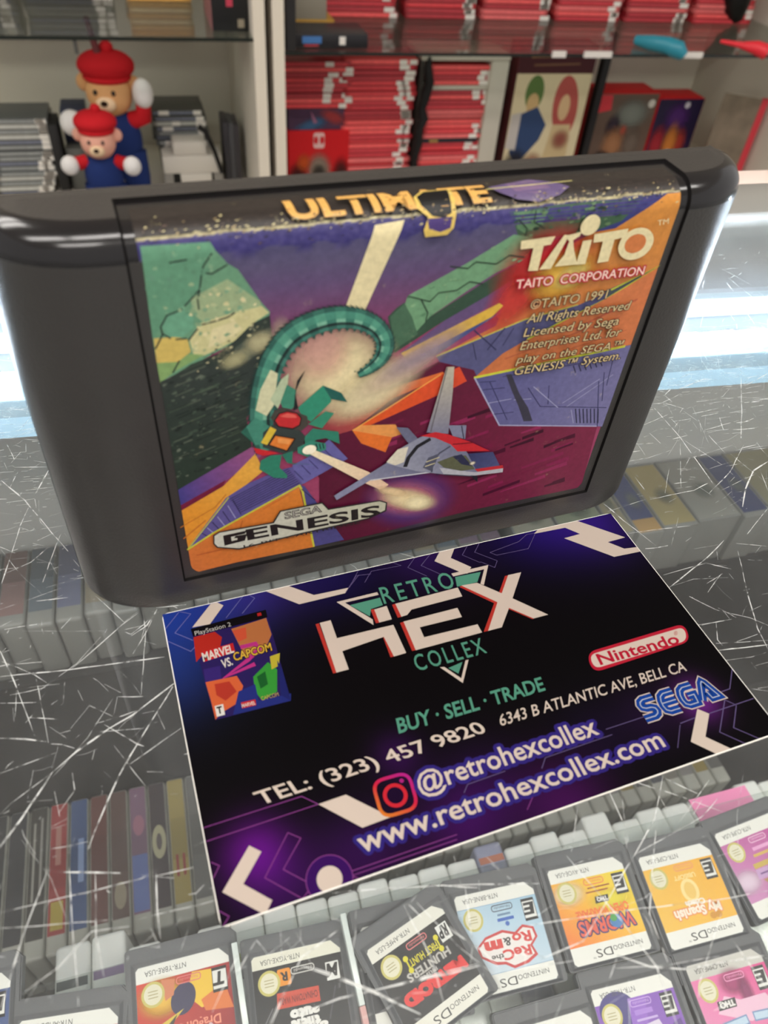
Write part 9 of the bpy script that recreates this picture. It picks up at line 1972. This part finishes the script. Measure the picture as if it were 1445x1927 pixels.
('p',[(30.28,23.86),(33.46,22.38),(38.64,19.89),(27.71,20.74),(21.98,17.71),(21.49,18.85),(27.02,21.99)],('g',(21.75,17.87),(150,150,172),(34.4,21.67),(104,106,132))),
('p',[(27.02,21.99),(27.71,20.74),(21.98,17.71),(21.49,18.85)],(132,134,160)),
('l',[(27.71,20.74),(38.65,19.84)],0.25,(200,200,205)),
('p',[(30.28,23.86),(32.38,26.45),(35.76,28.11),(38.33,28.65),(43.67,24.87),(48.31,17.79),(47.47,17.16),(41.28,18.68),(36.11,20.66),(33.16,22.21)],('g',(32.33,22.65),(150,152,168),(43.67,24.87),(112,114,138))),
('p',[(30.27,24.11),(32.07,26.42),(33.91,26.57),(33.44,23.36),(31.91,23)],(214,206,186)),
('p',[(35.72,28.39),(38.41,28.64),(40.92,27.59),(45.38,24.98),(49.49,22.1),(43.15,23.44),(41.57,25.34),(38.49,27.42)],(192,40,48)),
('l',[(41.99,25.25),(45.74,24.8)],0.2,(90,18,30)),
('l',[(37.71,27.36),(35.5,26.22),(34.15,24.15),(33.75,22.21)],0.75,(30,30,36)),
('l',[(41.62,24.94),(39.76,23.82),(38.77,22.1),(38.86,19.78)],0.35,(70,72,90)),
('p',[(37.05,21.27),(37.81,23.3),(39.76,23.82),(39.25,21.49),(38.61,20.15)],(80,82,100)),
('l',[(37.52,22.4),(39.88,22.92)],0.2,(200,190,150)),
('l',[(37.43,21.43),(39.22,21.75)],0.2,(200,190,150)),
('p',[(39.61,21.9),(42.78,22.64),(44.93,22.15),(47.24,18.46),(44.65,18.68),(41.05,20.31)],(90,92,70)),
('p',[(42.39,22.49),(44.02,22.65),(46.68,19.22),(44.39,20.27)],(44,46,72)),
('p',[(45.21,22.48),(50.16,21.75),(52.56,17.49),(47.55,18.18)],('g',(46.59,22.26),(52,56,96),(51.77,17.48),(80,84,126))),
('e',(46.55,20.01),0.7,0.5,0,(225,215,190),0.9),
('p',[(47.24,18.46),(52.8,18.07),(53.14,17.25),(48.05,17.54)],(186,44,52)),
('p',[(40.2,20.52),(44.65,18.68),(47.37,17.71),(53.05,17.27),(53.16,16.29),(47.16,16.92),(41.28,18.68)],(176,176,184)),
('p',[(46.6,17.16),(48.07,16.7),(48.36,15.03)],(36,30,40)),
('l',[(41.28,18.68),(47.09,16.83)],0.2,(60,60,76)),
('#','badge_print'),
('p',[(1.37,15.44),(2.36,16),(11.12,15.67),(12.35,17.96),(19.49,17.95),(20.6,16.1),(29.67,15.64),(31.16,14.75),(31.18,12.64),(27.91,11.57),(15.68,11.32),(5.27,10.8),(1.75,12.36),(1.24,13.4)],(40,40,40)),
('p',[(1.58,15.21),(2.39,15.74),(11.29,15.36),(12.5,17.67),(19.43,17.62),(20.54,15.82),(29.69,15.37),(30.93,14.59),(30.89,12.91),(27.89,11.84),(15.68,11.68),(5.3,11.15),(1.89,12.58),(1.43,13.52)],('g',(1.62,14.25),(196,196,184),(30.83,13.73),(184,182,160))),
('t','SEGA',(13.22,15.76),(6.11,0.01),(-0.08,1.65),(40,34,34),0.06),
('t','SEGA',(13.22,15.76),(6.11,0.01),(-0.08,1.65),(170,166,158),-0.02),
('p',[(2.92,14.93),(6.75,14.96),(6.41,14.32),(4.15,14.26),(4.17,13.25),(5.13,13.26),(5.16,13.69),(4.62,13.77),(4.84,14.23),(6.77,14.17),(6.32,12.72),(2.96,12.51)],(30,24,26)),
('t','ENESIS',(6.99,12.69),(22.87,-0.68),(-0.21,2.6),(30,24,26),0.04),
('t','16-BIT CARTRIDGE',(6.06,11.05),(20.36,-0.16),(-0.05,0.65),(40,34,34),0.01),
('#','maker_logo_print'),
('p',[(46.98,59.97),(52.31,60.16),(51.85,59),(50.75,58.92),(50.73,55.25),(49.14,55.36),(49.18,58.75),(47.18,58.76)],(228,214,168)),
('p',[(50.92,55.37),(53.7,60.22),(54.52,60.08),(52.81,55.29)],(228,214,168)),
('p',[(53.9,60.01),(56.42,60.42),(56.25,59.8),(54.89,59.03)],(228,214,168)),
('p',[(54.71,58.92),(55.22,59.64),(55.92,57.82),(57.14,55.5),(53.39,55.57),(54.53,57.24)],(228,214,168)),
('p',[(57.05,59.01),(58.49,59.07),(58.5,55.42),(56.93,55.46)],(228,214,168)),
('e',(57.57,61.23),1.55,1.45,0,(228,214,168),1),
('p',[(58.69,59.83),(64.26,60.16),(64.25,58.92),(62.37,58.71),(62.42,55.42),(60.55,55.34),(60.47,58.62),(58.86,58.58)],(228,214,168)),
('p',[(69.43,57.77),(69.32,58.15),(69.13,58.53),(68.88,58.89),(68.57,59.18),(68.19,59.48),(67.79,59.71),(67.39,59.88),(66.92,60.02),(66.43,60.1),(65.98,60.1),(65.5,60.05),(65.09,59.96),(64.69,59.8),(64.31,59.6),(64.03,59.34),(63.76,59.03),(63.57,58.72),(63.46,58.37),(63.41,57.98),(63.42,57.61),(63.51,57.24),(63.68,56.85),(63.92,56.49),(64.22,56.18),(64.59,55.87),(64.99,55.63),(65.4,55.45),(65.88,55.29),(66.38,55.21),(66.85,55.19),(67.34,55.24),(67.77,55.34),(68.18,55.5),(68.58,55.7),(68.86,55.99),(69.13,56.3),(69.32,56.63),(69.42,56.99),(69.46,57.39)],(228,214,168)),
('p',[(68.1,57.8),(68.06,58),(67.93,58.25),(67.77,58.46),(67.63,58.64),(67.42,58.79),(67.17,58.95),(66.9,59.04),(66.6,59.13),(66.31,59.19),(66.05,59.18),(65.76,59.14),(65.51,59.1),(65.24,58.99),(65.02,58.88),(64.85,58.74),(64.68,58.55),(64.56,58.37),(64.49,58.14),(64.45,57.91),(64.46,57.68),(64.49,57.47),(64.62,57.23),(64.77,57.01),(64.91,56.83),(65.12,56.67),(65.37,56.51),(65.63,56.42),(65.94,56.32),(66.23,56.25),(66.5,56.26),(66.8,56.3),(67.05,56.34),(67.32,56.45),(67.55,56.56),(67.73,56.72),(67.89,56.9),(68.01,57.09),(68.08,57.33),(68.11,57.56)],(204,120,66)),
('t','TM',(69.21,60.11),(1.87,0.16),(-0.26,0.87),(228,214,168),0),
('t','TAITO  CORPORATION',(47.73,52.82),(21.88,-0.29),(-0.1,1.44),(186,34,58),0.16),
('t','TAITO  CORPORATION',(47.73,52.82),(21.88,-0.29),(-0.1,1.44),(240,214,196),0.01),
('#','copyright_print'),
('t','©TAITO 1991',(50.86,49.1),(13.2,0.14),(0.03,1.58),(38,30,30),0.07),
('t','©TAITO 1991',(50.86,49.1),(13.2,0.14),(0.03,1.58),(214,190,140),0),
('t','All Rights Reserved',(50.83,46.82),(18.13,-0.11),(0.23,1.6),(38,30,30),0.07),
('t','All Rights Reserved',(50.83,46.82),(18.13,-0.11),(0.23,1.6),(214,190,140),0),
('t','Licensed by Sega',(50.84,44.46),(17.1,-0.28),(0.17,1.58),(38,30,30),0.07),
('t','Licensed by Sega',(50.84,44.46),(17.1,-0.28),(0.17,1.58),(214,190,140),0),
('t','Enterprises Ltd. for',(50.79,42.13),(18.23,-0.11),(0.21,1.61),(38,30,30),0.07),
('t','Enterprises Ltd. for',(50.79,42.13),(18.23,-0.11),(0.21,1.61),(214,190,140),0),
('t','play on the SEGA™',(50.7,39.73),(19.44,-0.2),(0.25,1.49),(38,30,30),0.07),
('t','play on the SEGA™',(50.7,39.73),(19.44,-0.2),(0.25,1.49),(214,190,140),0),
('t','GENESIS™ System.',(50.67,37.51),(19.97,-0.19),(0.24,1.62),(38,30,30),0.07),
('t','GENESIS™ System.',(50.67,37.51),(19.97,-0.19),(0.24,1.62),(214,190,140),0),
('#','spine_title_print'),
('t','ULTIMATE',(15.5,65.41),(26.63,0.11),(-0.32,2.98),(60,40,20),0.09),
('t','ULTIMATE',(15.5,65.41),(26.63,0.11),(-0.32,2.98),(214,164,88),0.05),
('p',[(42.54,67.75),(45.41,68.33),(49.14,69.07),(51.96,67.95),(54.37,66.69),(52.46,65.55),(49.11,64.9),(46.04,65.44),(43.74,66.6)],(96,80,116)),
('p',[(45.35,68.2),(49.6,68.66),(51.51,66.89),(49.2,66.04),(46.05,66.64)],(120,96,126)),
('l',[(42.11,67.36),(55.35,67.75)],0.14,(200,190,120)),
('p',[(31.64,66.94),(33.18,68.07),(37.21,68.04),(36.92,64.32),(36.51,62.68),(35.65,61.89),(32.6,61.87),(32.32,62.76),(32.98,64.23),(31.65,65.43)],(210,180,92)),
('p',[(32.81,64.05),(36.37,64.03),(36.04,62.72),(34.66,62.35),(33.08,62.83)],(70,52,110)),
('p',[(32.08,66.98),(33.4,67.86),(36.69,67.94),(36.32,64.5),(35.27,63.96),(33.6,64.31),(32.31,65.73)],(18,16,16))]
crt = thing('game_cartridge', 'worn black game cartridge with a science fiction label standing on the glass', 'game cartridge', (4.756, 52.741, .04), radians(5.036))
M_CART = mat('cartridge_black', (50, 47, 45), .36, .7, bump=.16, bscale=2600, var=.12, vscale=90)
XL, XR, RX, RY, DF = -20.3, 89.1, 14.0, 11.0, 10.0
def outline(a, ny=14, cols=None):
    pts = [(XL+a, DF)]
    for k in range(ny+1):
        t = pi+k/ny*pi/2; pts.append((XL+RX+(RX-a)*cos(t), RY+(RY-a)*sin(t)))
    us = cols; pts += [(u, a) for u in us]
    for k in range(ny+1):
        t = 1.5*pi+k/ny*pi/2; pts.append((XR-RX+(RX-a)*cos(t), RY+(RY-a)*sin(t)))
    pts.append((XR-a, DF)); return pts
RU0, RU1, RS0, RS1 = -4.0, 73.7, 6.0, 72.3      # the recess for the label
us = [-5.2, -4.3, -4.0, -3.6]+[-2+i*3.85 for i in range(20)]+[73.3, 73.7, 74.0, 74.8]
prof = [('v', .0, .9), ('v', .25, .3), ('v', .9, 0), ('v', 4.6, 0), ('v', 5.8, 0), ('v', 6.1, 0)]+[('v', 6.4+i*6.9, 0) for i in range(9)]
arc = [('a', i/12*pi/2) for i in range(13)]
tops = [('t', v) for v in (.25, .45, .62, .66, .7, .74, .8, .9, 1.0)]
bm = bmesh.new(); rows = []; DEP = {}
for st in prof+arc+tops:
    if st[0] == 'v': z, a, s = st[1], st[2], st[1]; ring = [(x, y, z) for x, y in outline(a, cols=us)]; nrm = (0, -1, 0)
    elif st[0] == 'a':
        a = 4*(1-cos(st[1])); z = 62+4*sin(st[1]); s = 62+4*st[1]; ring = [(x, y, z) for x, y in outline(a, cols=us)]; nrm = (0, -cos(st[1]), sin(st[1]))
    else:
        ring = []; s = 62+2*pi+st[1]*6
        for x, y in outline(4, cols=us):
            xx = min(max(x, XL+6), XR-6); ring.append((x*(1-st[1])+xx*st[1], y*(1-st[1])+DF*st[1], 66+.25*st[1]))
        nrm = (0, 0, 1)
    row = []
    for x, y, z in ring:
        dep = 0.0
        if RU0-.01 <= x <= RU1+.01 and RS0 <= s <= RS1 and y < DF-.05: dep = .42
        vv = bm.verts.new(Vector((x-nrm[0]*dep, y-nrm[1]*dep, z-nrm[2]*dep))*MM); row.append(vv); DEP[vv] = dep
    rows.append(row)
for r0, r1 in zip(rows, rows[1:]):
    for i in range(len(r0)-1):
        try:
            f = bm.faces.new((r0[i], r0[i+1], r1[i+1], r1[i]))
            zz = sum(v.co.z for v in f.verts)/4/MM
            if 61.9 < zz < 65.98: f.material_index = 1
            if len({DEP[v] for v in f.verts}) > 1: f.material_index = 2  # recess step faces painted dark, groove shade put into their colour
        except ValueError: pass
bm.faces.new(rows[0][::-1])
bmesh.ops.remove_doubles(bm, verts=bm.verts[:], dist=1e-6)
obj('front_shell', bm, [M_CART, mat('cartridge_polished', (26, 24, 25), .16, .55), mat('groove_shade', (16, 14, 14), .9, .1)], crt, smooth=32)
# rear shell
DB = 13.7; bm = bmesh.new(); rows = []
def rear(a):
    pts = [(XL+.15+a, DF+.22)]
    for k in range(9):
        t = pi-k/8*pi/2; pts.append((XL+5+(4.85-a)*cos(t), DB-2.6+(2.6-a)*sin(t)))
    for k in range(9):
        t = pi/2-k/8*pi/2; pts.append((XR-5+(4.85-a)*cos(t), DB-2.6+(2.6-a)*sin(t)))
    pts.append((XR-.15-a, DF+.22)); return pts
for z, a in ((0, .6), (.4, .1), (1, 0), (30, 0), (58, 0), (62, 0.3), (64, 1.1), (65.2, 2.0), (65.9, 3.2)):
    side = a if z < 62 else a
    rows.append([bm.verts.new(Vector((x, max(y, DF+.22) if a < 1 else (DF+.22 if i in (0, 19) else max(DF+.4, y+a*.55)), z))*MM) for i, (x, y) in enumerate(rear(side))])
for r0, r1 in zip(rows, rows[1:]):
    n = len(r0)
    for i in range(n): bm.faces.new((r0[i], r0[(i+1) % n], r1[(i+1) % n], r1[i]))
bm.faces.new(rows[0][::-1]); bm.faces.new(rows[-1])
obj('rear_shell', bm, M_CART, crt, smooth=32)
# the paper label wraps over the top bend
REC = .38
def wrap(x, s, lift):
    o = -REC+lift
    if s <= 62: return (x, -o, s)
    t = (s-62)/4
    if t <= pi/2: r = 4+o; return (x, 4-r*cos(t), 62+r*sin(t))
    d = s-62-2*pi; return (x, 4+d, 66+o+.04*d)
CUTS = [62+4*i/12*pi/2 for i in range(13)]
def sky(x, s):
    n = noise.noise(Vector((x*.35, s*.35, 3))); n2 = noise.noise(Vector((x*1.6, s*1.6, 9)))
    if s > 64.95+n*.25: v = 46+n2*10; return (v, v*.86, v*.78)
    if s > 64.55+n*.2+n2*.15: return (176+n2*60, 166+n2*60, 126+n2*50)
    if s > 62.2+n*.8: return (60+n2*22, 54+n2*20, 110+n2*14)
    st = [(42, (150, 62, 96)), (48, (142, 56, 96)), (52, (116, 66, 104)), (57, (94, 74, 112)), (60, (88, 80, 112)), (62.5, (80, 76, 112))]
    if s <= 42: c = st[0][1]
    else:
        c = st[-1][1]
        for (a, ca), (b, cb) in zip(st, st[1:]):
            if a <= s <= b: t = (s-a)/(b-a); c = tuple(ca[i]*(1-t)+cb[i]*t for i in range(3)); break
    return tuple(max(0, v+n2*8) for v in c)
M_LABEL = ink_mat('label_print', .42, .35, wear=.5, grain=.10, gain=.9)
LB = dict(x0=-2.75, x1=72.4, s0=6.8, s1=71.6)
def inside(x, s):
    return LB['x0'] <= x <= LB['x1'] and LB['s0'] <= s <= LB['s1']
k = Ink(.002)
k.grid(LB['x0']+.3, LB['x1']-.3, 9.2, 62, 75, 53, sky); k.grid(LB['x0'], LB['x1'], 62, 70.6, 180, 43, sky)
def clip(items):
    """trim the shapes to the paper"""
    out = []
    r = 2.4; x0, x1, y0, y1 = LB['x0'], LB['x1'], LB['s0'], LB['s1']
    hull = []
    for cx, cy, a0 in ((x1-r, y1-r, 0), (x0+r, y1-r, pi/2), (x0+r, y0+r, pi), (x1-r, y0+r, 1.5*pi)):
        for i in range(5): hull.append((cx+r*cos(a0+i*pi/8), cy+r*sin(a0+i*pi/8)))
    for it in items:
        if it[0] != 'p': out.append(it); continue
        q = it[1]
        if all(x0+r < x < x1-r and y0+r < y < y1-r for x, y in q): out.append(it); continue
        for i in range(len(hull)):
            (ax, ay), (bx, by) = hull[i], hull[(i+1) % len(hull)]
            def side(p): return (bx-ax)*(p[1]-ay)-(by-ay)*(p[0]-ax)
            nq = []
            for j in range(len(q)):
                p, n = q[j], q[(j+1) % len(q)]; sp, sn = side(p), side(n)
                if sp >= 0: nq.append(p)
                if sp*sn < 0: t = sp/(sp-sn); nq.append((p[0]+(n[0]-p[0])*t, p[1]+(n[1]-p[1])*t))
            q = nq
            if len(q) < 3: break
        if len(q) >= 3: out.append((it[0], q)+tuple(it[2:]))
    return out
GR = grouped(LABEL_INK)
k.feed(clip(GR[0][1])); k.build('paper_label', M_LABEL, crt, place=wrap, cuts=CUTS)['label'] = 'faded picture label with torn top edge'
lift = len(set(i[4] for i in k.items))*.002+.004
for name, its in GR[1:]:
    k = Ink(.002); k.feed(clip(its))
    if name == 'spine_title_print':
        r5 = random.Random(8)
        for i in range(420):
            x = r5.uniform(-2, 71.5); s = 64.8+abs(r5.gauss(0, .8))*r5.choice((-1, 1, 1)); w = r5.uniform(.08, .36); h = r5.uniform(.04, .16); a = r5.uniform(-.6, .6)
            k.poly([(x-w, s-h*.4), (x, s-h+a*.1), (x+w, s+h*.3), (x+w*.2, s+h)], r5.choice(((38, 30, 28), (30, 26, 24), (188, 176, 130), (150, 130, 90), (90, 70, 60))))
    k.build(name, M_LABEL, crt, place=lambda x, s, z, b=lift: wrap(x, s, z+b), cuts=CUTS if name in ('spine_title_print', 'maker_logo_print', 'rock_print') else ())
    lift += len(set(i[4] for i in k.items))*.002+.002
